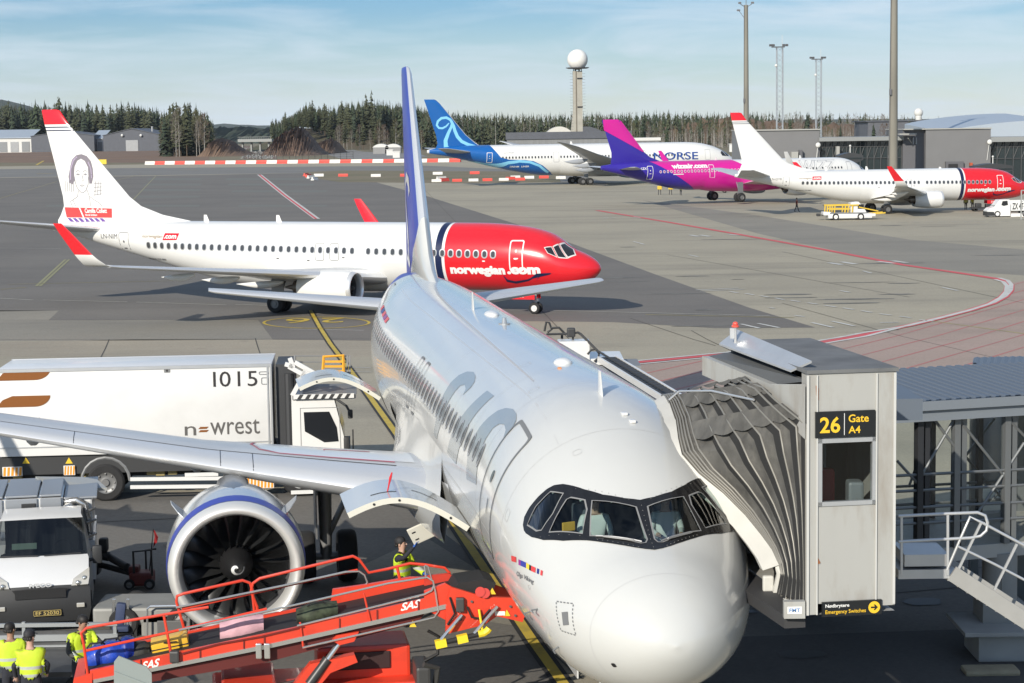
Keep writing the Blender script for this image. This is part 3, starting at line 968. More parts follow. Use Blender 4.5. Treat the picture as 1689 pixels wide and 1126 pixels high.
curve = [(985, 347), (1100, 366), (1215, 386), (1350, 410), (1490, 437), (1600, 453), (1645, 460), (1659, 464), (1665, 471), (1664, 480), (1655, 490), (1635, 501), (1600, 512), (1550, 525), (1500, 537), (1430, 551), (1345, 566), (1200, 584), (1030, 600), (900, 612)]
line(curve, .66, redl, 5, 'red_clearance_line')
line([(x + 3, y + (3.0 if i > 8 else -1.4)) for i, (x, y) in enumerate(curve[6:])], .30, wht, 6, 'white_clearance_line')
line([(x - 4, y - (2.0 if i > 8 else -1.2)) for i, (x, y) in enumerate(curve[6:])], .30, wht, 7, 'white_clearance_line')
d0, d1 = G(1290, 600), G(1640, 508); dd = (d1 - d0).to_2d().normalized(); nn = Vector((-dd.y, dd.x)); segs = []
for k in range(-30, 40):
 c0 = d0.to_2d() + nn * (k * 1.9); run = []
 for i in range(-120, 160):
  p = c0 + dd * (i * .6)
  if inside2d(p.x, p.y, redpoly): run.append(p)
  else:
   if len(run) > 3: segs.append((run[0], run[-1]))
   run = []
 if len(run) > 3: segs.append((run[0], run[-1]))
drape(merge2d(*[stroke2d([tuple(a), tuple(b)], .13) for a, b in segs]), 'red_hatching', redf, Lv(3))
Zx = lambda x, y: (x / 2.141 + 900, y / 2.141 + 320)
ds = [(690, 460, 755, 475), (750, 458, 825, 473), (940, 455, 1015, 472), (1010, 450, 1090, 467), (1180, 455, 1245, 454), (650, 345, 680, 350), (705, 352, 735, 357), (758, 360, 790, 365), (810, 368, 842, 374), (865, 376, 897, 381), (925, 385, 960, 390), (985, 394, 1025, 400), (1050, 403, 1088, 409), (1115, 413, 1152, 419), (1180, 424, 1220, 429), (1250, 433, 1290, 438), (1320, 445, 1370, 450), (530, 340, 680, 333), (545, 344, 700, 337), (200, 86, 222, 84), (228, 86, 248, 84), (310, 80, 335, 84), (310, 168, 348, 178), (505, 215, 538, 222), (1120, 272, 1150, 280), (1040, 342, 1075, 348), (1400, 330, 1455, 342), (790, 402, 808, 405), (880, 430, 912, 434)]
lines([[Zx(a, b), Zx(c, d)] for a, b, c, d in ds], .22, wht, 6, 'white_dash')
ds = [(510, 145, 540, 150), (545, 145, 580, 150), (645, 142, 680, 146), (1000, 243, 1045, 250), (1045, 240, 1095, 248), (1170, 238, 1230, 245), (1225, 236, 1275, 243)]
lines([[Zx(a, b), Zx(c, d)] for a, b, c, d in ds], .5, wht, 6, 'white_dash')
lines([[Zx(1250 + 45 * i, 100 - i * .4), Zx(1280 + 45 * i, 99.5 - i * .4)] for i in range(9)], .35, pale, 6, 'white_dash')
lines([[(478, 541 + 2), (600, 545)], [(570, 606), (612, 607)], [(568, 613), (612, 614)]], .1, wht, 4, 'thin_white_line')
jl = [[(180, 560), (165, 592)], [(421, 558), (432, 592)], [(455, 815), (470, 870)], [(1100, 700), (640, 250)], [(1140, 545), (1220, 585)], [(1040, 525), (1180, 570)], [(1290, 500), (1640, 590)], [(1100, 420), (1500, 490)], [(1290, 415), (1689, 500)], [(0, 528), (620, 528)], [(0, 560), (620, 559)], [(820, 1000), (960, 1120)], [(150, 862), (300, 855)], [(150, 1000), (330, 985)], [(620, 1010), (900, 1000)], [(1230, 1000), (1689, 960)], [(1230, 945), (1689, 935)]]
lines(jl, .05, joint, 3, 'pavement_joint')
rng_ = random.Random(5)
mb = MB(); st = []
for i in range(26):  # rubber and oil patches
 px, py = rng_.uniform(950, 1680), rng_.uniform(345, 545)
 c = G(px, py); n = 14; w = rng_.uniform(.6, 3.2); h = rng_.uniform(.15, .5)
 if inside2d(c.x, c.y, redpoly): continue
 st.append([(c.x + w * math.cos(2 * math.pi * k / n) * rng_.uniform(.7, 1.1), c.y + h * math.sin(2 * math.pi * k / n) * rng_.uniform(.6, 1.2)) for k in range(n)])
st2 = []
for px, py, w, h in ((1521, 993, .45, .35), (1325, 1080, .5, .3), (1310, 1015, .4, .25), (1050, 1090, .5, .3), (300, 900, .5, .3), (1215, 1010, .5, .2), (640, 985, .3, .2)):
 c = G(px, py); n = 14
 st2.append([(c.x + w * math.cos(2 * math.pi * k / n) * rng_.uniform(.8, 1.1), c.y + h * math.sin(2 * math.pi * k / n) * rng_.uniform(.8, 1.2)) for k in range(n)])
drape(poly2d(*st2), 'oil_stains', mat('oil_stain_dark', (.035, .034, .033), .6), Lv(4))
drape(poly2d(*st), 'oil_stains', mat('oil_stain', (.15, .145, .13), .85, var=.3, vscale=1.0), Lv(3))
# ------------------------------------------------------------------ far ground forms
NR = random.Random(11)

def bump_ridge(name, prof, Y, depth, m, base_z=Z_FAR, seed=1, rough=.15, kind='structure', n=60, label=None, cat=None, back=.5):
 """a hill whose crest line runs through the photo points prof at distance Y, rounded front and back"""
 rr = random.Random(seed); crest = [at(px, py, Y) for px, py in prof]
 fx = pchip([c.x for c in crest], [c.z for c in crest]); x0, x1 = crest[0].x, crest[-1].x
 rows = []
 K = 9
 for i in range(n + 1):
  x = x0 + (x1 - x0) * i / n; h = max(fx(x) - base_z, 0.05); row = []
  for k in range(K):
   t = -1 + 2 * k / (K - 1)
   s = math.cos(t * math.pi / 2) ** (1.2) if abs(t) < 1 else 0
   j = rr.uniform(-1, 1) * rough * h * (1 if 0 < k < K - 1 else 0)
   row.append((x, Y + t * depth + (0 if t <= 0 else back * t * depth), base_z - .3 + (h + .3) * s + j * s))
  rows.append(row)
 mb = MB(); mb.loft(rows, False)
 o = mb.build(name, m, smooth=60)
 return tag(o, label, cat, None, kind)

wood_floor = ground_mat('wood_floor_brown', (.075, .06, .04), (.055, .055, .03), .02, stain=(.04, .045, .025), stain_amt=.5)
far_forest = mat('far_forest_green', (.030, .045, .026), .95, var=.5, vscale=.02, bump=.6, bscale=.05)
rockm = mat('blasted_rock', (.15, .098, .07), .9, var=.5, vscale=.35, bump=1.0, bscale=.8, dirt=(.10, .055, .038), dirt_amt=.9, dirt_scale=.12)
gravel = mat('gravel_grey', (.21, .205, .195), .95, var=.25, vscale=.5)

bump_ridge('far_hills', [(300, 216), (345, 208), (372, 204.5), (400, 205), (425, 207), (445, 206), (480, 210), (560, 212), (900, 208), (1240, 203), (1290, 197), (1500, 196), (1600, 197), (1689, 193), (1900, 190)], 9500, 1200, far_forest, seed=3, rough=.06, n=160)
bump_ridge('far_mountain', [(-220, 185), (-120, 150), (-60, 152), (-20, 161), (20, 171), (60, 190), (100, 216)], 8200, 900, far_forest, seed=4, rough=.05)
bump_ridge('far_wooded_plain', [(330, 220), (350, 215), (380, 214), (410, 215), (450, 214), (480, 216)], 2600, 300, far_forest, seed=6, rough=.35, n=90)
bump_ridge('wooded_ridge', [(-120, 232), (0, 229), (120, 228), (260, 228), (340, 234), (352, 242)], 1640, 110, wood_floor, seed=5, rough=.08)
bump_ridge('wooded_ridge', [(446, 238), (462, 224), (490, 214), (560, 208), (640, 210), (720, 216), (900, 222), (1100, 222), (1280, 214), (1500, 208), (1800, 204)], 1420, 170, wood_floor, seed=7, rough=.08)
bump_ridge('brown_hillside', [(1080, 216), (1130, 204), (1180, 199), (1250, 202), (1330, 206), (1500, 205), (1560, 203), (1640, 204), (1800, 200)], 1250, 60, ground_mat('brown_scrub', (.125, .078, .05), (.09, .062, .04), .03, stain=(.06, .06, .035), stain_amt=.5), seed=8, rough=.2, n=110)
bump_ridge('rock_mound', [(436, 257), (450, 238), (462, 226), (478, 217), (492, 214), (506, 220), (516, 232), (526, 246), (540, 258)], 1000, 40, rockm, seed=9, n=140, rough=.2, kind='structure')
bump_ridge('earth_bank', [(340, 254), (350, 236), (362, 231), (376, 233), (396, 246), (420, 257), (432, 262)], 1020, 40, soil, seed=12, n=120, rough=.2, kind='structure')
bump_ridge('earth_bank', [(512, 248), (528, 236), (545, 231), (556, 236), (562, 252)], 1080, 40, soil, seed=13, n=100, rough=.2, kind='structure')
drape(P(gpx((515, 247), (545, 240), (600, 250), (690, 253), (705, 258), (640, 264), (560, 261))), 'gravel_road', gravel, Lv(5))
drape(P(gpx((395, 240), (455, 244), (456, 262), (402, 262))), 'rubble_ground', rockm, Lv(4))

# ------------------------------------------------------------------ trees
bark = mat('conifer_bark', (.10, .075, .055), .9); birchbark = mat('birch_bark', (.30, .285, .26), .8, var=.35, vscale=1.5)
needles = [mat('spruce_needles', (.038, .056, .027), .85, var=.45, vscale=.25), mat('pine_needles', (.058, .066, .032), .85, var=.4, vscale=.25), mat('spruce_needles_dark', (.029, .043, .024), .85, var=.45, vscale=.25)]
twigs = [mat('bare_twigs_brown', (.12, .083, .060), .9, var=.3, vscale=.3), mat('bare_twigs_grey', (.15, .13, .11), .9, var=.3, vscale=.3), mat('budding_twigs_olive', (.10, .095, .045), .9, var=.3, vscale=.3)]

def conifer_geo(mb, rr, o, H, Wd, tiers=13, per=8, start=.12, pine=False):
 x0, y0, z0 = o
 for i in range(tiers):
  t = i / (tiers - 1); z = z0 + H * (start + (1 - start) * t)
  if pine: w = Wd * (.35 + .9 * math.sin(math.pi * min(1, .25 + .75 * t))) * (1.02 - .45 * t)
  else: w = Wd * (1 - t) ** .6 + .25
  for k in range(per):
   if rr.random() < .12: continue
   a = 2 * math.pi * (k + rr.random()) / per; L = w * rr.uniform(.65, 1.15); dr = H * .045 * rr.uniform(.5, 1.5) * (-.3 if pine else 1)
   ca, sa = math.cos(a), math.sin(a); hw = L * rr.uniform(.28, .45)
   th = H / tiers * rr.uniform(.5, 1.0)
   zz = z + rr.uniform(-.5, .5) * H / tiers
   p0 = (x0, y0, zz + th); p1 = (x0 + ca * L * .6 - sa * hw, y0 + sa * L * .6 + ca * hw, zz - dr * .5); p2 = (x0 + ca * L, y0 + sa * L, zz - dr); p3 = (x0 + ca * L * .6 + sa * hw, y0 + sa * L * .6 - ca * hw, zz - dr * .5)
   mb.add([p0, p1, p2, p3], [(0, 1, 2), (0, 2, 3)])

def birch_trunk_geo(mb, rr, o, H, nb=10, r=.16):
 x0, y0, z0 = o; bx, by = rr.uniform(-.6, .6), rr.uniform(-.6, .6)
 mb.tube((x0, y0, z0), (x0 + bx * .4, y0 + by * .4, z0 + H * .5), r, 5, r * .75, False); mb.tube((x0 + bx * .4, y0 + by * .4, z0 + H * .5), (x0 + bx, y0 + by, z0 + H), r * .75, 5, r * .15, False)
 for i in range(nb):
  t = rr.uniform(.3, .92); a = rr.uniform(0, 6.283); L = H * .16 * (1.15 - t) * rr.uniform(.7, 1.4) + .6
  p = (x0 + bx * t, y0 + by * t, z0 + H * t); q = (p[0] + L * math.cos(a), p[1] + L * math.sin(a), p[2] + L * rr.uniform(.6, 1.4))
  mb.tube(p, q, r * .3, 3, r * .06, False)

def twig_geo(mb, rr, o, H, Wd, n=110, start=.28):
 x0, y0, z0 = o
 for i in range(n):
  t = start + (1 - start) * rr.random() ** .9; w = Wd * math.sin(math.pi * min(1, .18 + .82 * (t - start) / (1 - start))) ** .7
  a = rr.uniform(0, 6.283); d = w * math.sqrt(rr.random()); c = Vector((x0 + d * math.cos(a), y0 + d * math.sin(a), z0 + H * t))
  up = Vector((math.cos(a) * .5 + rr.uniform(-.4, .4), math.sin(a) * .5 + rr.uniform(-.4, .4), 1)).normalized(); L = H * rr.uniform(.05, .11)
  sd = Vector((rr.uniform(-1, 1), rr.uniform(-1, 1), rr.uniform(-.3, .3))).normalized() * (.05 + .018 * L)
  mb.add([c - sd, c + sd, c + up * L], [(0, 1, 2)])
  s2 = up.cross(sd).normalized() * (.05 + .018 * L)
  mb.add([c - s2, c + s2, c + up * L * .8 + sd * 4], [(0, 1, 2)])

def tree_proto(kind, seed):
 rr = random.Random(seed); root = empty('pine_tree' if kind == 'pine' else ('birch_tree' if kind == 'birch' else 'spruce_tree'))
 a, b = MB(), MB()
 if kind == 'birch':
  birch_trunk_geo(a, rr, (0, 0, 0), 20, 16, .17); twig_geo(b, rr, (0, 0, 0), 20.5, 2.6, 170); am, bm_ = birchbark, twigs[seed % 3]
 elif kind == 'pine':
  a.tube((0, 0, 0), (0, 0, 19), .26, 6, .08); conifer_geo(b, rr, (0, 0, 0), 21, 2.9, 12, 11, .22, True); am, bm_ = bark, needles[1]
 else:
  a.tube((0, 0, 0), (0, 0, 18), .24, 6, .05); conifer_geo(b, rr, (0, 0, 0), 21, 3.7, 14, 9, .05); am, bm_ = bark, needles[(seed % 2) * 2]
 a.build('trunk', am, root); b.build('crown', bm_, root)
 return root

protos = {k: [tree_proto(k, s + 10 * i) for s in range(3 if k != 'spruce' else 4)] for i, k in enumerate(('spruce', 'pine', 'birch'))}
used = set(); tree_count = 0
KIND = {'spruce': 'dark green spruce', 'pine': 'green rounded pine', 'birch': 'bare white trunked birch'}

def plant(kind, px, Y, ztop_py, z0, where, group, jit=.2, hmin=9):
 global tree_count
 p = NR.choice(protos[kind]); top = at(px, ztop_py, Y).z; H = max(top - z0, hmin) * NR.uniform(1 - jit, 1 + jit * .6)
 if id(p) in used: r = copy_tree(p)
 else: r = p; used.add(id(p))
 s = H / 20.8; wx = NR.uniform(.85, 1.25)
 r.location = (at(px, 200, Y).x, Y, z0); r.scale = (s * wx, s * wx, s); r.rotation_euler = (0, 0, NR.uniform(0, 6.28))
 tag(r, KIND[kind] + ' ' + where, 'tree', group); tree_count += 1
 return r

def top_curve(pts): return pchip(*zip(*pts))

# clump of pines and birches beside the barrier row
g = 'trees in the clump beside the grey warehouse'
tc = top_curve([(262, 205), (272, 190), (284, 182), (300, 183), (320, 180), (334, 184), (343, 192), (350, 210)])
for i in range(42):
 px = 266 + 80 * (i + NR.random()) / 42; Y = 1015 + NR.uniform(0, 60)
 k = 'birch' if NR.random() < .30 else ('pine' if NR.random() < .7 else 'spruce')
 plant(k, px, Y if k != 'birch' else Y - 22, tc(px), Z_FAR, 'in the clump right of the gabled warehouse', g)
# left forest front row
g = 'trees at the edge of the left forest'
tl = top_curve([(-60, 176), (0, 174), (40, 178), (90, 176), (130, 177), (170, 181), (215, 179), (260, 184), (300, 188), (345, 196)])
for i in range(62):
 px = -8 + 285 * (i + NR.random()) / 62; Y = 1560 + NR.uniform(0, 40); k = NR.choice(('spruce', 'spruce', 'pine', 'pine', 'pine'))
 plant(k, px, Y, tl(px) + NR.uniform(-2, 5), Z_FAR, 'at the forest edge behind the warehouses', g)
# right forest front rows
g = 'trees at the edge of the middle forest'
tr = top_curve([(440, 206), (452, 198), (470, 193), (490, 186), (508, 172), (530, 180), (560, 176), (590, 170), (610, 168), (640, 173), (680, 175), (705, 184), (740, 186), (900, 190), (1000, 188), (1090, 186), (1240, 189), (1300, 188), (1420, 189), (1500, 194), (1560, 197), (1640, 196), (1720, 192)])
base = top_curve([(440, 250), (460, 236), (490, 222), (520, 224), (560, 246), (700, 248), (1700, 240)])
for i in range(100):
 px = 450 + 260 * (i + NR.random()) / 100
 low = px > 548 and NR.random() < .5
 Y = 1290 + NR.uniform(0, 60) if not low else 1120 + NR.uniform(0, 60)
 k = NR.choice(('birch', 'birch', 'pine')) if low else NR.choice(('spruce', 'pine', 'pine'))
 z0 = at(px, base(px) - (0 if low else 8), Y).z
 plant(k, px, Y, (NR.uniform(196, 214) if low else tr(px) + NR.uniform(-3, 6)), max(z0, Z_FAR), 'at the foot of the forest behind the barriers' if low else 'on the wooded rise left of the blue tail', g)
g = 'bare birches behind the parked airliners'
for i in range(84):
 px = 1040 + 420 * (i + NR.random()) / 84; Y = 1060 + NR.uniform(0, 80)
 k = 'birch' if NR.random() < .86 else 'spruce'
 plant(k, px, Y, NR.uniform(192, 212), Z_FAR, 'standing beyond the parked airliners and grey pier', g)

def forest_mass(name, n, px0, px1, Y0, Y1, tcv, zf, mix, seed, drop=(0, 10)):
 rr = random.Random(seed); mbs = {}
 def mbk(key):
  if key not in mbs: mbs[key] = MB()
  return mbs[key]
 allv = MB(); mats = [bark] + needles + [birchbark] + twigs
 for i in range(n):
  px = px0 + (px1 - px0) * (i + rr.random()) / n; Y = rr.uniform(Y0, Y1); x = at(px, 200, Y).x
  z0 = zf(px, Y); H = max(at(px, tcv(px) + rr.uniform(*drop), Y).z - z0, 8); k = rr.random()
  if k < mix:
   allv.m = 1 + rr.randrange(3); conifer_geo(allv, rr, (x, Y, z0), H, H * rr.uniform(.15, .21), 9, 6, .04)
  elif k < mix + (1 - mix) * .75:
   allv.m = 4; birch_trunk_geo(allv, rr, (x, Y, z0), H, 4, .2); allv.m = 5 + rr.randrange(3); twig_geo(allv, rr, (x, Y, z0), H, H * .13, 40)
  else:
   allv.m = 5 + rr.randrange(2); twig_geo(allv, rr, (x, Y, z0), H * .55, H * .28, 60, .05)
 o = allv.build(name, mats)
 return tag(o, None, None, None, 'stuff')

zr = lambda px, Y: at(px, 236, Y).z
tag(forest_mass('forest', 420, -60, 352, 1580, 1720, tl, lambda px, Y: 2.0, .9, 21, (-3, 12)), 'dense dark conifer forest behind the warehouses at left', 'forest')
tag(forest_mass('forest', 420, 446, 720, 1320, 1480, tr, lambda px, Y: max(at(px, base(px) - 14, Y).z, 0), .92, 22, (-2, 14)), 'dense conifer forest on the rise behind the tail fins', 'forest')
tag(forest_mass('forest', 760, 690, 1260, 1180, 1420, tr, lambda px, Y: 0, .74, 23, (-1, 14)), 'mixed conifer and birch forest behind the radar tower', 'forest')
tag(forest_mass('forest', 480, 1230, 1730, 1280, 1460, tr, lambda px, Y: 1, .34, 24, (-3, 14)), 'brown leafless wood with a few spruces behind the grey pier', 'forest')
tag(forest_mass('scrub', 420, 1060, 1700, 1040, 1160, top_curve([(1060, 216), (1130, 210), (1250, 208), (1700, 206)]), lambda px, Y: -1, .04, 25, (0, 16)), 'brown leafless scrub in front of the wood at right', 'scrub')

# ------------------------------------------------------------------ far buildings
steel_dk = mat('cladding_dark_grey', (.085, .092, .11), .6, .1, var=.06, vscale=.5)
steel_lt = mat('cladding_light_grey', (.32, .33, .34), .6, var=.06, vscale=.5)
roof_lt = mat('roof_pale_metal', (.42, .47, .52), .45, .3)
white_w = mat('white_wall', (.62, .62, .60), .7)
glass_f = mat('far_glass', (.02, .03, .034), .08, 0, .3)
concm = mat('tower_concrete', (.36, .345, .30), .85, var=.1, vscale=.3, dirt=(.2, .19, .17), dirt_amt=.4, dirt_scale=.25)

def px_box(px0, px1, py0, py1, Y, depth, m, parent, name, oy=0):  # box whose front face spans the given photo rectangle at distance Y
 a, b = at((px0 + px1) / 2, py1, Y), at((px0 + px1) / 2, py0, Y); xl, xr = at(px0, (py0 + py1) / 2, Y).x, at(px1, (py0 + py1) / 2, Y).x
 mb = MB(); mb.bb((xl, Y + oy, a.z), (xr, Y + oy + depth, b.z))
 return mb.build(name, m, parent)

def gable(name, label, px0, px1, py_e, py_r, py_b, Y, depth, m, door=None):
 c = at((px0 + px1) / 2, py_b, Y); b = empty(name, (c.x, Y, Z_FAR), 0, label, 'building', 'grey buildings beyond the apron')
 xl, xr = at(px0, py_e, Y).x - c.x, at(px1, py_e, Y).x - c.x; ze, zr_ = at((px0 + px1) / 2, py_e, Y).z - Z_FAR, at((px0 + px1) / 2, py_r, Y).z - Z_FAR
 mb = MB(); pl = [(xl, 0), (xr, 0), (xr, ze), ((xl + xr) / 2, zr_), (xl, ze)]
 mb.prism(pl, lambda x, z: (x, 0, z), lambda x, z: (x, depth, z)); mb.build('wall', m, b)
 mb = MB()
 for s, x_ in ((-1, xl), (1, xr)):
  xm = (xl + xr) / 2
  mb.add([(x_ + s * .5, -.5, ze - .1), (xm, -.5, zr_ + .35), (xm, depth, zr_ + .35), (x_ + s * .5, depth, ze - .1), (x_ + s * .5, -.5, ze + .35), (xm, -.5, zr_ + .8), (xm, depth, zr_ + .8), (x_ + s * .5, depth, ze + .35)], [(0, 1, 2, 3), (4, 7, 6, 5), (0, 4, 5, 1), (3, 2, 6, 7), (0, 3, 7, 4)])
 mb.build('roof', steel_dk, b)
 if door:
  dl, dr, dt = at(door[0], py_b, Y).x - c.x, at(door[1], py_b, Y).x - c.x, at(door[0], door[2], Y).z - Z_FAR
  mb = MB(); mb.bb((dl, -.25, 0), (dr, .05, dt)); mb.build('roller_door', steel_lt, b)
 return b

h1 = gable('warehouse', 'dark grey gabled warehouse with pale roller door left of the tree clump', 170, 265, 223, 213, 247, 1420, 70, steel_dk, (208, 228, 231))
for px in (201, 232):
 p = at(px, 223, 1418); mb = MB(); mb.sphere((p.x - h1.location.x, -1.0, p.z - Z_FAR), 1.0, 10, 6); mb.build('wall_lamp', white_w, h1)
p = at(247, 214, 1430); mb = MB(); mb.tube((p.x - h1.location.x, 20, 10), (p.x - h1.location.x, 20, at(247, 208, 1430).z - Z_FAR), .7, 10); mb.build('chimney', steel_lt, h1)
gable('warehouse', 'dark grey warehouse half hidden by the white tail fin', 51, 155, 224, 218, 247, 1440, 60, steel_dk)
for k, (a, b, lab) in enumerate(((-60, 52, 'long low white shed with pale roof at the left edge'), (150, 170, 'narrow white link building between the dark warehouses'))):
 c = at((a + b) / 2, 247, 1450); s = empty('shed', (c.x, 1450, Z_FAR), 0, lab, 'building', 'grey buildings beyond the apron')
 xl, xr = at(a, 240, 1450).x - c.x, at(b, 240, 1450).x - c.x; z1, z2 = at(a, 229, 1450).z - Z_FAR, at(a, 219, 1450).z - Z_FAR
 mb = MB(); mb.bb((xl, 0, 0), (xr, 30, z1)); mb.build('wall', white_w, s)
 mb = MB(); mb.add([(xl, -1, z1), (xr, -1, z1), (xr, 30, z2 + 2), (xl, 30, z2 + 2), (xl, 30, z1)], [(0, 1, 2, 3)]); mb.bb((xl, -1, z1), (xr, 30, z1 + .4)); mb.build('roof', roof_lt, s)
 n = max(int((xr - xl) / 8), 2)
 for i in range(n):
  mb = MB(); u = xl + (xr - xl) * (i + .15) / n; mb.bb((u, -.3, .4), (u + (xr - xl) / n * .7, .05, z1 * .75)); mb.build('loading_door', mat('door_mid_grey', (.22, .23, .24), .6) if i % 2 else steel_lt, s)

# radar tower
Yt = 960; c = at(954, 260, Yt); rt = empty('radar_tower', (c.x, Yt, Z_FAR), 0, 'pale concrete radar tower with a white ball on top', 'tower')
zz = lambda py: at(954, py, Yt).z - Z_FAR
mb = MB(); mb.add([(-2.6, -2, zz(135)), (1.9, -2, zz(135)), (1.9, 2, zz(135)), (-2.6, 2, zz(135)), (-5.2, -2.6, 0), (2.1, -2.6, 0), (2.1, 2.6, 0), (-5.2, 2.6, 0)] , [(0, 1, 5, 4), (1, 2, 6, 5), (2, 3, 7, 6), (3, 0, 4, 7)])
mb.v = []; mb.f = []; mb.mi = []
rings = [[(-w0, -2, z), (w1, -2, z), (w1, 2, z), (-w0, 2, z)] for z, w0, w1 in ((0, 4.6, 2.2), (zz(205), 3.2, 2.2), (zz(180), 2.3, 2.2), (zz(117), 2.3, 2.2))]
mb.loft(rings, True, False, True); mb.build('shaft', concm, rt)
mb = MB(); mb.bb((-1.0, -2.25, zz(240)), (-.55, -1.95, zz(118))); mb.build('cable_duct', mat('duct_brown', (.16, .14, .11), .7), rt)
for py in (130, 177):
 mb = MB(); mb.bb((-.3, -2.5, zz(py)), (2.4, 2.4, zz(py - 1.8))); mb.build('tower_platform', dark_p, rt)
mb = MB(); mb.lathe([(zz(113), 4.6), (zz(112), 5.6), (zz(111), 5.6), (zz(110.5), 3.2)], (0, 0, 0), (0, 0, 1), 24, cap0=True); mb.build('gallery', mat('gallery_dark', (.08, .08, .085), .6), rt)
mb = MB()
for k in range(6): mb.tube((1.9 * math.cos(k), 1.9 * math.sin(k), zz(120)), (1.9 * math.cos(k), 1.9 * math.sin(k), zz(112)), .22, 6)
for k in range(24):
 py = 232 - 4.8 * k; mb.tube((2.2, -2, zz(py)), (3.7, -2, zz(py) + .1), .05, 4); mb.tube((-2.3, -2, zz(py)), (-3.8, -2, zz(py) + .1), .05, 4)
mb.build('brackets', mat('bracket_dark', (.12, .12, .12), .6), rt)
mb = MB(); mb.sphere((0.1, 0, zz(98)), 4.95, 28, 18); mb.build('radome', mat('radome_white', (.74, .73, .70), .6, var=.05, vscale=.6), rt, smooth=80)

hb = empty('hangar', (at(938, 240, 900).x, 900, Z_FAR), 0, 'long low grey hangar with dark roof at the foot of the radar tower', 'building', 'grey buildings beyond the apron'); cx = hb.location.x
for nm, p0, p1, y0, y1, m, oy in (('wall', 836, 1040, 228, 250, mat('cladding_mid_grey', (.20, .205, .21), .7, var=.1, vscale=.4, stretch=(4, 1, .2)), 0), ('roof', 834, 1042, 217, 228.6, steel_dk, -.6)):
 o = px_box(p0, p1, y0, y1, 900, 24, m, hb, nm, oy); o.matrix_parent_inverse = Matrix.Identity(4)
 for v in o.data.vertices: v.co -= Vector(hb.location)
dm = empty('hangar', (at(928, 240, 1000).x, 1000, Z_FAR), 0, 'pale arched hangar roof peeping over the long grey hangar', 'building', 'grey buildings beyond the apron')
for nm, a, b, top, m, dy in (('arched_roof', 898, 948, 208, mat('roof_cream', (.55, .54, .50), .6), 0), ('arched_roof', 934, 1000, 208, steel_dk, 1.0)):
 xl, xr = at(a, 220, 1000).x - dm.location.x, at(b, 220, 1000).x - dm.location.x; zt = at(b, top, 1000).z - Z_FAR; zb_ = at(b, 222, 1000).z - Z_FAR
 pl = [(xl + (xr - xl) * i / 16, zb_ + (zt - zb_) * math.sin(math.pi * i / 16) ** .8) for i in range(17)] + [(xr, 0), (xl, 0)]
 mb = MB(); mb.prism(pl, lambda x, z: (x, dy, z), lambda x, z: (x, 30 + dy, z)); mb.build(nm, m, dm)
sh = empty('shed', (at(1065, 232, 1010).x, 1010, Z_FAR), 0, 'low flat white roofed shed behind the pink tail fin', 'building'); cx = sh.location.x
mb = MB(); mb.bb((at(1040, 232, 1010).x - cx, 0, at(1050, 232, 1010).z - Z_FAR), (at(1090, 232, 1010).x - cx, 18, at(1050, 227, 1010).z - Z_FAR)); mb.build('roof', white_w, sh)
mb = MB(); mb.bb((at(1042, 232, 1010).x - cx, .5, 0), (at(1088, 232, 1010).x - cx, 17, at(1050, 232, 1010).z - Z_FAR)); mb.build('wall', mat('cladding_mid_grey', (.2, .205, .21), .7), sh)
for px, lab in ((628, 'left low white tent roof near the gravel road'), (648, 'right low white tent roof near the gravel road')):
 c = at(px, 247, 1000); t = empty('storage_tent', (c.x, 1000, Z_FAR), 0, lab, 'tent', 'white storage tents')
 mb = MB(); zt, zb_ = at(px, 237, 1000).z - Z_FAR, at(px, 243, 1000).z - Z_FAR
 mb.prism([(-4.2 + 8.4 * i / 10, zb_ + (zt - zb_) * math.sin(math.pi * i / 10) ** .7) for i in range(11)], lambda x, z: (x, 0, z), lambda x, z: (x, 9, z)); mb.build('cover', white_w, t)
 mb = MB(); mb.bb((-3.9, .3, 0), (3.9, 8.6, zb_ + .3)); mb.build('wall', mat('tent_wall_grey', (.25, .25, .25), .7), t)
for px, py, lab in ((622, 250, 'leftmost white marker block beyond the barriers'), (643, 253, 'middle white marker block beyond the barriers'), (654, 257, 'white marker block nearest the fin beyond the barriers'), (1210, 247, 'small white cabin between the nose and the white fin')):
 c = G(px, py + 3) if px < 1000 else at(px, py + 3, 700); mb = MB(); mb.box((c.x, c.y, max(c.z, Z_FAR) + 1.2), (3, 2, 2.6), None, .15); mb.box((c.x, c.y, max(c.z, Z_FAR) + 2.7), (3.4, 2.4, .3), None, .05)
 tag(mb.build('marker_block' if px < 1000 else 'cabin', white_w), lab, 'marker' if px < 1000 else 'cabin')
c = at(1515, 190, 4000); rd = empty('radome', (c.x, 4000, 0), 0, 'tiny white radar ball on the horizon right of the thick mast', 'radar dome')
mb = MB(); zb_, zt = at(1515, 193, 4000).z, at(1515, 178, 4000).z
mb.tube((0, 0, 0), (0, 0, zb_ + 5), 6.5, 14); mb.build('base', white_w, rd); mb = MB(); mb.sphere((0, 0, (zb_ + zt) / 2), (zt - zb_) / 2, 16, 10); mb.build('dome', white_w, rd, smooth=80)
mb = MB(); a, b = at(392, 231, 1240), at(448, 229, 1240)
br = empty('road_bridge', (a.x, 1240, 0), 0, 'flat grey road bridge in the gap between the forests', 'bridge')
mb.bb((0, 0, a.z - 1.2), (b.x - a.x, 10, a.z + .6)); mb.build('deck', mat('bridge_concrete', (.30, .31, .30), .8), br)
mb = MB()
for i in range(18): mb.bb((1 + i * 1.15, .1, a.z + .6), (1.12 + i * 1.15, .3, a.z + 1.9))
mb.bb((0, .1, a.z + 1.8), (b.x - a.x, .3, a.z + 2.0)); mb.build('railing', mat('bridge_concrete', (.30, .31, .30), .8), br)
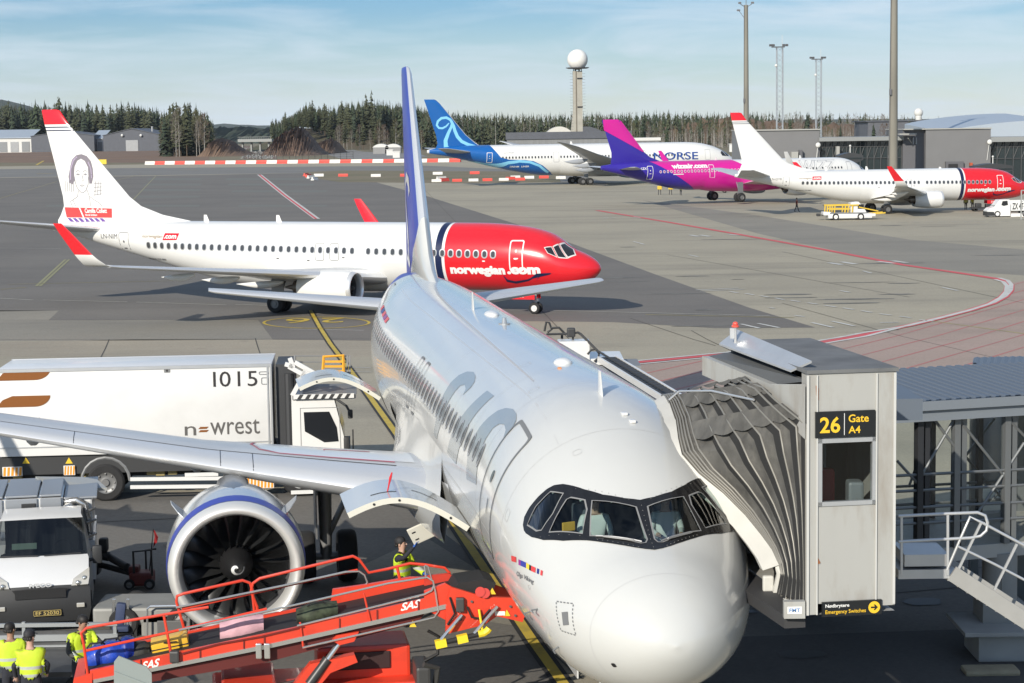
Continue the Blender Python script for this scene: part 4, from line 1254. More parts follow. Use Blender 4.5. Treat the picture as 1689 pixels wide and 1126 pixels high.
for i in range(4):
 mb = MB(); mb.bb((2 + i * 5.5, 3, Z_FAR), (2.9 + i * 5.5, 7, a.z - 1.2)); mb.build('pier', mat('bridge_concrete', (.30, .31, .30), .8), br)
rr = random.Random(77); mb = MB()
for i in range(420):  # rubble in the cutting
 c = G(rr.uniform(398, 456), rr.uniform(243, 262)); s = rr.uniform(.3, 1.0); mb.box((c.x, c.y, c.z + s * .3), (s, s * rr.uniform(.6, 1.2), s * rr.uniform(.6, 1.3)), Matrix.Rotation(rr.uniform(0, 3), 3, 'Z') @ Matrix.Rotation(rr.uniform(-.5, .5), 3, 'X'))
tag(mb.build('rubble', mat('rubble_grey', (.22, .225, .22), .95, var=.4, vscale=.4)), 'grey broken rock heaped in the cutting', 'rubble', kind='stuff')
mb = MB(); fp = []
for i in range(18):
 c = G(404 + 10.5 * i, 263); fp.append(c); mb.tube(c, c + Vector((0, 0, 3.4)), .09, 5)
for z in (1.2, 2.2, 3.3):
 mb.path([p + Vector((0, 0, z)) for p in fp], .04, 4)
tag(mb.build('fence', mat('fence_dark', (.04, .042, .04), .7)), 'thin dark post fence in front of the rock mound', 'fence')

# ------------------------------------------------------------------ water filled barriers
bar_red = mat('barrier_red', (.62, .075, .055), .55, var=.12, vscale=.3); bar_wht = mat('barrier_white', (.66, .65, .62), .6, var=.08, vscale=.3)

def barrier_mesh(L, W, H, m, nm):
 mb = MB(); pl = [(-W / 2, 0), (W / 2, 0), (W / 2, H * .28), (W * .28, H * .55), (W * .22, H), (-W * .22, H), (-W * .28, H * .55), (-W / 2, H * .28)]
 mb.prism(pl, lambda y, z: (-L / 2, y, z), lambda y, z: (L / 2, y, z)); mb.tube((L / 2, 0, 0.1), (L / 2 + .12, 0, .1), .12, 6); return mb

bp = {}
for key, m in (('red', bar_red), ('white', bar_wht)):
 bp[key] = barrier_mesh(4.15, 1.2, 1.3, m, key).build('barrier', m).data
 for o in [o for o in COL.objects if o.data is bp[key]]: bpy.data.objects.remove(o)
a0, a1 = G(240, 271.5), G(760, 267); a0.z = a1.z = Z_FAR; N = 30
for i in range(N):
 key = 'white' if i % 2 == 0 else 'red'; o = bpy.data.objects.new('barrier', bp[key]); COL.objects.link(o); t = (i + .5) / N
 o.location = a0.lerp(a1, t); o.rotation_euler = (0, 0, math.atan2(a1.y - a0.y, a1.x - a0.x)); L = (a1 - a0).length / N; o.scale = (L / 4.2, 1, 1)
 tag(o, key + ' plastic barrier in the unbroken row along the far taxiway', 'barrier', 'barriers in the far row')
near_b = [(509, 292, 'red', 70), (513, 294, 'white', 60), (519, 297, 'white', 70), (526, 291, 'white', 0), (505, 290, 'red', 75), (566, 291, 'red', 0), (620, 291.5, 'white', 0), (668, 291, 'red', 0), (722, 288, 'white', 0), (783, 287, 'red', 0), (720, 300, 'white', 0), (733, 299, 'red', 50), (728, 296, 'white', 40), (754, 299.5, 'red', 0), (781, 299, 'white', 0), (804, 298.5, 'red', 0), (831, 298, 'white', 0), (842, 296, 'red', 20), (858, 297.5, 'red', 0), (873, 294.5, 'white', 0), (897, 294, 'red', 0), (925, 295, 'white', 0), (850, 294, 'white', 10)]
for i, (px, py, key, rz) in enumerate(near_b):
 o = bpy.data.objects.new('barrier', bp[key]); COL.objects.link(o); c = G(px, py); o.location = c; o.rotation_euler = (0, 0, R(rz)); s = 16 / 3248 * c.y / 4.15 if rz < 30 else .6; o.scale = (s, s * 1.1, s * .95)
 tag(o, key + (' plastic barrier on the taxiway edge left of the blue fin' if px < 700 else ' plastic barrier below the blue tailed airliner'), 'barrier', 'loose barriers left of the fin' if px < 700 else 'loose barriers below the blue tailed airliner')
c = G(640 / 3.839, 272); mb = MB(); s = G(167, 271); mb.box((s.x, s.y, s.z + 1.0), (4.2, .5, 1.8), None, .05); mb.tube((s.x - 1.5, s.y, s.z - .1), (s.x - 1.5, s.y, s.z + .3), .08); mb.tube((s.x + 1.5, s.y, s.z - .1), (s.x + 1.5, s.y, s.z + .3), .08)
tag(mb.build('taxiway_sign', mat('sign_yellow', (.75, .55, .05), .5)), 'small yellow taxiway board beside the white tail fin', 'sign')

# ------------------------------------------------------------------ grey pier behind the parked airliners
panel = mat('pier_panel_grey', (.175, .175, .178), .55, .2, var=.04, vscale=.3); panel_d = mat('pier_panel_dark', (.115, .115, .125), .55, .2)
concg = mat('pier_concrete', (.34, .34, .32), .8)
Yp = 350
def ppx(px): return at(px, 250, Yp).x
def ppz(py, px=1480): return at(px, py, Yp).z
pier = empty('terminal_pier', (ppx(1440), Yp, Z_FAR), 0, 'grey clad terminal pier with dark glazed bands behind the right airliner', 'building')
def pbox(nm, a, b, y0, y1, d0, d1, m, par=None):
 mb = MB(); o = Vector(pier.location); pxm = (a + b) / 2
 mb.bb(Vector((ppx(a), Yp + d0, ppz(y1, pxm) if y1 < 320 else Z_FAR)) - o, Vector((ppx(b), Yp + d1, ppz(y0, pxm))) - o); return mb.build(nm, m, par or pier)
pbox('cladding', 1222, 1352, 215, 330, 0, 14, panel); pbox('parapet', 1221, 1353, 213, 215, -.3, 14.3, concg)
g1 = pbox('glazed_wall', 1352, 1490, 232, 330, 1.5, 14, glass_f)
pbox('roof_edge', 1350.5, 1490, 225.5, 232, -.6, 14, mat('roof_edge_grey', (.24, .25, .25), .5))
pbox('cladding', 1490, 1526, 213.5, 330, .6, 16, panel_d); pbox('cladding', 1526, 1633, 213, 330, -.4, 16, panel); pbox('parapet', 1489, 1634, 211.2, 213, -.7, 16.3, concg)
pbox('glazed_wall', 1633, 1760, 233, 330, 1.5, 14, glass_f); pbox('roof_edge', 1633.5, 1760, 225, 233, -.3, 14, mat('roof_edge_grey', (.24, .25, .25), .5))
mb = MB(); o_ = Vector(pier.location)
for a, b, n in ((1353, 1489, 12), (1634, 1755, 9)):
 for i in range(n + 1):
  px = a + (b - a) * i / n; mb.bb(Vector((ppx(px) - .05, Yp + 1.2, Z_FAR)) - o_, Vector((ppx(px) + .05, Yp + 1.6, ppz(233, px))) - o_)
  mb.tube(Vector((ppx(px), Yp + 1.3, ppz(262, px))) - o_, Vector((ppx(px + (b - a) / n * .8), Yp + 1.3, ppz(234, px))) - o_, .07, 5)
 for py in (243, 262): mb.bb(Vector((ppx(a), Yp + 1.15, ppz(py, a))) - o_, Vector((ppx(b), Yp + 1.45, ppz(py - .7, a))) - o_)
mb.build('glazing_frame', mat('frame_dark_steel', (.10, .105, .11), .5, .3), pier)
mb = MB(); rings = []  # curved pale roof at the right edge
for i in range(13):
 t = i / 12; px = 1585 + 190 * t; zt = ppz(217 - 20 * math.sin(t * math.pi / 2) ** .8, px)
 rings.append([Vector((ppx(px), Yp + 14, zt)) - o_, Vector((ppx(px), Yp + 50, zt + 1.5)) - o_, Vector((ppx(px), Yp + 50, ppz(232, px))) - o_, Vector((ppx(px), Yp + 14, ppz(226, px))) - o_])
mb.loft(rings, True, False, True); mb.build('curved_roof', roof_lt, pier, smooth=40)
for a, b, y0, y1, m in ((1558, 1587, 266, 300, panel_d), (1562, 1577, 270, 300, dark_p), (1304, 1315, 250, 300, concg), (1317, 1322, 247, 300, panel_d), (1378, 1383, 241, 300, concg), (1598, 1602, 268, 284, mat('box_orange', (.4, .08, .03), .5))):
 pbox('wall_box', a, b, y0, y1, -1.2 if m is not dark_p else -1.4, 0, m)
mb = MB(); mb.tube(Vector((ppx(1503), Yp - .3, ppz(236))) - o_, Vector((ppx(1494), Yp - 2, ppz(228))) - o_, .08); mb.bb(Vector((ppx(1478), Yp - 3, ppz(222))) - o_, Vector((ppx(1506), Yp - .2, ppz(220))) - o_); mb.build('canopy', concg, pier)
for a in (1506, 1511):
 mb = MB(); mb.bb(Vector((ppx(a), Yp + .3, ppz(238))) - o_, Vector((ppx(a + 2), Yp + .7, ppz(227))) - o_); mb.build('wall_panel', steel_lt, pier)
for px, py in ((1348, 237), (1630, 236)):
 mb = MB(); mb.sphere(Vector((ppx(px), Yp - 1.0, ppz(py))) - o_, .45, 12, 8, (1, .5, 1)); mb.tube(Vector((ppx(px), Yp - .8, ppz(py))) - o_, Vector((ppx(px - 3), Yp - .5, ppz(py + 30))) - o_, .06); mb.build('satellite_dish', white_w, pier, smooth=60)
sl = empty('grey_hall', (at(1480, 225, 760).x, 760, Z_FAR), 0, 'dark grey sloping hall roof behind the pier', 'building'); sx = sl.location.x
mb = MB(); X = lambda p: at(p, 210, 760).x - sx; Zq = lambda py: at(1480, py, 760).z - Z_FAR
mb.prism([(X(1430), 0), (X(1535), 0), (X(1535), Zq(200)), (X(1432), Zq(199))], lambda x, z: (x, 0, z), lambda x, z: (x, 30, z)); mb.build('wall', mat('slate_roof', (.10, .105, .12), .6, var=.1, vscale=.5), sl)
mb = MB(); mb.prism([(X(1428), Zq(200)), (X(1537), Zq(200)), (X(1537), Zq(198)), (X(1428), Zq(198))], lambda x, z: (x, -.6, z), lambda x, z: (x, 31, z)); mb.build('roof', steel_dk, sl)
for px, k in ((1441, 'spruce'), (1500, 'pine'), (1509, 'pine'), (1455, 'birch'), (1462, 'birch')):
 plant(k, px, 740 if k != 'pine' else 700, 205 if k != 'pine' else 203, Z_FAR, 'in front of the grey hall roof', 'trees before the grey hall', 0.05, 3)

def parked_bridge(px0, px1, py0, py1, Y, lab):  # covered passenger bridge end at the pier
 c = at((px0 + px1) / 2, py1, Y); b = empty('passenger_bridge', (c.x, Y, Z_FAR), 0, lab, 'passenger bridge', 'passenger bridges at the pier')
 xl, xr = at(px0, py0, Y).x - c.x, at(px1, py0, Y).x - c.x; z0, z1 = at(px0, py1, Y).z - Z_FAR, at(px0, py0, Y).z - Z_FAR; dk_ = mat('bridge_dark_steel', (.045, .047, .05), .45, .2)
 mb = MB(); n = 10; mb.loft([[(xl + (xr - xl) * t, 0 if s < 0 else 4, zz_) for s, zz_ in ((-1, z0 + (z1 - z0) * .35 * (1 - k)), (-1, z0 + (z1 - z0) * (.75 + .25 * math.sin(math.pi * t))), (1, z0 + (z1 - z0) * (.75 + .25 * math.sin(math.pi * t))), (1, z0 + (z1 - z0) * .35 * (1 - k)))] for t, k in [(i / n, math.sin(math.pi * i / n)) for i in range(n + 1)]], True, False, True)
 mb.build('tunnel', dk_, b, smooth=40)
 mb = MB(); mb.bb((xl + .3, -.15, z0 + (z1 - z0) * .45), (xr - .3, -.05, z0 + (z1 - z0) * .55)); mb.build('window_band', glass_f, b)
 mb = MB(); mb.tube(((xl + xr) / 2, 2, 0), ((xl + xr) / 2, 2, z0 + .2), .35, 10); mb.build('support', concg, b)
 mb = MB(); mb.tube(((xl + xr) / 2, 1, z1), ((xl + xr) / 2, 1, z1 + 1.0), .08, 6); mb.sphere(((xl + xr) / 2, 1, z1 + 1.1), .18); mb.build('beacon', white_w, b)
 return b

parked_bridge(1384, 1424, 252, 270, 318, 'dark covered bridge at the nose of the airliner behind')
parked_bridge(1608, 1672, 270, 288, 318, 'dark covered bridge above the red airliner nose')

# ------------------------------------------------------------------ masts
mconc = mat('mast_concrete', (.205, .195, .165), .85, var=.15, vscale=.4, dirt=(.1, .1, .09), dirt_amt=.5, dirt_scale=.3, stretch=(1, 1, .2))
for px, w, Y, top, lab in ((1231, 8.4, 470, 8, 'slim concrete floodlight mast rising behind the white tail fin'), (1473, 13.5, 336, -60, 'thick concrete mast standing in front of the grey pier')):
 c = at(px, 280, Y); m_ = empty('light_mast', (c.x, Y, Z_FAR), 0, lab, 'mast', 'concrete floodlight masts'); r = w / 2 * Y / 3248; zt = at(px, top, Y).z - Z_FAR
 mb = MB(); mb.tube((0, 0, 0), (0, 0, zt), r * 1.15, 14, r * .78); mb.build('pole', mconc, m_, smooth=40)
 mb = MB()
 for s in (-1, 1):
  mb.tube((0, 0, zt - .6), (s * 1.3, 0, zt + .2), .09, 6); mb.box((s * 1.5, -.2, zt + .5), (.7, .5, .45), None, .06)
 mb.tube((0, 0, zt), (0, 0, zt + 1.6), .08, 6); mb.tube((-1.6, 0, zt - 1.4), (-.3, 0, zt - 3.2), .06, 5); mb.box((-1.8, -.1, zt - 1.2), (.8, .5, .4), None, .06); mb.build('lamp_head', mat('lamp_grey', (.15, .15, .16), .5, .4), m_)
 mb = MB(); mb.bb((-r * 1.25, -r * 1.3, zt * .42), (-r * .7, -r * .9, zt * .42 + 1.0)); mb.tube((-r * 1.05, -r * .6, 0), (-r * .85, -r * .6, zt), .05, 5); mb.build('cable', mat('lamp_grey', (.15, .15, .16), .5, .4), m_)
lat = mat('lattice_galvanised', (.42, .45, .48), .4, .5)
for px, Y, top, bot, lab in ((1286, 640, 78, 232, 'left thin lattice light mast in the sky'), (1350, 740, 98, 226, 'right thin lattice light mast in the sky')):
 c = at(px, bot, Y); m_ = empty('lattice_mast', (c.x, Y, Z_FAR), 0, lab, 'mast', 'lattice light masts'); zt = at(px, top, Y).z - Z_FAR; mb = MB(); w = .95
 cs = [(-w, -w), (w, -w), (w, w), (-w, w)]
 for x, y in cs: mb.tube((x, y, 0), (x, y, zt), .14, 5)
 n = 22
 for i in range(n):
  z0, z1 = zt * i / n, zt * (i + 1) / n
  for k in range(4):
   a, b = cs[k], cs[(k + 1) % 4]
   if i % 2: a, b = b, a
   mb.tube((*a, z0), (*b, z1), .055, 3, caps=False)
 mb.build('lattice', lat, m_)
 mb = MB(); mb.bb((-2.6, -.6, zt), (1.6, .6, zt + .3))
 for s in (-3.0, -2.1, 1.2, 2.2): mb.box((s, -.5, zt + .7), (.9, .6, .7), None, .08)
 mb.build('lamp_head', mat('lamp_dark', (.06, .06, .065), .5), m_)
 mb = MB(); mb.sphere((-w - .3, -w, zt * .84), .5, 8, 6); mb.tube((.8, 0, zt), (.8, 0, zt + 4), .06, 4); mb.build('aerial', white_w, m_)
def engine_mats(cowl, lip=None, ring=None):
 return {'cowl': cowl, 'lip': lip or bare_p, 'ring': ring, 'duct': duct_p, 'fan': fan_p, 'spin': spin_p, 'white': white_p, 'exhaust': exh_p}

def pylon(parent, x0, x1, ys, z0, z1, m, w=.36):
 mb = MB(); rings = []
 for t, zz in ((0, z0), (.35, z0 + (z1 - z0) * .55), (.7, z0 + (z1 - z0) * .9), (1, z1)):
  xa = x0 + (x1 - x0) * .42 * t; L = (x1 - x0) * (1 - .42 * t); r = []
  for k in range(12):
   a = 2 * math.pi * k / 12
   r.append((xa + L / 2 * (1 - math.cos(a)), ys + w / 2 * math.sin(a), zz))
  rings.append(r)
 mb.loft(rings, True, False, True)
 return mb.build('pylon', m, parent, smooth=50)

# ================================================================== the near white airliner at the gate
def build_near_airliner():
 F = F_A320
 root = empty('airliner', label='pearl white airliner with blue tail fin, nose toward us at the gate', cat='airliner')
 place_aircraft(root, 2.216, 26.607, 1.7244, -.20)
 up = [(0, 2.27), (.134, 2.323), (.31, 2.456), (.447, 2.637), (.535, 2.795), (.611, 2.925), (.689, 3.014), (.761, 3.05), (.868, 3.065), (.994, 3.068), (1.083, 3.046), (1.136, 2.975)]
 lo = [(1.155, 2.88), (1.151, 2.80), (1.114, 2.637), (1.007, 2.387), (.819, 2.103), (.6, 1.869), (.466, 1.715), (.332, 1.576), (.194, 1.445), (.09, 1.37), (0, 1.335)]
 outer = up + lo  # (theta, x), starboard half
 full = [(t, x) for t, x in outer] + [(-t, x) for t, x in reversed(outer[1:-1])]
 p1 = [(1.094, 2.864), (.93, 2.952), (.74, 2.953), (.635, 2.763), (.80, 2.583), (.978, 2.526), (1.03, 2.60)]
 p2 = [(.914, 2.389), (.63, 2.64), (.59, 2.63), (.475, 2.475), (.486, 2.318), (.609, 1.997)]
 p3 = [(.555, 1.908), (.42, 2.43), (.05, 2.16), (.035, 1.56), (.06, 1.50), (.11, 1.50)]
 panes = [p1, p2, p3]; mirror = lambda p: [(-t, x) for t, x in reversed(p)]
 allp = panes + [mirror(p) for p in panes]

 def inside(t, x, poly):
  c = False; j = len(poly) - 1
  for i in range(len(poly)):
   ti, xi = poly[i]; tj, xj = poly[j]
   if (xi > x) != (xj > x) and t < (tj - ti) * (x - xi) / (xj - xi) + ti: c = not c
   j = i
  return c
 def grow(poly, k):
  ct = sum(p[0] for p in poly) / len(poly); cx = sum(p[1] for p in poly) / len(poly)
  return [(ct + (t - ct) * k, cx + (x - cx) * k) for t, x in poly]
 def skip(x, t):
  if t > math.pi: t -= 2 * math.pi
  return any(inside(t, x, grow(p, 1.06)) for p in allp)
 xe = [1.25 + .05 * i for i in range(40)]
 def region(x, y, z):
  return 1 if (x - 33.2) + (z - 5.0) * .9 > 0 else 0
 fus = fuselage_mesh(F, 'fuselage', [sas_p, sasblue_p], root, region, [((33.2, 0, 5.0), (1, 0, .9))], xe, 120, skip)
 # black windscreen surround with real openings, glass, flight deck
 VF = holed2d(full, allp)
 VF = chop2d(VF, .06, .08)
 sk = F.skin(.012)
 blk = mat('windscreen_surround_black', (.010, .010, .011), .22, 0, .3)
 ms = decal('windscreen_surround', VF, lambda t, x: sk(x, t), blk, root)
 gl = glass_mat('cockpit_glass', (.62, .72, .70), .035)
 for p in allp:
  g = chop2d(poly2d(p), .1, .1); sg = F.skin(.004)
  pane = decal('cockpit_window', g, lambda t, x: sg(x, t), gl, ms)
  st = stroke2d(grow(p, .985), .016, True); s2 = F.skin(.017)
  decal('window_seal', chop2d(st, .1, .1), lambda t, x: s2(x, t), mat('seal_grey', (.22, .22, .22), .5), pane)
 mb = MB()  # rivets round the frames
 for t0, x0, t1, x1, n in ((.0, 1.40, .0, 2.18, 10), (.10, 2.29, .52, 2.72, 9), (-.10, 2.29, -.52, 2.72, 9), (.64, 2.0, 1.02, 2.47, 5), (.15, 1.44, .5, 1.79, 9), (-.15, 1.44, -.5, 1.79, 9)):
  for i in range(n):
   u = i / (n - 1); mb.sphere(F.P(x0 + (x1 - x0) * u, t0 + (t1 - t0) * u, .012), .006, 6, 4)
 mb.build('rivets', mat('rivet_grey', (.14, .14, .14), .4, .6), ms)
 for sgn in (1, -1):  # wipers
  mb = MB(); pts = [F.P(1.52 + .33 * i / 6, sgn * (.10 + .40 * i / 6), .03) for i in range(7)]
  mb.path(pts, .012, 6); mb.bar(pts[1], pts[5], .05, .02)
  mb.build('wiper', mat('wiper_metal', (.45, .45, .45), .35, .6), ms)
 # flight deck inside
 inn = mat('flight_deck_dark', (.045, .05, .05), .7); seat = mat('flight_deck_seat', (.10, .11, .14), .8)
 mb = MB()
 mb.bb((1.75, -1.2, 3.2), (3.9, 1.2, 3.45)); mb.bb((3.9, -1.3, 3.2), (4.0, 1.3, 4.9))
 rings = []
 for x in (1.55, 1.8, 2.1):
  rings.append([(x, .80 * F.prm(x)[2] * k, 3.45 + .32 * (x - 1.3) + .13 * (1 - k * k)) for k in (-1, -.6, -.2, .2, .6, 1)])
 mb.loft(rings, False)
 mb.bb((2.05, -1.25, 3.3), (2.2, 1.25, 3.72))
 mb.build('instrument_panel', inn, root)
 for s in (1, -1):
  mb = MB(); mb.box((3.15, s * .62, 3.9), (.16, .5, .95), None, .06); mb.box((2.95, s * .62, 3.55), (.5, .5, .14), None, .05); mb.box((3.12, s * .62, 4.45), (.1, .26, .2), None, .04)
  mb.build('pilot_seat', seat, root, smooth=40)
 mb = MB(); mb.box((2.62, 1.02, 4.12), (.03, .22, .14), Matrix.Rotation(R(20), 3, 'Z'), .02)
 mb.build('yellow_card', mat('card_amber', (.75, .42, .06), .6), root)
 # doors, windows, lines
 def band(x0, x1, t0, t1, w, m, nm, off=.012):
  o_ = [(x, t) for x, t in rrect((x0 + x1) / 2, (t0 + t1) / 2, x1 - x0, t1 - t0, .10, 5)]
  i_ = [(x, t) for x, t in rrect((x0 + x1) / 2, (t0 + t1) / 2, x1 - x0 - 2 * w, t1 - t0 - 1.5 * w, .08, 5)]
  s_ = F.skin(off)
  return decal(nm, chop2d(ring2d(o_, i_), .3, .08), s_, m, root)
 d = band(4.42, 5.46, .69, 1.82, .05, gap_p, 'passenger_door')
 s_ = F.skin(.014)
 decal('door_window', poly2d([(4.94 + .07 * math.cos(a), 1.19 + .055 * math.sin(a)) for a in [k * .524 for k in range(12)]]), s_, glassd_p, d)
 decal('door_handle', poly2d(rrect(4.8, 1.42, .05, .14, .02, 1)), s_, gap_p, d)
 band(4.42, 5.46, -1.82, -.69, .05, gap_p, 'passenger_door')
 band(31.1, 31.95, .62, 1.72, .04, gap_p, 'passenger_door')
 for xx in (15.95, 17.0):
  band(xx - .28, xx + .28, .92, 1.52, .035, gap_p, 'emergency_exit')
 k = 0
 x = 6.35
 while x < 30.4:
  zt = 1.176
  if True:
   s3 = F.skin(.012)
   V, Fc = ring2d(rrect(x, zt, .30, .215, .13, 3), rrect(x, zt, .22, .165, .10, 3))
   Vd = [s3(*p) for p in V]; b = len(Vd); s4 = F.skin(.013)
   inn_ = rrect(x, zt, .22, .165, .10, 3)
   Vd += [s4(*p) for p in inn_]; Fc = Fc + [list(range(b, b + len(inn_)))]
   raw_mesh('cabin_window', Vd, Fc, DARKWIN, root, False, [0] * (len(Fc) - 1) + [1])
  x += .533
 # big silver letter strokes
 L1 = [(11.5, 1.45), (12.02, 1.44), (12.1, 1.25), (12.259, 1.151), (12.328, 1.032), (12.353, .911), (12.161, .803), (11.795, .724), (11.294, .685), (10.874, .698), (10.456, .746), (10.333, .809), (10.461, .917), (10.642, .855), (11.004, .834), (11.30, .87), (11.40, .962), (11.42, 1.087), (11.40, 1.188), (11.30, 1.28)]
 L2 = [(9.86, 1.45), (9.74, 1.264), (9.54, 1.146), (9.36, 1.008), (9.157, .875), (8.96, .731), (8.169, .724), (8.263, .835), (8.36, .943), (8.437, 1.058), (8.48, 1.173), (8.54, 1.45)]
 L3 = [(7.1, 1.46), (7.403, 1.30), (7.49, 1.122), (7.442, 1.008), (7.283, .902), (7.045, .798), (6.726, .733), (6.296, .694), (5.875, .701), (5.591, .735), (5.434, .801), (5.473, .911), (5.657, .855), (5.977, .836), (6.276, .865), (6.465, .932), (6.50, 1.031), (6.46, 1.129), (6.3, 1.25), (6.0, 1.40)]
 for Lp in (L1, L2, L3):
  decal('livery_letter', chop2d(poly2d(Lp), .3, .06), F.skin(.006), silver_p, root)
 # flags strip and ship name on the nose, small markings
 cols = {'r': (.62, .05, .05), 'b': (.03, .04, .3), 'm': (.25, .02, .22), 'k': (.01, .01, .01), 'y': (.75, .55, .04), 'n': (.02, .03, .2)}
 fl = [(3.06, 2.86, 1.468, 1.414, 'r'), (2.76, 2.68, 1.400, 1.378, 'm'), (2.68, 2.50, 1.378, 1.325, 'b'), (2.50, 2.41, 1.325, 1.302, 'y'), (2.41, 2.35, 1.302, 1.285, 'k'), (2.35, 2.235, 1.285, 1.249, 'r'), (2.195, 2.145, 1.235, 1.218, 'n'), (2.105, 2.055, 1.205, 1.19, 'r')]
 for x0, x1, t0, t1, c in fl:
  decal('flag_marking', poly2d([(x0, t0), (x1, t1), (x1 - .035, t1 + .042), (x0 - .035, t0 + .042)]), F.skin(.012), mat('flag_' + c, cols[c], .3), root)
 V, Fc = text2d('Olga Viking', bold=.008, width=1.0, height=1.0)
 dd = lambda u, v: (2.775 - .60 * u, 1.585 - .165 * u - (.062 if True else 0) * v)
 decal('name_lettering', (V, Fc), lambda u, v: F.skin(.012)(*dd(u, v)), mat('letter_grey', (.12, .12, .13), .5), root)
 decal('static_port', poly2d([(1.356, 1.40), (1.24, 1.35), (1.175, 1.52), (1.294, 1.565)]), F.skin(.012), gap_p, root)
 q = [(1.531, 1.317), (1.191, 1.21), (1.031, 1.63), (1.352, 1.65)]; vfs = []
 for i in range(4):
  a, b = q[i], q[(i + 1) % 4]; n = 8 if i % 2 else 5
  for k in range(n):
   u0, u1 = (k + .2) / n, (k + .75) / n
   vfs.append(stroke2d([(a[0] + (b[0] - a[0]) * u, (a[1] + (b[1] - a[1]) * u) * 1.0) for u in (u0, u1)], .016))
 decal('static_port_marking', merge2d(*vfs), F.skin(.012), gap_p, root)
 ringp = [(.80, t * .1) for t in range(-31, 32)]
 decal('radome_joint', stroke2d([(.78 + .02 * math.cos(t), t) for _, t in ringp], .004), F.skin(.003), mat('joint_grey', (.42, .42, .43), .5), root)
 decal('drain_marking', poly2d(rrect(.54, 2.09, .06, .09, .02, 2)), F.skin(.008), dark_p, root)
 for pts in ([(24.8, .19), (21.7, .23), (17.7, .28), (12.9, .33), (7.3, .388)],):
  decal('skin_joint', chop2d(stroke2d(pts, .012), .8), F.skin(.003), mat('joint_grey', (.42, .42, .43), .5), root)
 jm = mat('joint_pale', (.44, .44, .44), .5)
 for xx in (3.75, 6.0, 7.9, 10.6, 13.4, 16.6, 20.0, 23.2, 26.6, 29.4):
  decal('skin_joint', chop2d(stroke2d([(xx, -1.5 + .1 * i) for i in range(36)], .007), None, None), F.skin(.003), jm, root)
 for tt in (.52, 1.62):
  decal('skin_joint', chop2d(stroke2d([(3.8, tt), (29.0, tt)], .004), .8), F.skin(.003), jm, root)
 for xx, tt, w_, h_ in ((1.9, 1.75, .35, .22), (2.7, 1.9, .3, .2), (3.6, 1.25, .16, .1), (6.1, 1.75, .3, .12), (2.3, 1.5, .08, .05), (6.6, .45, .2, .1), (9.2, .3, .25, .1), (3.4, .4, .12, .08)):
  o_ = rrect(xx, tt, w_, h_, .03, 2); decal('access_panel', ring2d(o_, rrect(xx, tt, w_ - .016, h_ - .009, .026, 2)), F.skin(.004), jm, root)
 for xx, tt in ((2.0, 1.62), (2.35, 1.78), (1.6, 1.95)):
  mb = MB(); p = Vector(F.P(xx, tt)); q = Vector(F.P(xx, tt, .10)); mb.tube(p, q, .012, 6); mb.tube(q, q + Vector((-.16, 0, 0)), .010, 6); mb.build('air_data_probe', gap_p, root)
 # tail side flags
 for i, c in enumerate(('r', 'n', 'r', 'm', 'r')):
  x0 = 28.6 - i * .64
  decal('flag_marking', chop2d(poly2d([(x0, .90), (x0 - .5, .90), (x0 - .4, .985), (x0 + .1, .985)]), .3), F.skin(.012), mat('flag_' + c, cols[c], .3), root)
 # roof antennas
 antenna(F, 4.95, .42, .40, white_p, root); antenna(F, 19.4, .42, .42, white_p, root, th=.06)
 for xx, tt, L in ((18.2, -.06, .8), (8.55, 0, .5)):
  p = F.P(xx, tt); mb = MB(); mb.sphere((xx, p[1], p[2]), 1, 14, 8, (L / 2, .17, .09)); mb.build('antenna_blister', white_p, root, smooth=80)
 mb = MB(); p = F.P(15.9, -.03); mb.tube(p, p + np.array((0, 0, .14)), .06, 10, .04); mb.tube(p, p + np.array((0, 0, .02)), .13, 12); mb.build('anti_collision_beacon', mat('beacon_metal', (.5, .5, .5), .3, .6), root)
 for dx_ in (4.25, 4.0):
  p = F.P(dx_, -.10 if dx_ > 4.1 else -.14); mb = MB(); mb.box(p, (.16, .10, .05), None, .02); mb.build('roof_fitting', white_p, root)
 mb = MB(); p = F.P(7.8, .1); mb.box(p, (.10, .07, .05), None, .02); mb.build('roof_fitting', mat('fitting_orange', (.6, .25, .1), .5), root)
 # wings
 for sd in (1, -1):
  secs = [(0.3, 10.9, 2.35, 8.0, .15, 3), (1.9, 11.75, 2.72, 7.0, .145, 3), (3.8, 12.72, 2.97, 5.75, .13, 3), (6.4, 14.05, 3.30, 4.05, .12, 2.5), (11.0, 16.3, 3.90, 2.9, .11, 1), (16.4, 19.0, 4.66, 1.75, .10, 0), (16.9, 19.3, 4.75, 1.6, .10, 0)]
  w = surf_mesh('wing', secs, [wing_p, bare_p, wing_p], root, side=sd, le=.155, ncut=(.05, .72), n=16)
  wt = wing_top(secs, .008, sd)
  for a_, b_ in ((2.6, 16.2),):
   sp = [a_ + (b_ - a_) * i / 40 for i in range(41)]
   decal('panel_line', stroke2d([(.158, s) for s in sp], .007), lambda c, s: wt(c, s), dark_p, w)
   decal('panel_line', stroke2d([(.70, s) for s in sp], .008), lambda c, s: wt(c, s), gap_p, w)
  for s in (5.45, 6.1, 9.1, 12.2, 15.0):
   decal('panel_line', stroke2d([(.002 + .155 * i / 10, s) for i in range(11)], .012), lambda c, s: wt(c, s), dark_p, w)
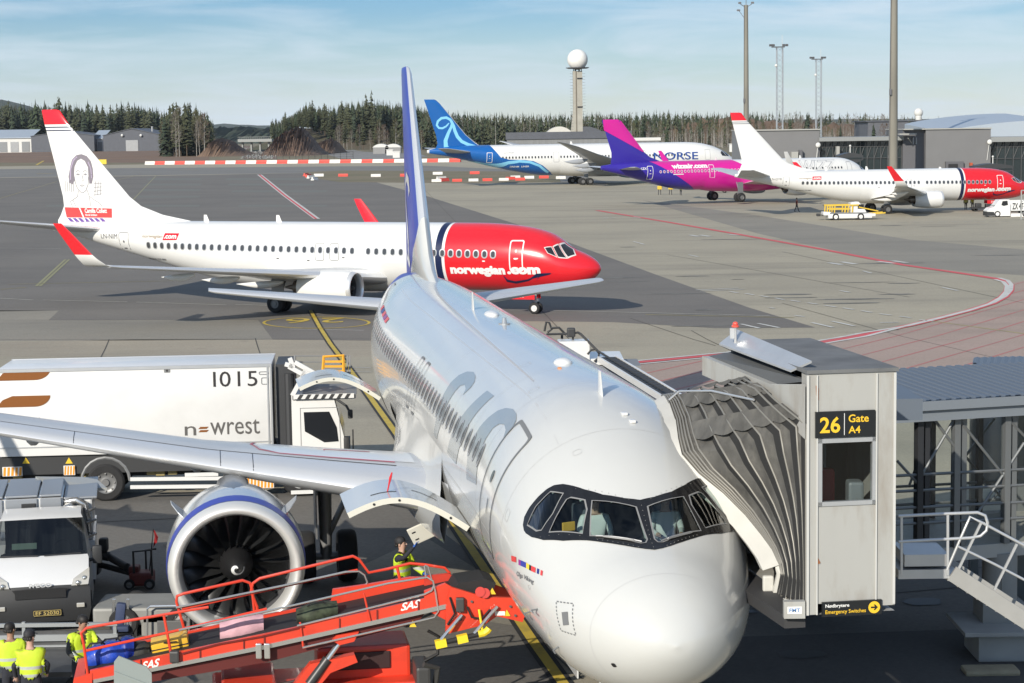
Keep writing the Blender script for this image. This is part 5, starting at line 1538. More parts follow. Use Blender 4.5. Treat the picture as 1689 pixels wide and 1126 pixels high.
  if sd == 1:
   wtr = wing_top(secs, .012, sd)
   st = stroke2d([(.20, 2.6), (.20, 4.9), (.25, 5.3), (.42, 5.45), (.66, 5.3)], [.012, .012, .02, .05, .05])
   decal('walkway_marking', chop2d(st, .1, .2), lambda c, s: wtr(c, s), mat('marking_red', (.5, .08, .12), .5), w)
   decal('walkway_marking', chop2d(poly2d([(.21, 2.2), (.21, 4.9), (.27, 5.25), (.42, 5.38), (.68, 5.2), (.68, 2.2)]), .06, .3), lambda c, s: wt(c, s), white_p, w)
   decal('walkway_marking', stroke2d([(.40, 3.0 + .06 * i) if i < 16 else (.40 - .012 * (i - 15), 3.95) for i in range(20)], .02), lambda c, s: wing_top(secs, .013, sd)(c, s), mat('marking_red', (.5, .08, .12), .5), w)
  surf_mesh('sharklet', [(4.75, 19.3, 16.9, 1.6, .1, 0), (5.05, 19.6, 17.15, 1.4, .1, 0), (5.6, 20.1, 17.4, 1.1, .1, 0), (7.1, 21.2, 17.7, .55, .09, 0)] if False else [(4.75, 19.3, sd * 16.9, 1.6, .1, 0), (5.05, 19.6, sd * 17.15, 1.4, .1, 0), (5.6, 20.1, sd * 17.4, 1.1, .1, 0), (7.1, 21.2, sd * 17.7, .55, .09, 0)], [sas_p, sas_p], root, vertical=True)
  for ys, xx, zz, L in ((6.6, 16.6, 3.02, 3.0), (10.2, 18.0, 3.55, 2.6), (13.6, 19.2, 4.05, 2.2)):
   canoe(w, xx, sd * ys, zz, L, .38, .5, wing_p)
  e = nacelle(root, 10.75, sd * 5.87, 1.87, 1.27, 1.34, 3.45, 1.035, engine_mats(mat('nacelle_silver', (.50, .53, .55), .2, .35, .5), mat('lip_metal', (.74, .73, .70), .36, .45), sasblue_p), 18, True, ring=(.29, .70))
  nac = [c for c in e.children if c.name.startswith('nacelle')][0]
  pylon(root, 12.0, 17.5, sd * 5.87, 2.95, 3.12, mat('pylon_grey', (.14, .145, .155), .3, .3, .3), .36)
  mb = MB()  # pylon fairing over the cowl, forward to the intake
  rings = []
  for t in range(9):
   u = t / 8; x = .85 + 2.2 * u; hh = 1.27 + .07 * math.sin(min(1, u * 1.6) * math.pi / 2) - .06 * u * u
   ww = .16 + .16 * min(1, u * 2)
   rings.append([(x, ww * math.sin(a), (hh - .03) * 1.0 + (.06 + .02 * u) * math.cos(a) - (0.2 * math.sin(a) ** 2) * .35) for a in [R(-100 + 200 * j / 8) for j in range(9)]])
  mb.loft(rings, False); mb.build('pylon_fairing', mat('pylon_grey', (.25, .26, .28), .3, .3, .3), e, smooth=60)
  for s in (-1, 1):  # strakes
   mb = MB(); a = R(48); base = lambda x: (x, s * 1.31 * math.sin(a), 1.31 * math.cos(a))
   o_ = lambda x, h: (x, s * (1.31 + h) * math.sin(a), (1.31 + h) * math.cos(a))
   pl = [(.95, -.03), (1.05, .14), (1.35, .30), (1.62, .33), (1.7, -.03)]
   mb.prism(pl, lambda x, h: (x, o_(x, h)[1] + s * .008 * math.cos(a), o_(x, h)[2] - .008), lambda x, h: (x, o_(x, h)[1] - s * .008 * math.cos(a), o_(x, h)[2] + .008))
   mb.build('strake', mat('strake_grey', (.45, .47, .49), .35, .3), e)
  main_gear(root, 17.7, sd * 3.8, 2.7, .585, .43, GEARD)
  secs_s = [(.3, 31.3, 4.83, 3.75, .1, 0), (.9, 31.75, 4.87, 3.4, .1, 0), (6.0, 35.1, 5.22, 1.5, .09, 0), (6.22, 35.4, 5.24, 1.2, .08, 0)]
  surf_mesh('tailplane', secs_s, [wing_p, bare_p], root, side=sd, le=.06, camber=0)
 nose_gear(root, 5.07, 2.0, .38, .22, GEAR, .5, doors=(.6, 1.45, 1.6, .65, sas_p))
 # fin
 fs = [(5.2, 27.4, 0, 8.6, .045, 0), (5.85, 28.0, 0, 8.1, .05, 0), (6.15, 29.1, 0, 7.0, .07, 0), (6.5, 29.75, 0, 6.35, .085, 0), (7.2, 30.4, 0, 5.6, .09, 0), (11.80, 34.0, 0, 2.5, .09, 0), (11.98, 34.35, 0, 2.1, .08, 0), (12.03, 34.6, 0, 1.7, .05, 0)]
 fin = surf_mesh('tail_fin', fs, [sasblue_p, bare_p], root, vertical=True, le=.06)
 base = [(27.0, 5.0), (27.0, 6.3), (29.5, 6.75), (30.3, 7.6), (30.75, 7.55), (31.0, 6.95), (31.9, 6.25), (33.5, 5.85), (33.6, 5.0)]
 fin.data.materials.append(sas_p)
 repaint(fin, lambda x, y, z: 2 if inside2d(x, z, base) else None, poly_planes(base[4:8]))
 fk = fin_skin(fs, .012, 1); fk2 = fin_skin(fs, .012, -1)
 for f_ in (fk, fk2):
  S = [(34.8, 6.3), (33.9, 6.05), (33.2, 6.2), (33.0, 6.7), (33.5, 7.3), (34.1, 7.9), (34.2, 8.4), (33.6, 8.7), (32.9, 8.55), (32.6, 8.2)]
  decal('fin_marking', chop2d(stroke2d(S, .30), .4, .3), f_, white_p, fin)
 # cargo doors, swung out and up on their top hinges
 def cargo_door(x0, x1, yh, zh, strap):
  mb = MB(); n = 14; arc = []
  for i in range(n + 1):
   t = i / n
   arc.append((yh - .04 + 2.12 * t, zh + .22 * t + .44 * math.sin(math.pi * (t * .92 + .0)) - .0 * t))
  for k in range(n):
   (ya, za), (yb, zb_) = arc[k], arc[k + 1]
   ny, nz = -(zb_ - za), (yb - ya); ln = math.hypot(ny, nz); ny, nz = ny / ln, nz / ln
  top = [(y, z) for y, z in arc]; bot = []
  for i, (y, z) in enumerate(arc):
   a = arc[max(i - 1, 0)]; b = arc[min(i + 1, n)]
   ty, tz = b[0] - a[0], b[1] - a[1]; ln = math.hypot(ty, tz)
   bot.append((y + tz / ln * .10, z - ty / ln * .10))
  x0b, x1b = x0, x1
  mb.loft([[(x0, y, z) for y, z in top], [(x1, y, z) for y, z in top]], False, m=0)
  mb.loft([[(x0, y, z) for y, z in bot], [(x1, y, z) for y, z in bot]], False, m=1)
  for xx in (x0, x1): mb.loft([[(xx, y, z) for y, z in top], [(xx, y, z) for y, z in bot]], False, m=1)
  mb.quad((x0, *top[-1]), (x1, *top[-1]), (x1, *bot[-1]), (x0, *bot[-1]), m=1)
  d = mb.build('cargo_door', [sas_p, mat('door_edge_cream', (.62, .61, .54), .5)], root, smooth=40)
  mb = MB()
  for i in (2, 8, 11): mb.tube((x0 - .012, (top[i][0] + bot[i][0]) / 2, (top[i][1] + bot[i][1]) / 2), (x0 + .02, (top[i][0] + bot[i][0]) / 2, (top[i][1] + bot[i][1]) / 2), .022, 10)
  mb.build('latch_hole', dark_p, d)
  mb = MB()
  for i0, i1, xx in ((3, 6, x0 + .9), (8, 11, x0 + .55)):
   for i in range(i0, i1):
    a, b = top[i], top[i + 1]
    mb.quad((xx, a[0], a[1] + .006), (xx + .05, a[0], a[1] + .006), (xx + .05, b[0], b[1] + .006), (xx, b[0], b[1] + .006))
  mb.build('door_slot', dark_p, d)
  if strap:
   mb = MB(); b = top[9]; p0 = Vector((x0 + .6, b[0], b[1]))
   mb.path([p0, p0 + Vector((.02, -.03, .12)), p0 + Vector((.03, -.06, .24)), p0 + Vector((.04, -.09, .33))], [.012, .014, .024, .012]); mb.build('warning_strap', mat('strap_red', (.55, .02, .03), .6), d)
  s_ = F.side(.01)
  o_ = rrect((x0 + x1) / 2, (zh - .1 + 2.0) / 2, x1 - x0, zh - .1 - 2.0, .1, 3)
  decal('cargo_hold_opening', chop2d(poly2d(o_), .3, .12), s_, dark_p, root)
  decal('opening_frame', chop2d(ring2d(rrect((x0 + x1) / 2, (zh - .1 + 2.0) / 2, x1 - x0 + .16, zh - 2.0 + .06, .12, 3), o_), .3, .12), F.side(.012), mat('opening_frame_beige', (.5, .48, .4), .5), root)
 cargo_door(7.35, 9.17, 1.93, 3.22, True)
 cargo_door(24.6, 26.4, 1.93, 3.20, False)
 belly_fairing(F, 10.0, 21.5, .42, .06, sas_p, root)
 for sd in (1, -1):  # wing root fillet
  mb = MB(); rings = []
  for i in range(13):
   t = i / 12; x = 10.6 + 8.8 * t; k = math.sin(math.pi * min(max(t, .02), .98)) ** .7
   a = F.P(x, sd * 1.50); b = (x, sd * (1.95 + .55 * k), 2.45 + .42 * k); c = F.P(x, sd * 1.98)
   rings.append([tuple(a), (x, sd * (1.99 + .12 * k), 3.32 - .12 * k), (x, sd * (2.0 + .28 * k), 3.02), b, (x, sd * (1.9 + .4 * k), 2.25), tuple(c)])
  mb.loft(rings, False); mb.build('wing_root_fairing', sas_p, root, smooth=70)
 return root

near_plane = build_near_airliner()
# ================================================================== red nosed airliners
def portrait(fin, fk):
 ink = mat('portrait_ink', (.25, .24, .26), .5); hair = mat('portrait_hair', (.19, .17, .20), .5); lilac = mat('portrait_lilac', (.36, .30, .42), .5); skin_ = mat('portrait_skin', (.72, .70, .69), .5)
 put = lambda nm, VF, m: decal(nm, chop2d(VF, .5, .5), fk, m, fin)
 fk2 = fk
 head = [(36.40, 8.9), (36.25, 9.3), (35.9, 9.58), (35.5, 9.65), (35.1, 9.52), (34.8, 9.2), (34.65, 8.7), (34.62, 8.2), (34.75, 7.75), (34.95, 7.75), (35.0, 8.3), (35.02, 8.8), (35.25, 9.2), (35.55, 9.36), (35.85, 9.22), (36.08, 8.85), (36.14, 8.4), (36.12, 7.95), (36.3, 7.7), (36.55, 7.8), (36.6, 8.2)]
 put('portrait_hair', poly2d(head), hair)
 put('portrait_hair_light', merge2d(stroke2d([(36.46, 8.0), (36.4, 8.7), (36.15, 9.25), (35.85, 9.48)], .09), stroke2d([(34.75, 8.1), (34.8, 8.7), (35.0, 9.15)], .06)), lilac)
 lines = [stroke2d([(36.12, 8.2), (36.08, 7.85), (35.95, 7.5), (35.7, 7.22), (35.5, 7.15), (35.25, 7.3), (35.05, 7.7), (35.0, 8.2)], .045)]
 for ex in (35.82, 35.24):
  lines += [stroke2d([(ex + .17, 8.52), (ex, 8.60), (ex - .17, 8.53)], .04), stroke2d([(ex + .14, 8.33), (ex, 8.39), (ex - .14, 8.33)], .05), poly2d([(ex + .06 * math.cos(k), 8.33 + .055 * math.sin(k)) for k in [j * .79 for j in range(8)]])]
 lines += [stroke2d([(35.5, 8.3), (35.42, 7.95), (35.55, 7.9)], .04), stroke2d([(35.72, 7.64), (35.53, 7.66), (35.34, 7.64)], .05), stroke2d([(35.64, 7.55), (35.42, 7.56)], .03)]
 lines += [stroke2d([(35.85, 7.3), (35.95, 6.9), (36.3, 6.72), (36.55, 6.6), (36.4, 6.25)], .035), stroke2d([(35.15, 7.35), (35.0, 6.95), (34.6, 6.7), (34.2, 6.5), (34.0, 6.25)], .035), stroke2d([(35.0, 6.9), (34.9, 6.25)], .03), stroke2d([(36.35, 6.7), (36.1, 6.25)], .03)]
 for k in range(5): lines.append(stroke2d([(36.95 - .17 * k, 7.2 + .03 * (k % 3)), (36.9 - .17 * k, 7.95 - .1 * (k % 2))], .04))
 for k in range(4): lines += [stroke2d([(34.65 - .02 * k, 7.0 + .25 * k), (34.0, 7.1 + .22 * k)], .035)]
 for k in range(3): lines.append(stroke2d([(34.55 - .22 * k, 7.0), (34.45 - .2 * k, 7.9)], .035))
 put('portrait_lines', merge2d(*lines), ink)

def red_nose_airliner(pose, label, reg, near):
 F = F_737
 root = empty('airliner', label=label, cat='airliner', group='white airliners with red noses')
 place_aircraft(root, *pose)
 def region(x, y, z):
  return 1 if x < 9.12 else (0 if x < 9.30 else (2 if x < 9.72 else 0))
 fuselage_mesh(F, 'fuselage', [white_p, red_p, navy_p], root, region, (), (9.12, 9.30, 9.72), 72 if near else 48)
 # flight deck glazing
 sd_ = F.skin(.012)
 for sg in (1, -1):
  pts = {'a': [(.16, 1.62), (.62, 1.30), (.95, 1.62), (.46, 2.28), (.10, 2.18)], 'b': [(1.0, 1.66), (1.12, 2.12), (.80, 2.52), (.52, 2.34)], 'c': [(1.15, 2.20), (1.16, 2.72), (1.0, 2.95), (.84, 2.60)]}
  for k_, p in pts.items():
   cz = sum(q[0] for q in p) / len(p); cx = sum(q[1] for q in p) / len(p)
   big = [(cz + (q[0] - cz) * 1.10, cx + (q[1] - cx) * 1.10) for q in p]
   s0, s1 = F.skin(.010), F.skin(.016)
   fr = decal('window_frame', chop2d(poly2d([(sg * q[0], q[1]) for q in big]), .15, .2), lambda t, x: s0(x, t), mat('frame_white', (.62, .62, .6), .4), root)
   decal('cockpit_window', chop2d(poly2d([(sg * (cz + (q[0] - cz) * .9), cx + (q[1] - cx) * .9) for q in p]), .15, .2), lambda t, x: s1(x, t), glassd_p, fr)
 x = 6.0
 while x < 29.9:
  if not 14.55 < x < 15.0:
   window_part(F, x, 3.60 + .0125 * (x - 6), .25, .36, DARKWIN, root, .05 if x > 9.7 else .07)
  x += .5415
 dk = mat('door_line_dark', (.10, .10, .11), .6); wl_ = mat('door_line_white', (.75, .75, .74), .4)
 door_part(F, 31.45, 32.25, 2.95, 4.68, dk, root, .035, nm='cabin_door')
 door_part(F, 4.15, 5.0, 2.62, 4.42, wl_, root, .07, nm='cabin_door')
 for xx in (17.42, 16.42): door_part(F, xx - .31, xx + .31, 3.10, 4.16, dk, root, .03, nm='emergency_exit', handle=False)
 text_decal(F, 'norwegian', 8.80, 2.27, wl_, root, width=3.5, height=.66, bold=.06, nm='airline_lettering', step=.2)
 text_decal(F, '.com', 5.18, 2.44, wl_, root, width=2.05, height=.44, bold=.06, nm='airline_lettering', step=.2)
 decal('swoosh_marking', chop2d(merge2d(stroke2d([(5.45, 2.35), (5.3, 2.05), (4.8, 1.95), (4.0, 2.1), (3.2, 2.45)], [.04, .16, .14, .10, .03]), poly2d([(3.9, 2.15), (2.6, 2.45), (2.5, 2.55), (3.4, 2.5)]), poly2d([(3.3, 2.28), (3.6, 2.0), (3.1, 2.42)])), .4, .2), F.side(.018), navy_p, root)
 text_decal(F, reg, 33.75, 4.27, dk, root, height=.30, width=1.38, nm='registration_lettering', step=.2)
 text_decal(F, 'norwegian', 30.35, 4.30, mat('letter_tan', (.30, .22, .14), .5), root, width=1.62, height=.26, bold=.01, shear=.3, nm='small_lettering', step=.2)
 decal('small_badge', chop2d(poly2d([(28.7, 4.22), (27.6, 4.24), (27.5, 4.66), (28.6, 4.66)]), .3, .15), F.side(.012), red_p, root)
 text_decal(F, '.com', 28.6, 4.32, wl_, root, width=.95, height=.22, bold=.03, nm='small_lettering', step=.2, off=.018)
 text_decal(F, 'BOEING 737-800', 30.4, 2.93, dk, root, width=1.7, height=.12, bold=.01, nm='small_lettering', step=None)
 for xx, zz in ((33.4, 3.6), (32.9, 3.55), (20.3, 3.2), (15.8, 3.3), (18.2, 3.1), (6.6, 3.2), (4.6, 3.35)):
  decal('access_panel', poly2d(rrect(xx, zz, .18, .07, .02, 1)), F.side(.012), dk if xx > 9 else wl_, root)
 for xx in (26.2, 21.0, 11.5): antenna(F, xx, .42 if xx > 20 else .2, .4, white_p, root)
 for sd in (1, -1):
  secs = [(.3, 12.4, 1.95, 9.0, .14, 2), (1.85, 13.2, 2.05, 7.9, .14, 2), (5.9, 15.75, 2.50, 4.65, .12, 1.5), (11, 18.75, 3.05, 3.0, .11, 1), (16.3, 21.85, 3.62, 1.75, .10, 0), (16.85, 22.2, 3.70, 1.6, .10, 0)]
  w = surf_mesh('wing', secs, [wing_p, bare_p, white_p], root, side=sd, le=.1, te=.70, ncut=(.05,))
  wl2 = surf_mesh('winglet', [(3.70, 22.2, sd * 16.85, 1.6, .1, 0), (3.82, 22.35, sd * 17.15, 1.45, .1, 0), (4.15, 22.7, sd * 17.42, 1.25, .1, 0), (4.38, 22.95, sd * 17.50, 1.15, .1, 0), (5.6, 24.1, sd * 17.78, .78, .09, 0), (6.1, 24.6, sd * 17.9, .55, .08, 0)], [white_p, red_p], root, vertical=True, zband=lambda z: 1 if z > 4.36 else 0)
  for ys, xx, zz, L in ((4.3, 18.6, 2.0, 3.8), (8.2, 19.3, 2.55, 3.0), (11.6, 20.2, 2.95, 2.6)):
   canoe(w, xx, sd * ys, zz, L * .85, .36, .46, white_p, droop=.2)
  e = nacelle(root, 13.4, sd * 4.83, 1.72, 1.0, 1.06, 3.6, .80, engine_mats(white_p), 24, False, blade_detail=False)
  pylon(root, 14.0, 18.4, sd * 4.83, 2.55, 2.75, white_p, .4)
  main_gear(root, 19.7, sd * 2.86, 2.1, .565, .42, GEARD, .86)
  secs_s = [(.2, 33.4, 4.78, 4.4, .1, 0), (.6, 33.7, 4.82, 4.1, .1, 0), (7.0, 37.6, 5.68, 1.6, .09, 0), (7.18, 37.9, 5.70, 1.2, .08, 0)]
  surf_mesh('tailplane', secs_s, [wing_p, bare_p], root, side=sd, le=.06, camber=0)
 nose_gear(root, 4.1, 1.7, .345, .2, GEAR, .42, doors=(.75, 1.08, 1.75, .42, red_p, reg[-3:]))
 belly_fairing(F, 11.8, 22.5, .22, .05, white_p, root)
 fs = [(4.75, 27.0, 0, 10.6, .03, 0), (5.38, 27.6, 0, 10.0, .035, 0), (5.75, 29.6, 0, 7.75, .05, 0), (6.3, 31.2, 0, 5.9, .08, 0), (6.9, 32.05, 0, 5.1, .09, 0), (8.0, 33.1, 0, 4.32, .09, 0), (11.15, 36.08, 0, 2.16, .09, 0), (11.22, 36.15, 0, 2.11, .09, 0), (11.36, 36.28, 0, 2.02, .09, 0), (11.43, 36.35, 0, 1.98, .09, 0), (11.58, 36.49, 0, 1.88, .09, 0), (12.48, 37.15, 0, 1.4, .09, 0), (12.54, 37.4, 0, 1.1, .05, 0)]
 zb = lambda z: 1 if z > 11.58 else (2 if (11.15 <= z < 11.22 or 11.36 < z < 11.43) else 0)
 fin = surf_mesh('tail_fin', fs, [white_p, red_p, navy_p], root, vertical=True, zband=zb)
 if near:
  fk = fin_skin(fs, .012, 1); fk3 = fin_skin(fs, .02, 1)
  portrait(fin, fk)
  decal('name_bar', chop2d(poly2d([(37.05, 6.22), (33.28, 6.15), (33.33, 5.56), (36.9, 5.56)]), .4, .2), fk, mat('bar_red', (.62, .06, .06), .4), fin)
  decal('bar_slash', chop2d(stroke2d([(35.85, 6.25), (35.38, 5.2)], .10), .4, .2), fk3, wl_, fin)
  VF = move2d(text2d('Camilla Collett', bold=.03, width=1.75, height=.30), 35.42, 5.86, True)
  decal('name_lettering', chop2d(VF, .4, .2), fk3, wl_, fin)
  VF = move2d(text2d('Norsk forfatter', bold=.02, width=.95, height=.15), 35.40, 5.66, True)
  decal('name_lettering', chop2d(VF, .4, .2), fk3, wl_, fin)
  pp = [poly2d([(36.85 - .42 * k, 5.52), (36.6 - .42 * k, 5.52), (36.3 - .42 * k, 5.28), (36.6 - .42 * k, 5.28)]) for k in range(7)]
  decal('violet_pattern', chop2d(merge2d(*pp), .4, .2), fk, mat('pattern_violet', (.14, .07, .30), .5), fin)
 return root

red_near = red_nose_airliner((5.218, 114.088, 2.746, Z_FAR), 'red nosed white airliner taxiing behind the gate with a woman drawn on its tail fin', 'LN-NIM', True)
red_far = red_nose_airliner((64.959, 246.846, 3.302, Z_FAR), 'red nosed white airliner parked at right with a plain white tail fin', 'LN-DYR', False)

# ================================================================== blue tailed wide body far behind
def build_wide_body():
 F = F_787
 nb = mat('tail_blue', (.004, .10, .36), .3, 0, .4); lb = mat('ribbon_light_blue', (.22, .56, .80), .3, 0, .3); dn = mat('lettering_blue', (.015, .06, .26), .4)
 root = empty('wide_body_airliner', label='large white airliner with blue tail and pale ribbon, farthest of the parked planes', cat='airliner')
 place_aircraft(root, 45.002, 396.386, 3.32, Z_FAR)
 fuselage_mesh(F, 'fuselage', [white_p], root, None, (), (), 56, None, 1.2)
 sk = F.side(.02)
 aft = [(49.8, 7.99), (49.2, 7.2), (47.9, 5.6), (46.3, 5.15), (43.2, 5.02), (41.4, 4.75), (39.6, 3.9), (37.2, 2.0), (38.5, 1.97), (40, 2.05), (42, 2.35), (44, 2.7), (46, 3.05), (48, 3.55), (50, 4.05), (52, 4.55), (54, 5.05), (56, 5.5), (58, 5.95), (60, 6.3), (61.6, 6.6), (61.6, 7.2), (60, 7.58), (57, 7.84), (55, 7.94), (52, 7.98)]
 up_, lo_ = aft[:8], aft[8:]
 dense = []
 for i in range(len(aft)):
  a, b = aft[i], aft[(i + 1) % len(aft)]
  for k in range(4): dense.append((a[0] + (b[0] - a[0]) * k / 4, a[1] + (b[1] - a[1]) * k / 4))
 skin_theta(F, poly2d(dense), .035, 'tail_blue_paint', nb, root)
 skin_theta(F, poly2d(dense), .035, 'tail_blue_paint', nb, root, sg=-1)
 rib = stroke2d([(54.6, 4.95), (52.6, 4.55), (50.6, 4.10), (48.6, 4.05), (46.4, 4.55), (44.2, 4.80), (42.2, 4.60), (40.2, 3.85), (38.3, 2.5)], [.3, .7, .8, .75, .6, .5, .45, .45, .4])
 s2 = F.side(.04)
 skin_theta(F, rib, .06, 'ribbon_marking', lb, root)
 x = 11.0
 while x < 48.6:
  if not (24.6 < x < 26 or 36.4 < x < 37.6): window_part(F, x, 5.52, .26, .44, [mat('frame_pale', (.5, .5, .5), .4), glassd_p], root, .04, off=.03)
  x += .64
 gy = mat('door_line_grey', (.33, .34, .36), .6); wl_ = mat('door_line_white', (.75, .75, .74), .4)
 for xx, m in ((6.2, gy), (19.4, gy), (36.9, gy)): door_part(F, xx - .55, xx + .55, 4.5, 6.5, m, root, .05, nm='cabin_door', handle=False, off=.03)
 door_part(F, 49.5, 50.6, 4.6, 6.55, wl_, root, .09, nm='cabin_door', off=.05)
 text_decal(F, 'NORSE', 17.3, 4.55, dn, root, width=9.1, height=1.50, bold=.012, nm='airline_lettering', step=.3, off=.04)
 text_decal(F, 'DREAM', 46.0, 3.62, wl_, root, width=1.75, height=.3, bold=.02, nm='small_lettering', step=.3, off=.05)
 text_decal(F, 'LINER', 43.8, 3.62, wl_, root, width=1.55, height=.3, bold=.02, nm='small_lettering', step=.3, off=.05)
 text_decal(F, 'LN-FNH', 47.2, 6.3, gy, root, width=1.9, height=.32, nm='registration_lettering', step=.3, off=.03)
 s0 = F.skin(.02)
 for sg in (1, -1):
  for p in ([(.15, 1.7), (.8, 1.35), (1.0, 2.0), (.42, 2.75), (.12, 2.6)], [(1.04, 2.05), (1.18, 3.0), (.95, 3.35), (.5, 2.85)]):
   decal('cockpit_window', chop2d(poly2d([(sg * q[0], q[1]) for q in p]), .15, .3), lambda t, x: s0(x, t), glassd_p, root)
 for xx in (52.0, 33.0, 20.0): antenna(F, xx, .5, .5, white_p, root)
 wing_d = mat('wing_composite_grey', (.30, .32, .35), .4)
 for sd in (1, -1):
  secs = [(.5, 18.5, 3.0, 13.5, .13, 2), (2.8, 20.2, 3.3, 11.8, .13, 2), (9.6, 25.0, 4.3, 6.9, .12, 1), (20, 32.4, 6.1, 3.9, .10, 0), (27, 37.6, 7.6, 2.4, .09, 0), (29.3, 40.4, 8.3, 1.3, .09, 0), (30.05, 42.0, 8.6, .5, .08, 0)]
  w = surf_mesh('wing', secs, [wing_d, wing_d, white_p], root, side=sd, te=.8)
  for ys, xx, zz in ((7, 29.6, 3.4), (12.5, 31.2, 4.3), (18, 34.0, 5.2)): canoe(w, xx, sd * ys, zz, 4.6, .7, 1.0, wing_d, droop=.4)
  nacelle(root, 15.8, sd * 9.85, 2.55, 1.62, 1.78, 5.4, 1.42, engine_mats(mat('cowl_light_blue', (.28, .56, .76), .35)), 18, False, blade_detail=False)
  pylon(root, 17.0, 25.0, sd * 9.85, 4.1, 4.4, white_p, .6)
  main_gear(root, 31.5, sd * 4.9, 3.6, .69, .5, GEARD, 1.3, 'main_gear', 1.46)
  surf_mesh('tailplane', [(.3, 52.5, 6.6, 6.0, .1, 0), (1.2, 53.3, 6.7, 5.4, .1, 0), (9.3, 59.0, 7.5, 2.2, .09, 0), (9.9, 60.2, 7.56, 1.2, .08, 0)], [wing_d, bare_p], root, side=sd, le=.05, camber=0)
 nose_gear(root, 5.6, 2.3, .5, .35, GEAR, .6, doors=(.6, 1.5, 1.6, .8, white_p))
 belly_fairing(F, 17, 36, .45, .10, white_p, root)
 fs = [(6.9, 50.4, 0, 10.0, .05, 0), (7.7, 51.2, 0, 9.0, .06, 0), (8.4, 52.3, 0, 7.6, .08, 0), (10, 54.2, 0, 5.95, .09, 0), (16.2, 59.3, 0, 2.85, .09, 0), (16.9, 60.1, 0, 2.3, .08, 0), (17.0, 60.5, 0, 1.9, .05, 0)]
 fin = surf_mesh('tail_fin', fs, [nb, bare_p], root, vertical=True, le=.03)
 fk = fin_skin(fs, .03, 1); fk2 = fin_skin(fs, .045, 1)
 lines = [stroke2d([(57.6, 6.9), (58.3, 7.9), (58.35, 9.0), (57.8, 10.4), (57.2, 11.6), (57.0, 12.3), (57.3, 13.0), (58.1, 13.45), (59.1, 13.35), (59.8, 12.75), (60.0, 12.0), (59.6, 11.45), (58.9, 11.4), (58.2, 11.75), (57.6, 12.4)], [.9, .85, .75, .6, .5, .5, .5, .5, .48, .45, .42, .4, .38, .34, .2]),
             stroke2d([(57.1, 12.9), (56.75, 11.9), (56.5, 10.9), (56.0, 9.7), (55.2, 8.8), (53.9, 8.15), (52.4, 7.75), (51.2, 7.6)], [.3, .55, .62, .65, .62, .6, .5, .3])]
 decal('ribbon_marking', chop2d(merge2d(*lines), .6, .4), fk, lb, fin)
 return root

wide_plane = build_wide_body()

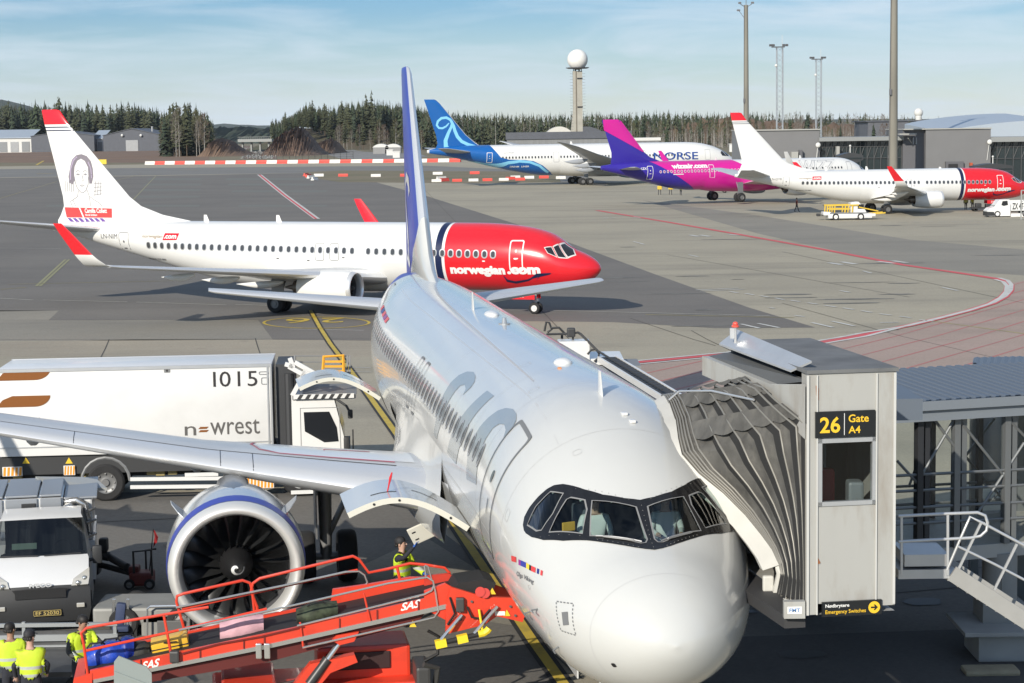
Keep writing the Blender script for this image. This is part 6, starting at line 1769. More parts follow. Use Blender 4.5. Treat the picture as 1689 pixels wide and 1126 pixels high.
# ================================================================== pink and blue airliner
def build_pink_airliner():
 F = F_A321
 pk = mat('pink_paint', (.62, .012, .29), .28, 0, .4); pb = mat('violet_blue_paint', (.035, .02, .30), .28, 0, .4); wl_ = mat('door_line_white', (.75, .75, .74), .4)
 root = empty('airliner', label='pink and violet blue airliner with white forward half, parked between two white planes', cat='airliner')
 place_aircraft(root, 53.328, 291.568, 3.561, -.60)
 no = Vector((3.19, 0, -5.5)).normalized()
 region = lambda x, y, z: 1 if (Vector((x, 0, z)) - Vector((37.2, 0, 5.88))).dot(no) > 0 else (2 if (Vector((x, 0, z)) - Vector((24.0, 0, 5.88))).dot(no) < 0 else 0)
 fuselage_mesh(F, 'fuselage', [pk, pb, white_p], root, region, [((37.2, 0, 5.88), no), ((24.0, 0, 5.88), no)], (), 56, None, 1.0)
 x = 6.4
 while x < 36.2:
  window_part(F, x, 4.42, .22, .30, [mat('frame_pale', (.5, .5, .5), .4), glassd_p] if x < 23 else [wl_, mat('window_pinkish', (.35, .06, .22), .2)], root, .05, off=.025)
  x += .54
 for xx in (37.6, 28.0, 14.0, 5.0): door_part(F, xx - .42, xx + .42, 3.4, 5.25, wl_ if xx > 20 else mat('door_line_grey', (.33, .34, .36), .6), root, .07, nm='cabin_door', handle=xx > 30, off=.025)
 text_decal(F, 'wizzair.com', 34.3, 4.78, wl_, root, width=5.7, height=.66, bold=.055, nm='airline_lettering', step=.2, off=.03)
 text_decal(F, 'HA-LZX', 39.7, 4.75, wl_, root, width=1.6, height=.3, bold=.03, nm='registration_lettering', step=.2, off=.03)
 decal('underline_marking', chop2d(stroke2d([(34.2, 4.02), (32.6, 4.02)], .12), .4), F.side(.03), wl_, root)
 og = mat('outline_grey', (.40, .41, .43), .5)
 big = text2d('WIZZ', bold=.03, shear=.35, width=6.0, height=1.5)
 sm = text2d('WIZZ', bold=-.01, shear=.35, width=5.75, height=1.28)
 text_decal(F, 'WIZZ', 13.3, 4.0, og, root, width=6.2, height=1.55, bold=.03, shear=.35, nm='airline_lettering', step=.3, off=.025)
 text_decal(F, 'WIZZ', 13.2, 4.12, white_p, root, width=6.0, height=1.32, bold=-.005, shear=.35, nm='airline_lettering', step=.3, off=.035)
 decal('flag_marking', chop2d(poly2d([(14.6, 5.2), (14.3, 5.2), (14.6, 5.6), (14.9, 5.6)]), None, .2), F.side(.03), red_p, root)
 s0 = F.skin(.02)
 for sg in (1, -1):
  for p in ([(.05, 1.5), (.55, 1.95), (.44, 2.45), (.05, 2.16)], [(.6, 2.0), (.92, 2.4), (.62, 2.66), (.48, 2.47)], [(1.0, 2.5), (1.09, 2.86), (.74, 2.95), (.66, 2.7)]):
   decal('cockpit_window', chop2d(poly2d([(sg * q[0], q[1]) for q in p]), .15, .3), lambda t, x: s0(x, t), glassd_p, root)
 for xx in (26, 12): antenna(F, xx, .42, .42, white_p, root)
 for sd in (1, -1):
  d = 4.27
  secs = [(0.3, 10.9 + d, 2.35, 8.0, .15, 3), (1.9, 11.75 + d, 2.72, 7.0, .145, 3), (6.4, 14.05 + d, 3.3, 4.05, .12, 2.5), (16.4, 19.0 + d, 4.66, 1.75, .10, 0), (16.9, 19.3 + d, 4.75, 1.6, .10, 0)]
  w = surf_mesh('wing', secs, [wing_p, bare_p, white_p], root, side=sd, le=.155, te=.7)
  surf_mesh('sharklet', [(4.75, 19.3 + d, sd * 16.9, 1.6, .1, 0), (5.6, 20.1 + d, sd * 17.4, 1.1, .1, 0), (7.1, 21.2 + d, sd * 17.7, .55, .09, 0)], [pk if sd < 0 else white_p] * 2, root, vertical=True)
  for ys, xx, zz, L in ((6.6, 16.6 + d, 3.02, 3.0), (10.2, 18.0 + d, 3.55, 2.6)): canoe(w, xx, sd * ys, zz, L, .38, .5, white_p)
  nacelle(root, 10.75 + d, sd * 5.75, 1.98, 1.20, 1.27, 3.35, .97, engine_mats(white_p), 18, False, blade_detail=False)
  pylon(root, 12.0 + d, 17.5 + d, sd * 5.75, 3.05, 3.55, white_p, .44)
  main_gear(root, 24.65, sd * 3.8, 2.7, .635, .46, GEARD)
  surf_mesh('tailplane', [(.3, 38.24, 4.83, 3.75, .1, 0), (.9, 38.7, 4.87, 3.4, .1, 0), (6.0, 42.05, 5.22, 1.5, .09, 0), (6.22, 42.35, 5.24, 1.2, .08, 0)], [wing_p, white_p], root, side=sd, le=.06, te=.75, camber=0)
 nose_gear(root, 5.07, 2.0, .38, .22, GEAR, .5, doors=(.6, 1.45, 1.6, .65, white_p))
 belly_fairing(F, 14.0, 29.0, .42, .06, pk, root)
 D = 6.94
 fs = [(5.2, 34.6, 0, 8.4, .045, 0), (5.85, 35.2, 0, 7.8, .05, 0), (6.5, 36.9, 0, 6.0, .085, 0), (7.2, 37.8, 0, 5.1, .09, 0), (11.55, 41.4, 0, 2.9, .09, 0), (11.76, 41.9, 0, 2.3, .06, 0)]
 fin = surf_mesh('tail_fin', fs, [pb, pb], root, vertical=True)
 for sg in (1, -1):
  fk = fin_skin(fs, .03, sg)
  decal('fin_pink_paint', chop2d(poly2d([(44.0, 10.26), (39.05, 7.69), (38.2, 7.24), (37.78, 7.2), (41.38, 11.55), (41.9, 11.75), (44.2, 11.75)]), .5, .4), fk, pk, fin)
 return root

pink_plane = build_pink_airliner()
# ------------------------------------------------------------------ boarding bridge at gate 26
def wb(mb, name, m, root, smooth=None):  # mesh given in world coordinates, parented to an unrotated root
 o = Vector(root.location); mb.v = [tuple(Vector(p) - o) for p in mb.v]
 return mb.build(name, m, root, smooth)

def onplane(px, py, P0, n):
 d = ray(px, py); c = Vector((0, 0, HCAM)); t = (Vector(P0) - c).dot(n) / d.dot(n); return c + d * t

U_ = Vector((-.153, .988, 0)); V_ = Vector((.988, .153, 0)); Z_ = Vector((0, 0, 1))
cabm = mat('bridge_cab_paint', (.40, .40, .38), .5, .1, var=.05, vscale=.8, dirt=(.22, .17, .12), dirt_amt=.55, dirt_scale=2.2, stretch=(1, 1, .3))
cabe = mat('bridge_cab_edge', (.52, .52, .50), .45, .1, var=.05, vscale=1.0)
roofd = mat('bridge_roof_felt', (.13, .135, .14), .85, var=.2, vscale=1.5, dirt=(.25, .25, .24), dirt_amt=.4, dirt_scale=1.2)
alu = mat('brushed_aluminium', (.55, .56, .57), .38, .6, var=.06, vscale=2)
rail = mat('galvanised_rail', (.58, .59, .60), .35, .55)
signk = mat('sign_black', (.012, .014, .016), .35); signy = mat('sign_amber', (.80, .50, .03), .45); signw = mat('sign_white', (.78, .78, .76), .45); rust = mat('rust_patch', (.30, .12, .05), .9, var=.4, vscale=8)
NL, ZB, ZT = Vector((4.045, 26.75, 0)), 3.09, 6.46
bridge = empty('boarding_bridge', (NL.x + 1.5, NL.y + 3, gz(30)), 0, 'grey boarding bridge cab with folded bellows and a gate 26 sign against the near airliner', 'boarding bridge')
CW, CL = 1.26, 4.0
cp = lambda a, b, z: NL + V_ * a + U_ * b + Z_ * z  # across, back, height
near = lambda px, py: onplane(px, py, NL, U_)
def nface(px, py, k=0.0): return near(px, py) - U_ * k
mb = MB()
W0, W1, H0, H1 = .14, .98, near(1395, 833).z, near(1395, 722).z  # window opening on the sign face
cpb = lambda a0, a1, z0, z1, m=0: mb.add([cp(a0, 0, z0), cp(a1, 0, z0), cp(a1, 0, z1), cp(a0, 0, z1), cp(a0, .06, z0), cp(a1, .06, z0), cp(a1, .06, z1), cp(a0, .06, z1)], [(0, 1, 2, 3), (5, 4, 7, 6), (0, 4, 5, 1), (3, 2, 6, 7), (0, 3, 7, 4), (1, 5, 6, 2)], m)
cpb(0, W0, ZB, ZT); cpb(W0, W1, ZB + .15, H0); cpb(W0, W1, H1, ZT); cpb(W1, CW, ZB + .08, ZT)
for a in (CW - .05, CW):
 pass
mb.add([cp(CW, 0, ZB + .08), cp(CW, CL, ZB), cp(CW, CL, ZT), cp(CW, 0, ZT)], [(0, 1, 2, 3)])
mb.add([cp(0, CL, ZB), cp(CW, CL, ZB), cp(CW, CL, ZT), cp(0, CL, ZT)], [(0, 1, 2, 3)])
mb.add([cp(0.02, .06, ZB), cp(.02, .35, ZB), cp(.02, .35, ZT), cp(.02, .06, ZT)], [(0, 1, 2, 3)])
mb.add([cp(0, .0, ZB), cp(CW, 0, ZB), cp(CW, CL, ZB), cp(0, CL, ZB)], [(0, 1, 2, 3)])
wb(mb, 'cab_wall', cabm, bridge)
mb = MB()
for a in (W0 - .012, W1 + .0, -.004, CW - .02): mb.bar(cp(a, -.012, ZB + (.1 if a > .5 else 0)), cp(a, -.012, ZT - .02), .035 if a < 0 or a > 1.2 else .02, .03, up=(0, 1, 0))
wb(mb, 'corner_trim', cabe, bridge)
mb = MB(); inn_ = mat('cab_interior_dark', (.03, .032, .035), .7)
mb.add([cp(.08, 1.9, ZB), cp(CW - .06, 1.9, ZB), cp(CW - .06, 1.9, ZT), cp(.08, 1.9, ZT)], [(0, 1, 2, 3)])
mb.add([cp(.08, .1, ZB + .1), cp(CW - .06, .1, ZB + .1), cp(CW - .06, 1.9, ZB + .1), cp(.08, 1.9, ZB + .1)], [(0, 1, 2, 3)])
wb(mb, 'cab_interior', inn_, bridge)
mb = MB(); mb.bar(cp(.36, 1.2, ZB), cp(.36, 1.2, ZT), .06); mb.bar(cp(.62, 1.2, ZB), cp(.62, 1.2, ZT), .05); mb.box(cp(.84, .5, H0 - .05), (.22, .3, .6), None, .04); wb(mb, 'control_desk', mat('desk_grey', (.16, .18, .19), .5), bridge)
mb = MB(); mb.box(cp(.46, .9, H0 - .1), (.42, .16, .95), None, .07); mb.box(cp(.46, .75, H0 - .55), (.42, .42, .12), None, .05); wb(mb, 'operator_seat', mat('seat_red', (.30, .015, .02), .7), bridge, 40)
mb = MB()
for a, b, c, d in ((W0, W1, H0, H0 + .06), (W0, W1, H1 - .06, H1), (W0, W0 + .06, H0, H1), (W1 - .06, W1, H0, H1)):
 mb.add([cp(a, -.02, c), cp(b, -.02, c), cp(b, -.02, d), cp(a, -.02, d), cp(a, .07, c), cp(b, .07, c), cp(b, .07, d), cp(a, .07, d)], [(0, 1, 2, 3), (0, 4, 5, 1), (3, 2, 6, 7), (0, 3, 7, 4), (1, 5, 6, 2), (4, 7, 6, 5)])
wf = wb(mb, 'window_frame', alu, bridge)
mb = MB(); mb.quad(cp(W0, .02, H0), cp(W1, .02, H0), cp(W1, .02, H1), cp(W0, .02, H1)); o = wb(mb, 'cab_window', glass_mat('cab_glass', (.75, .8, .8), .05), bridge)

def sign_board(nm, px0, px1, py0, py1, items, arrow=None):
 a, b = (near(px0, (py0 + py1) / 2) - NL).dot(V_), (near(px1, (py0 + py1) / 2) - NL).dot(V_); xm = (px0 + px1) / 2
 z0, z1 = near(xm, py1).z, near(xm, py0).z
 mb = MB(); mb.add([cp(a, -.04, z0), cp(b, -.04, z0), cp(b, -.04, z1), cp(a, -.04, z1), cp(a, .01, z0), cp(b, .01, z0), cp(b, .01, z1), cp(a, .01, z1)], [(0, 1, 2, 3), (5, 4, 7, 6), (0, 4, 5, 1), (3, 2, 6, 7), (0, 3, 7, 4), (1, 5, 6, 2)])
 bd = wb(mb, nm, signk, bridge); W, H = b - a, z1 - z0; o = Vector(bridge.location)
 for s, u, v, w, h, m, bold in items:
  VF = text2d(s, bold=bold, width=w * W if w else None, height=h * H); VF = move2d(VF, a + u * W, z0 + v * H)
  t = raw_mesh('sign_lettering', [cp(x, -.043, z) - o for x, z in VF[0]], VF[1], m, bd); t.matrix_parent_inverse = Matrix.Identity(4)
 return bd, a, b, z0, z1

gs, a, b, z0, z1 = sign_board('gate_sign', 1344, 1442, 677, 720, [('26', .07, .18, .34, .62, signy, .02), ('Gate', .55, .56, .34, .30, signy, .015), ('A4', .55, .14, .20, .28, signy, .015)])
o_ = Vector(bridge.location)
raw_mesh('sign_divider', [cp(a + (b - a) * u, -.043, z) - o_ for u, z in ((.475, z0 + .03), (.485, z0 + .03), (.485, z1 - .03), (.475, z1 - .03))], [(0, 1, 2, 3)], signw, gs)
es, a, b, z0, z1 = sign_board('emergency_sign', 1355, 1453, 990, 1014, [('Nødbrytere', .05, .56, .40, .30, signw, .02), ('Emergency Switches', .05, .12, .68, .34, signy, .01)])
cx, cz, rr_ = a + (b - a) * .87, (z0 + z1) / 2, .085
raw_mesh('sign_disc', [cp(cx + rr_ * math.cos(k * .3142), -.043, cz + rr_ * math.sin(k * .3142)) - o_ for k in range(20)], [tuple(range(20))], signy, es)
ar = [(-.05, -.012), (.01, -.012), (-.012, -.04), (.012, -.04), (.052, 0), (.012, .04), (-.012, .04), (.01, .012), (-.05, .012)]
raw_mesh('sign_arrow', [cp(cx + x, -.046, cz + z) - o_ for x, z in ar], [tuple(range(9))], signk, es)
for pts in ([(1345, 635), (1350, 640), (1350, 660), (1346, 652)], [(1348, 918), (1353, 928), (1349, 930)], [(1440, 770), (1443, 790), (1441, 800)]):
 raw_mesh('rust_patch', [nface(*p, .014) - o_ for p in pts], [tuple(range(len(pts)))], rust, bridge)
# roof, hood beam and awning plate
mb = MB(); mb.add([cp(-.02, -.03, ZT), cp(CW + .03, -.03, ZT), cp(CW + .03, CL, ZT), cp(-.02, CL, ZT), cp(-.02, -.03, ZT + .05), cp(CW + .03, -.03, ZT + .05), cp(CW + .03, CL, ZT + .05), cp(-.02, CL, ZT + .05)], [(4, 5, 6, 7), (0, 1, 5, 4), (1, 2, 6, 5), (2, 3, 7, 6), (3, 0, 4, 7)])
wb(mb, 'roof', roofd, bridge)
A0, A1 = at(1158, 587, 30.9), at(1272, 634, 28.0)  # hood beam over the airliner's door
B0, B1 = cp(-.02, CL, ZT), cp(-.02, .15, ZT)
mb = MB(); h = Z_ * -.30
mb.add([A0, A1, A1 + h, A0 + h, A0 + V_ * .10, A1 + V_ * .10, A1 + h + V_ * .1, A0 + h + V_ * .1], [(0, 1, 2, 3), (4, 7, 6, 5), (0, 4, 5, 1), (3, 2, 6, 7), (0, 3, 7, 4), (1, 5, 6, 2)])
wb(mb, 'hood_beam', cabm, bridge)
mb = MB(); tri = [A1, near(1328, 634), near(1328, 724), A1 + h]; tri = [p - U_ * .01 for p in tri]
mb.add(tri + [p + U_ * .06 for p in tri], [(0, 1, 2, 3), (7, 6, 5, 4), (0, 4, 5, 1), (1, 5, 6, 2), (2, 6, 7, 3), (3, 7, 4, 0)]); wb(mb, 'hood_side_panel', cabm, bridge)
mb = MB(); mb.add([A0 + V_ * .1, A1 + V_ * .1, B1 + V_ * .1 - Z_ * .12, B0 + V_ * .1 - Z_ * .12], [(0, 1, 2, 3)]); wb(mb, 'hood_gutter', mat('gutter_dark', (.10, .105, .11), .6), bridge)
mb = MB(); a_, b_ = (B0 * .62 + A0 * .38), (B1 * .62 + A1 * .38); q = [a_ + Z_ * .08, b_ + Z_ * .10, B1 + V_ * .12 + Z_ * .16, B0 + V_ * .12 + Z_ * .22]
mb.add(q + [p - Z_ * .03 for p in q], [(0, 1, 2, 3), (7, 6, 5, 4), (0, 4, 5, 1), (1, 5, 6, 2), (2, 6, 7, 3), (3, 7, 4, 0)]); wb(mb, 'awning_plate', alu, bridge)
# bellows between the cab and the fuselage
C0 = [cp(-.02, .03, ZB + .12 + (5.75 - ZB - .12) * i / 8) for i in range(9)] + [cp(-.02 - .25 * math.sin(math.pi * i / 8), .03 + (CL - .4) * i / 8, 5.75 + .35 * min(1, i / 3)) for i in range(1, 9)] + [cp(-.02, CL - .4, 6.0 - (6.0 - ZB) * i / 5) for i in range(1, 6)]
nearpts = [(1280, 985, 28.2), (1288, 948, 28.25), (1284, 930, 28.35), (1272, 905, 28.6), (1254, 880, 28.9), (1228, 848, 29.3), (1192, 812, 29.6), (1152, 780, 29.8), (1124, 748, 30.1)]
C1 = [at(*p) for p in nearpts] + [at(1118, 722, 30.5), at(1114, 692, 31.1), at(1104, 664, 31.8), at(1097, 652, 32.3)]
FA = lambda x, th: Vector((2.216, 26.607, -.2)) + Vector((math.cos(1.7244), math.sin(1.7244), 0)) * x + Vector((-math.sin(1.7244), math.cos(1.7244), 0)) * F_A320.P(x, th, .12)[1] + Z_ * F_A320.P(x, th, .12)[2]
C1 += [FA(6.0, -.62), FA(6.3, -.74), FA(6.5, -.86), FA(6.6, -1.0), FA(6.6, -1.15), FA(6.6, -1.3), FA(6.6, -1.45), FA(6.6, -1.62), FA(6.6, -1.8)]
n = len(C0); C1 = C1[:n]
fabr = mat('bellows_fabric', (.092, .089, .082), .85, var=.35, vscale=2.5, bump=.8, bscale=5.0, dirt=(.20, .19, .165), dirt_amt=.5, dirt_scale=3.0)
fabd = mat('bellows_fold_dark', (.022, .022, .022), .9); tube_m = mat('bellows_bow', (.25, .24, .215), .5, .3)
S = [0, .028, .056, .086, .118, .16, .33, .50, .66, .81, .93, 1.0]  # folds bunched towards the fuselage
def brow(s, inset, droop): 
 out = []
 for i, (p, q) in enumerate(zip(C1, C0)):
  c = p.lerp(q, s); t = i / (n - 1); cen = Vector((3.4, 29.6, 4.4)); v = (cen - c).normalized(); out.append(c + v * inset)
 return out
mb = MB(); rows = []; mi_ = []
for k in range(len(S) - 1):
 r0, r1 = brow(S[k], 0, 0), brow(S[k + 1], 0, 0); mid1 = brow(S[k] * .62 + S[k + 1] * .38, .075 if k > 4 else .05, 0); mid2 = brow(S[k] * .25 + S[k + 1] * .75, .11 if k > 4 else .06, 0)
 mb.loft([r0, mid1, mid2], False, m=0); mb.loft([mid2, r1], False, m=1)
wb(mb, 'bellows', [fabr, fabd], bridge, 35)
for k in range(len(S)):
 mb = MB(); r = brow(S[k], -.012, 0); mb.path(r[:20], .016, 6); wb(mb, 'bellows_bow', tube_m, bridge, 60)
mb = MB()
for k in range(5, len(S) - 1):  # overlapping flaps along the crown
 for lv, (i0, f) in enumerate(((8, .5), (10, .5), (12, .5))):
  a_, b_ = brow(S[k], -.03, 0), brow(S[k + 1], -.03, 0)
  e0, e1 = a_[i0].lerp(a_[i0 + 1], f), b_[i0].lerp(b_[i0 + 1], f); g0, g1 = a_[i0 + 1].lerp(a_[i0 + 2], f), b_[i0 + 1].lerp(b_[i0 + 2], f)
  row0, row1 = [], []
  for j in range(7):
   t = j / 6; row0.append(e0.lerp(e1, t) + Z_ * (.03 - .045 * math.sin(math.pi * t))); row1.append(g0.lerp(g1, t) + Z_ * .03)
  mb.loft([row0, row1], False)
wb(mb, 'bellows_flap', fabr, bridge, 40)
rim_w = mat('hood_rim_cushion', (.55, .54, .50), .6, var=.06, vscale=2)
mb = MB(); rr1 = C1[:13]; vin = []
for i in range(13):
 t_ = (rr1[min(i + 1, 12)] - rr1[max(i - 1, 0)]); t_.y = 0; t_.normalize(); vin.append(Vector((-t_.z, 0, t_.x)))
rings = [[p + Vector((0, -.07, 0)), p + v * .25 + Vector((0, -.09, 0)), p + v * .27 + Vector((0, .1, 0)), p + Vector((0, .1, 0))] for p, v in zip(rr1[2:], vin[2:])]
mb.loft(rings, True, False, True); wb(mb, 'hood_cushion', rim_w, bridge, 40)
mb = MB(); rings = [[p + Vector((0, -.04, 0)), p + v * .06 + Vector((0, -.04, 0)), p + v * .06 + Vector((0, .06, 0)), p + Vector((0, .06, 0))] for p, v in zip(rr1[:3], vin[:3])]; mb.loft(rings, True, False, True)
mb.tube(C1[0], cp(-.02, .05, ZB + .12), .02); mb.box((C1[0] + C1[1]) / 2 + Vector((-.14, .1, .02)), (.16, .1, .24), None, .03); wb(mb, 'hood_foot', rim_w, bridge)
mb = MB(); mb.path([C1[11] + Z_ * .05, brow(.2, -.06, 0)[12], brow(.5, -.08, 0)[11], brow(.8, -.1, 0)[10]], .018, 6); wb(mb, 'hood_strut', rail, bridge)
mb = MB(); f0, f1 = near(1293, 992), near(1327, 1018); mb.bb((f0.x, f0.y - .02, f1.z), (f1.x, f0.y + .1, f0.z)); fm = wb(mb, 'maker_plate', cabm, bridge)
c_ = near(1310, 1005); mb = MB(); mb.bb((c_.x - .10, f0.y - .026, c_.z - .05), (c_.x + .10, f0.y - .02, c_.z + .05)); wb(mb, 'badge', signw, bridge)
VF = text2d('FMT', bold=.02, width=.15, height=.055, align='CENTER'); raw_mesh('badge_lettering', [Vector((c_.x + x, f0.y - .03, c_.z - .027 + z)) - o_ for x, z in VF[0]], VF[1], mat('badge_blue', (.10, .22, .45), .5), fm)
mb = MB(); mb.add([cp(-.3, .1, ZB - .02), cp(0, .1, ZB - .02), cp(0, CL, ZB - .02), cp(-.55, CL, ZB - .02), cp(-.3, .1, ZB - .2), cp(0, .1, ZB - .2), cp(0, CL, ZB - .2), cp(-.55, CL, ZB - .2)], [(0, 1, 2, 3), (4, 7, 6, 5), (0, 4, 5, 1), (0, 3, 7, 4)]); wb(mb, 'door_sill', mat('sill_dark', (.04, .04, .042), .7), bridge)
mb = MB(); b0 = at(1213, 572, 30.2); b0.z = ZT; b1 = at(1213, 537, 30.2); mb.tube(b0, b1 - Z_ * .02, .022); mb.box((b0 + b1) / 2 + Vector((-.05, 0, .05)), (.07, .06, .16)); bp_ = wb(mb, 'beacon_post', rail, bridge)
mb = MB(); mb.tube(b1 - Z_ * .02, b1 + Z_ * .01, .06, 12); mb.sphere(b1 + Z_ * .03, .045, 12, 8, (1, 1, .8)); wb(mb, 'beacon_lamp', mat('beacon_red', (.75, .10, .07), .25, 0, .4), bridge, 60)
# rotunda walkway behind the cab, and the telescopic tunnel that runs back to the fixed corridor
tun = mat('tunnel_steel', (.24, .245, .25), .5, .3)
T0, T1 = cp(.75, CL - .2, 0), Vector((6.1, 37.5, 0)); dT = (T1 - T0); dT.z = 0; nT = Vector((-dT.y, dT.x, 0)).normalized()
mb = MB(); rings = [[p + nT * -.7 + Z_ * zb_, p + nT * .7 + Z_ * zb_, p + nT * .7 + Z_ * zt_, p + nT * -.7 + Z_ * zt_] for p, zb_, zt_ in ((T0, ZB + .1, 5.6), (T1, 2.3, 4.6))]
mb.loft(rings, True, False, True); wb(mb, 'tunnel', tun, bridge)
mb = MB(); q0, q1 = at(1479, 668, 31.5), at(1522, 664, 31.5); mb.bb((q0.x, 31.5, q0.z - .25), (q1.x, 33.2, q0.z + .1)); wb(mb, 'tunnel_eave', mat('corridor_roof_blue_grey', (.13, .155, .19), .5, .3), bridge)

# service stair with tubular railings
stair = empty('service_stair', at(1520, 960, 29.2) * 1.0, 0, 'aluminium service stair with looped handrails going down from the bridge cab', 'stair'); stair.location.z = gz(29)
D_ = 29.2; sp = lambda px, py, k=0: at(px, py, D_ + k)
wsp = 1.0
mb = MB(); a_, b_ = sp(1482, 955), sp(1566, 951); mb.bb((a_.x, D_, a_.z), (b_.x, D_ + wsp, a_.z + .14)); mb.bb((a_.x + .1, D_ + .05, a_.z + .18), (b_.x, D_ + wsp, a_.z + .36)); wb(mb, 'platform', alu, stair)
st0, st1 = sp(1570, 945), sp(1720, 1042); 
mb = MB(); dn = st1 - st0
for k in (0, wsp): mb.bar(st0 + Vector((0, k, 0)), st1 + dn * .8 + Vector((0, k, 0)), .05, .24)
wb(mb, 'stringer', mat('stair_grey', (.34, .34, .33), .5, .2, var=.08, vscale=2), stair)
for i in range(16):
 mb = MB(); c_ = st0 + dn * (i + .5) / 9.5; mb.box(c_ + Vector((0, wsp / 2, -.06)), (.26, wsp - .06, .035)); wb(mb, 'tread', rail, stair)
def railing(k):
 P_ = lambda x, y: sp(x, y, k)
 mb = MB()
 mb.path([P_(1482, 851), P_(1540, 848), P_(1612, 845), P_(1625, 850), P_(1629, 862), P_(1627, 875), P_(1617, 884), P_(1600, 887), P_(1540, 890), P_(1482, 893)], .024, 8)
 mb.path([P_(1562, 940), P_(1585, 886), P_(1600, 852), P_(1620, 862), P_(1700, 905), P_(1800, 960)], .022, 8)
 mb.path([P_(1578, 900), P_(1640, 930), P_(1720, 972), P_(1800, 1014)], .02, 8)
 for x0, y0, x1, y1 in ((1487, 852, 1487, 948), (1563, 849, 1563, 948), (1580, 940, 1618, 862), (1640, 972, 1677, 897), (1700, 1010, 1738, 928)): mb.bar(P_(x0, y0), P_(x1, y1), .035, .035, up=(0, 1, 0))
 return wb(mb, 'handrail', rail, stair, 50)
railing(0); railing(wsp)

# fixed glazed corridor on pillars
cor = empty('fixed_corridor', (9.0, 36.8, gz(36)), 0, 'glazed walkway on pillars with a ribbed blue grey roof, right of the bridge', 'walkway')
K0, K1 = Vector((6.6, 35.85, 0)), Vector((13.5, 37.9, 0)); kx = (K1 - K0).normalized(); ky = Vector((-kx.y, kx.x, 0)); Lk = (K1 - K0).length
kp = lambda a, b, z: K0 + kx * a + ky * b + Z_ * z
kz = lambda px, py: onplane(px, py, K0, ky).z
zf, zr0, zr1 = kz(1580, 902), kz(1580, 688), kz(1580, 654); WK = 2.7
rb = mat('corridor_roof_blue_grey', (.13, .155, .19), .5, .3); fr = mat('corridor_steel', (.17, .18, .185), .45, .4); fr_d = mat('corridor_steel_dark', (.035, .037, .042), .5, .3)
mb = MB(); mb.add([kp(-.2, -.25, zr0), kp(Lk, -.25, zr0), kp(Lk, -.25, (zr0 + zr1) / 2), kp(-.2, -.25, (zr0 + zr1) / 2), kp(-.2, -.15, (zr0 + zr1) / 2), kp(Lk, -.15, (zr0 + zr1) / 2), kp(Lk, -.35, zr1), kp(-.2, -.35, zr1), kp(Lk, -.35, (zr0 + zr1) / 2 + .02), kp(-.2, -.35, (zr0 + zr1) / 2 + .02)], [(0, 1, 2, 3), (9, 8, 6, 7), (3, 2, 8, 9)])
mb.add([kp(-.2, -.25, zr0), kp(Lk, -.25, zr0), kp(Lk, WK + .3, zr0), kp(-.2, WK + .3, zr0)], [(0, 3, 2, 1)])
wb(mb, 'fascia', mat('fascia_blue_grey', (.21, .235, .265), .5, .25), cor)
mb = MB(); N_ = 36; prof = []
for i in range(N_):
 for u, zz_ in ((0, 0), (.35, 0), (.45, .022), (.9, .022)): prof.append(((i + u) / N_ * (Lk + .2) - .2, zr1 + .005 + zz_))
mb.loft([[kp(x, -.35, z) for x, z in prof], [kp(x, WK + .3, z + .16) for x, z in prof]], False); wb(mb, 'ribbed_roof', rb, cor)
mb = MB(); mb.add([kp(0, 0, zf - .26), kp(Lk, 0, zf - .26), kp(Lk, WK, zf - .26), kp(0, WK, zf - .26), kp(0, 0, zf), kp(Lk, 0, zf), kp(Lk, WK, zf), kp(0, WK, zf)], [(0, 1, 5, 4), (4, 5, 6, 7), (0, 3, 2, 1), (2, 3, 7, 6)]); wb(mb, 'floor_beam', cabm, cor)
for px, w, m in ((1516, .16, fr_d), (1577, .15, fr), (1660, .15, fr)):
 a = (onplane(px, 780, K0, ky) - K0).dot(kx); mb = MB(); mb.bar(kp(a, .02, zf), kp(a, .02, zr0), w, .12, up=tuple(kx)); mb.bar(kp(a + .17, .04, zf), kp(a + .17, .04, zr0), w * .6, .1, up=tuple(kx)); wb(mb, 'column', m, cor)
for px in (1537, 1615):
 a = (onplane(px, 780, K0 + ky * WK, ky) - K0).dot(kx); mb = MB(); mb.bar(kp(a, WK, zf), kp(a, WK, zr0), .13, .10, up=tuple(kx)); wb(mb, 'column', fr_d, cor)
mb = MB()
for (x0, y0, x1, y1, b) in ((1516, 790, 1577, 686, 0), (1540, 690, 1577, 740, 0), (1577, 686, 1660, 790, 0), (1610, 850, 1689, 730, 0), (1480, 760, 1516, 800, 0), (1660, 688, 1700, 730, 0), (1590, 755, 1640, 690, WK), (1590, 750, 1660, 830, WK), (1500, 800, 1540, 690, WK), (1630, 830, 1689, 770, WK)):
 mb.tube(onplane(x0, y0, K0 + ky * b, ky), onplane(x1, y1, K0 + ky * b, ky), .028, 6)
for y, b in ((782, 0), (808, 0), (836, 0), (862, 0), (800, WK), (830, WK)): mb.tube(onplane(1470, y + 3, K0 + ky * b, ky), onplane(1700, y - 9, K0 + ky * b, ky), .03, 6)
wb(mb, 'bracing', fr, cor)
for b in (-.0, WK):
 mb = MB(); mb.quad(kp(0, b + .05, zf), kp(Lk, b + .05, zf), kp(Lk, b + .05, zr0), kp(0, b + .05, zr0)); wb(mb, 'glass_wall', glass_mat('corridor_glass', (.90, .93, .92), .03), cor)
cpl = Vector((at(1659, 1000, 36.4).x, 36.9, 0)); zg = gz(36)
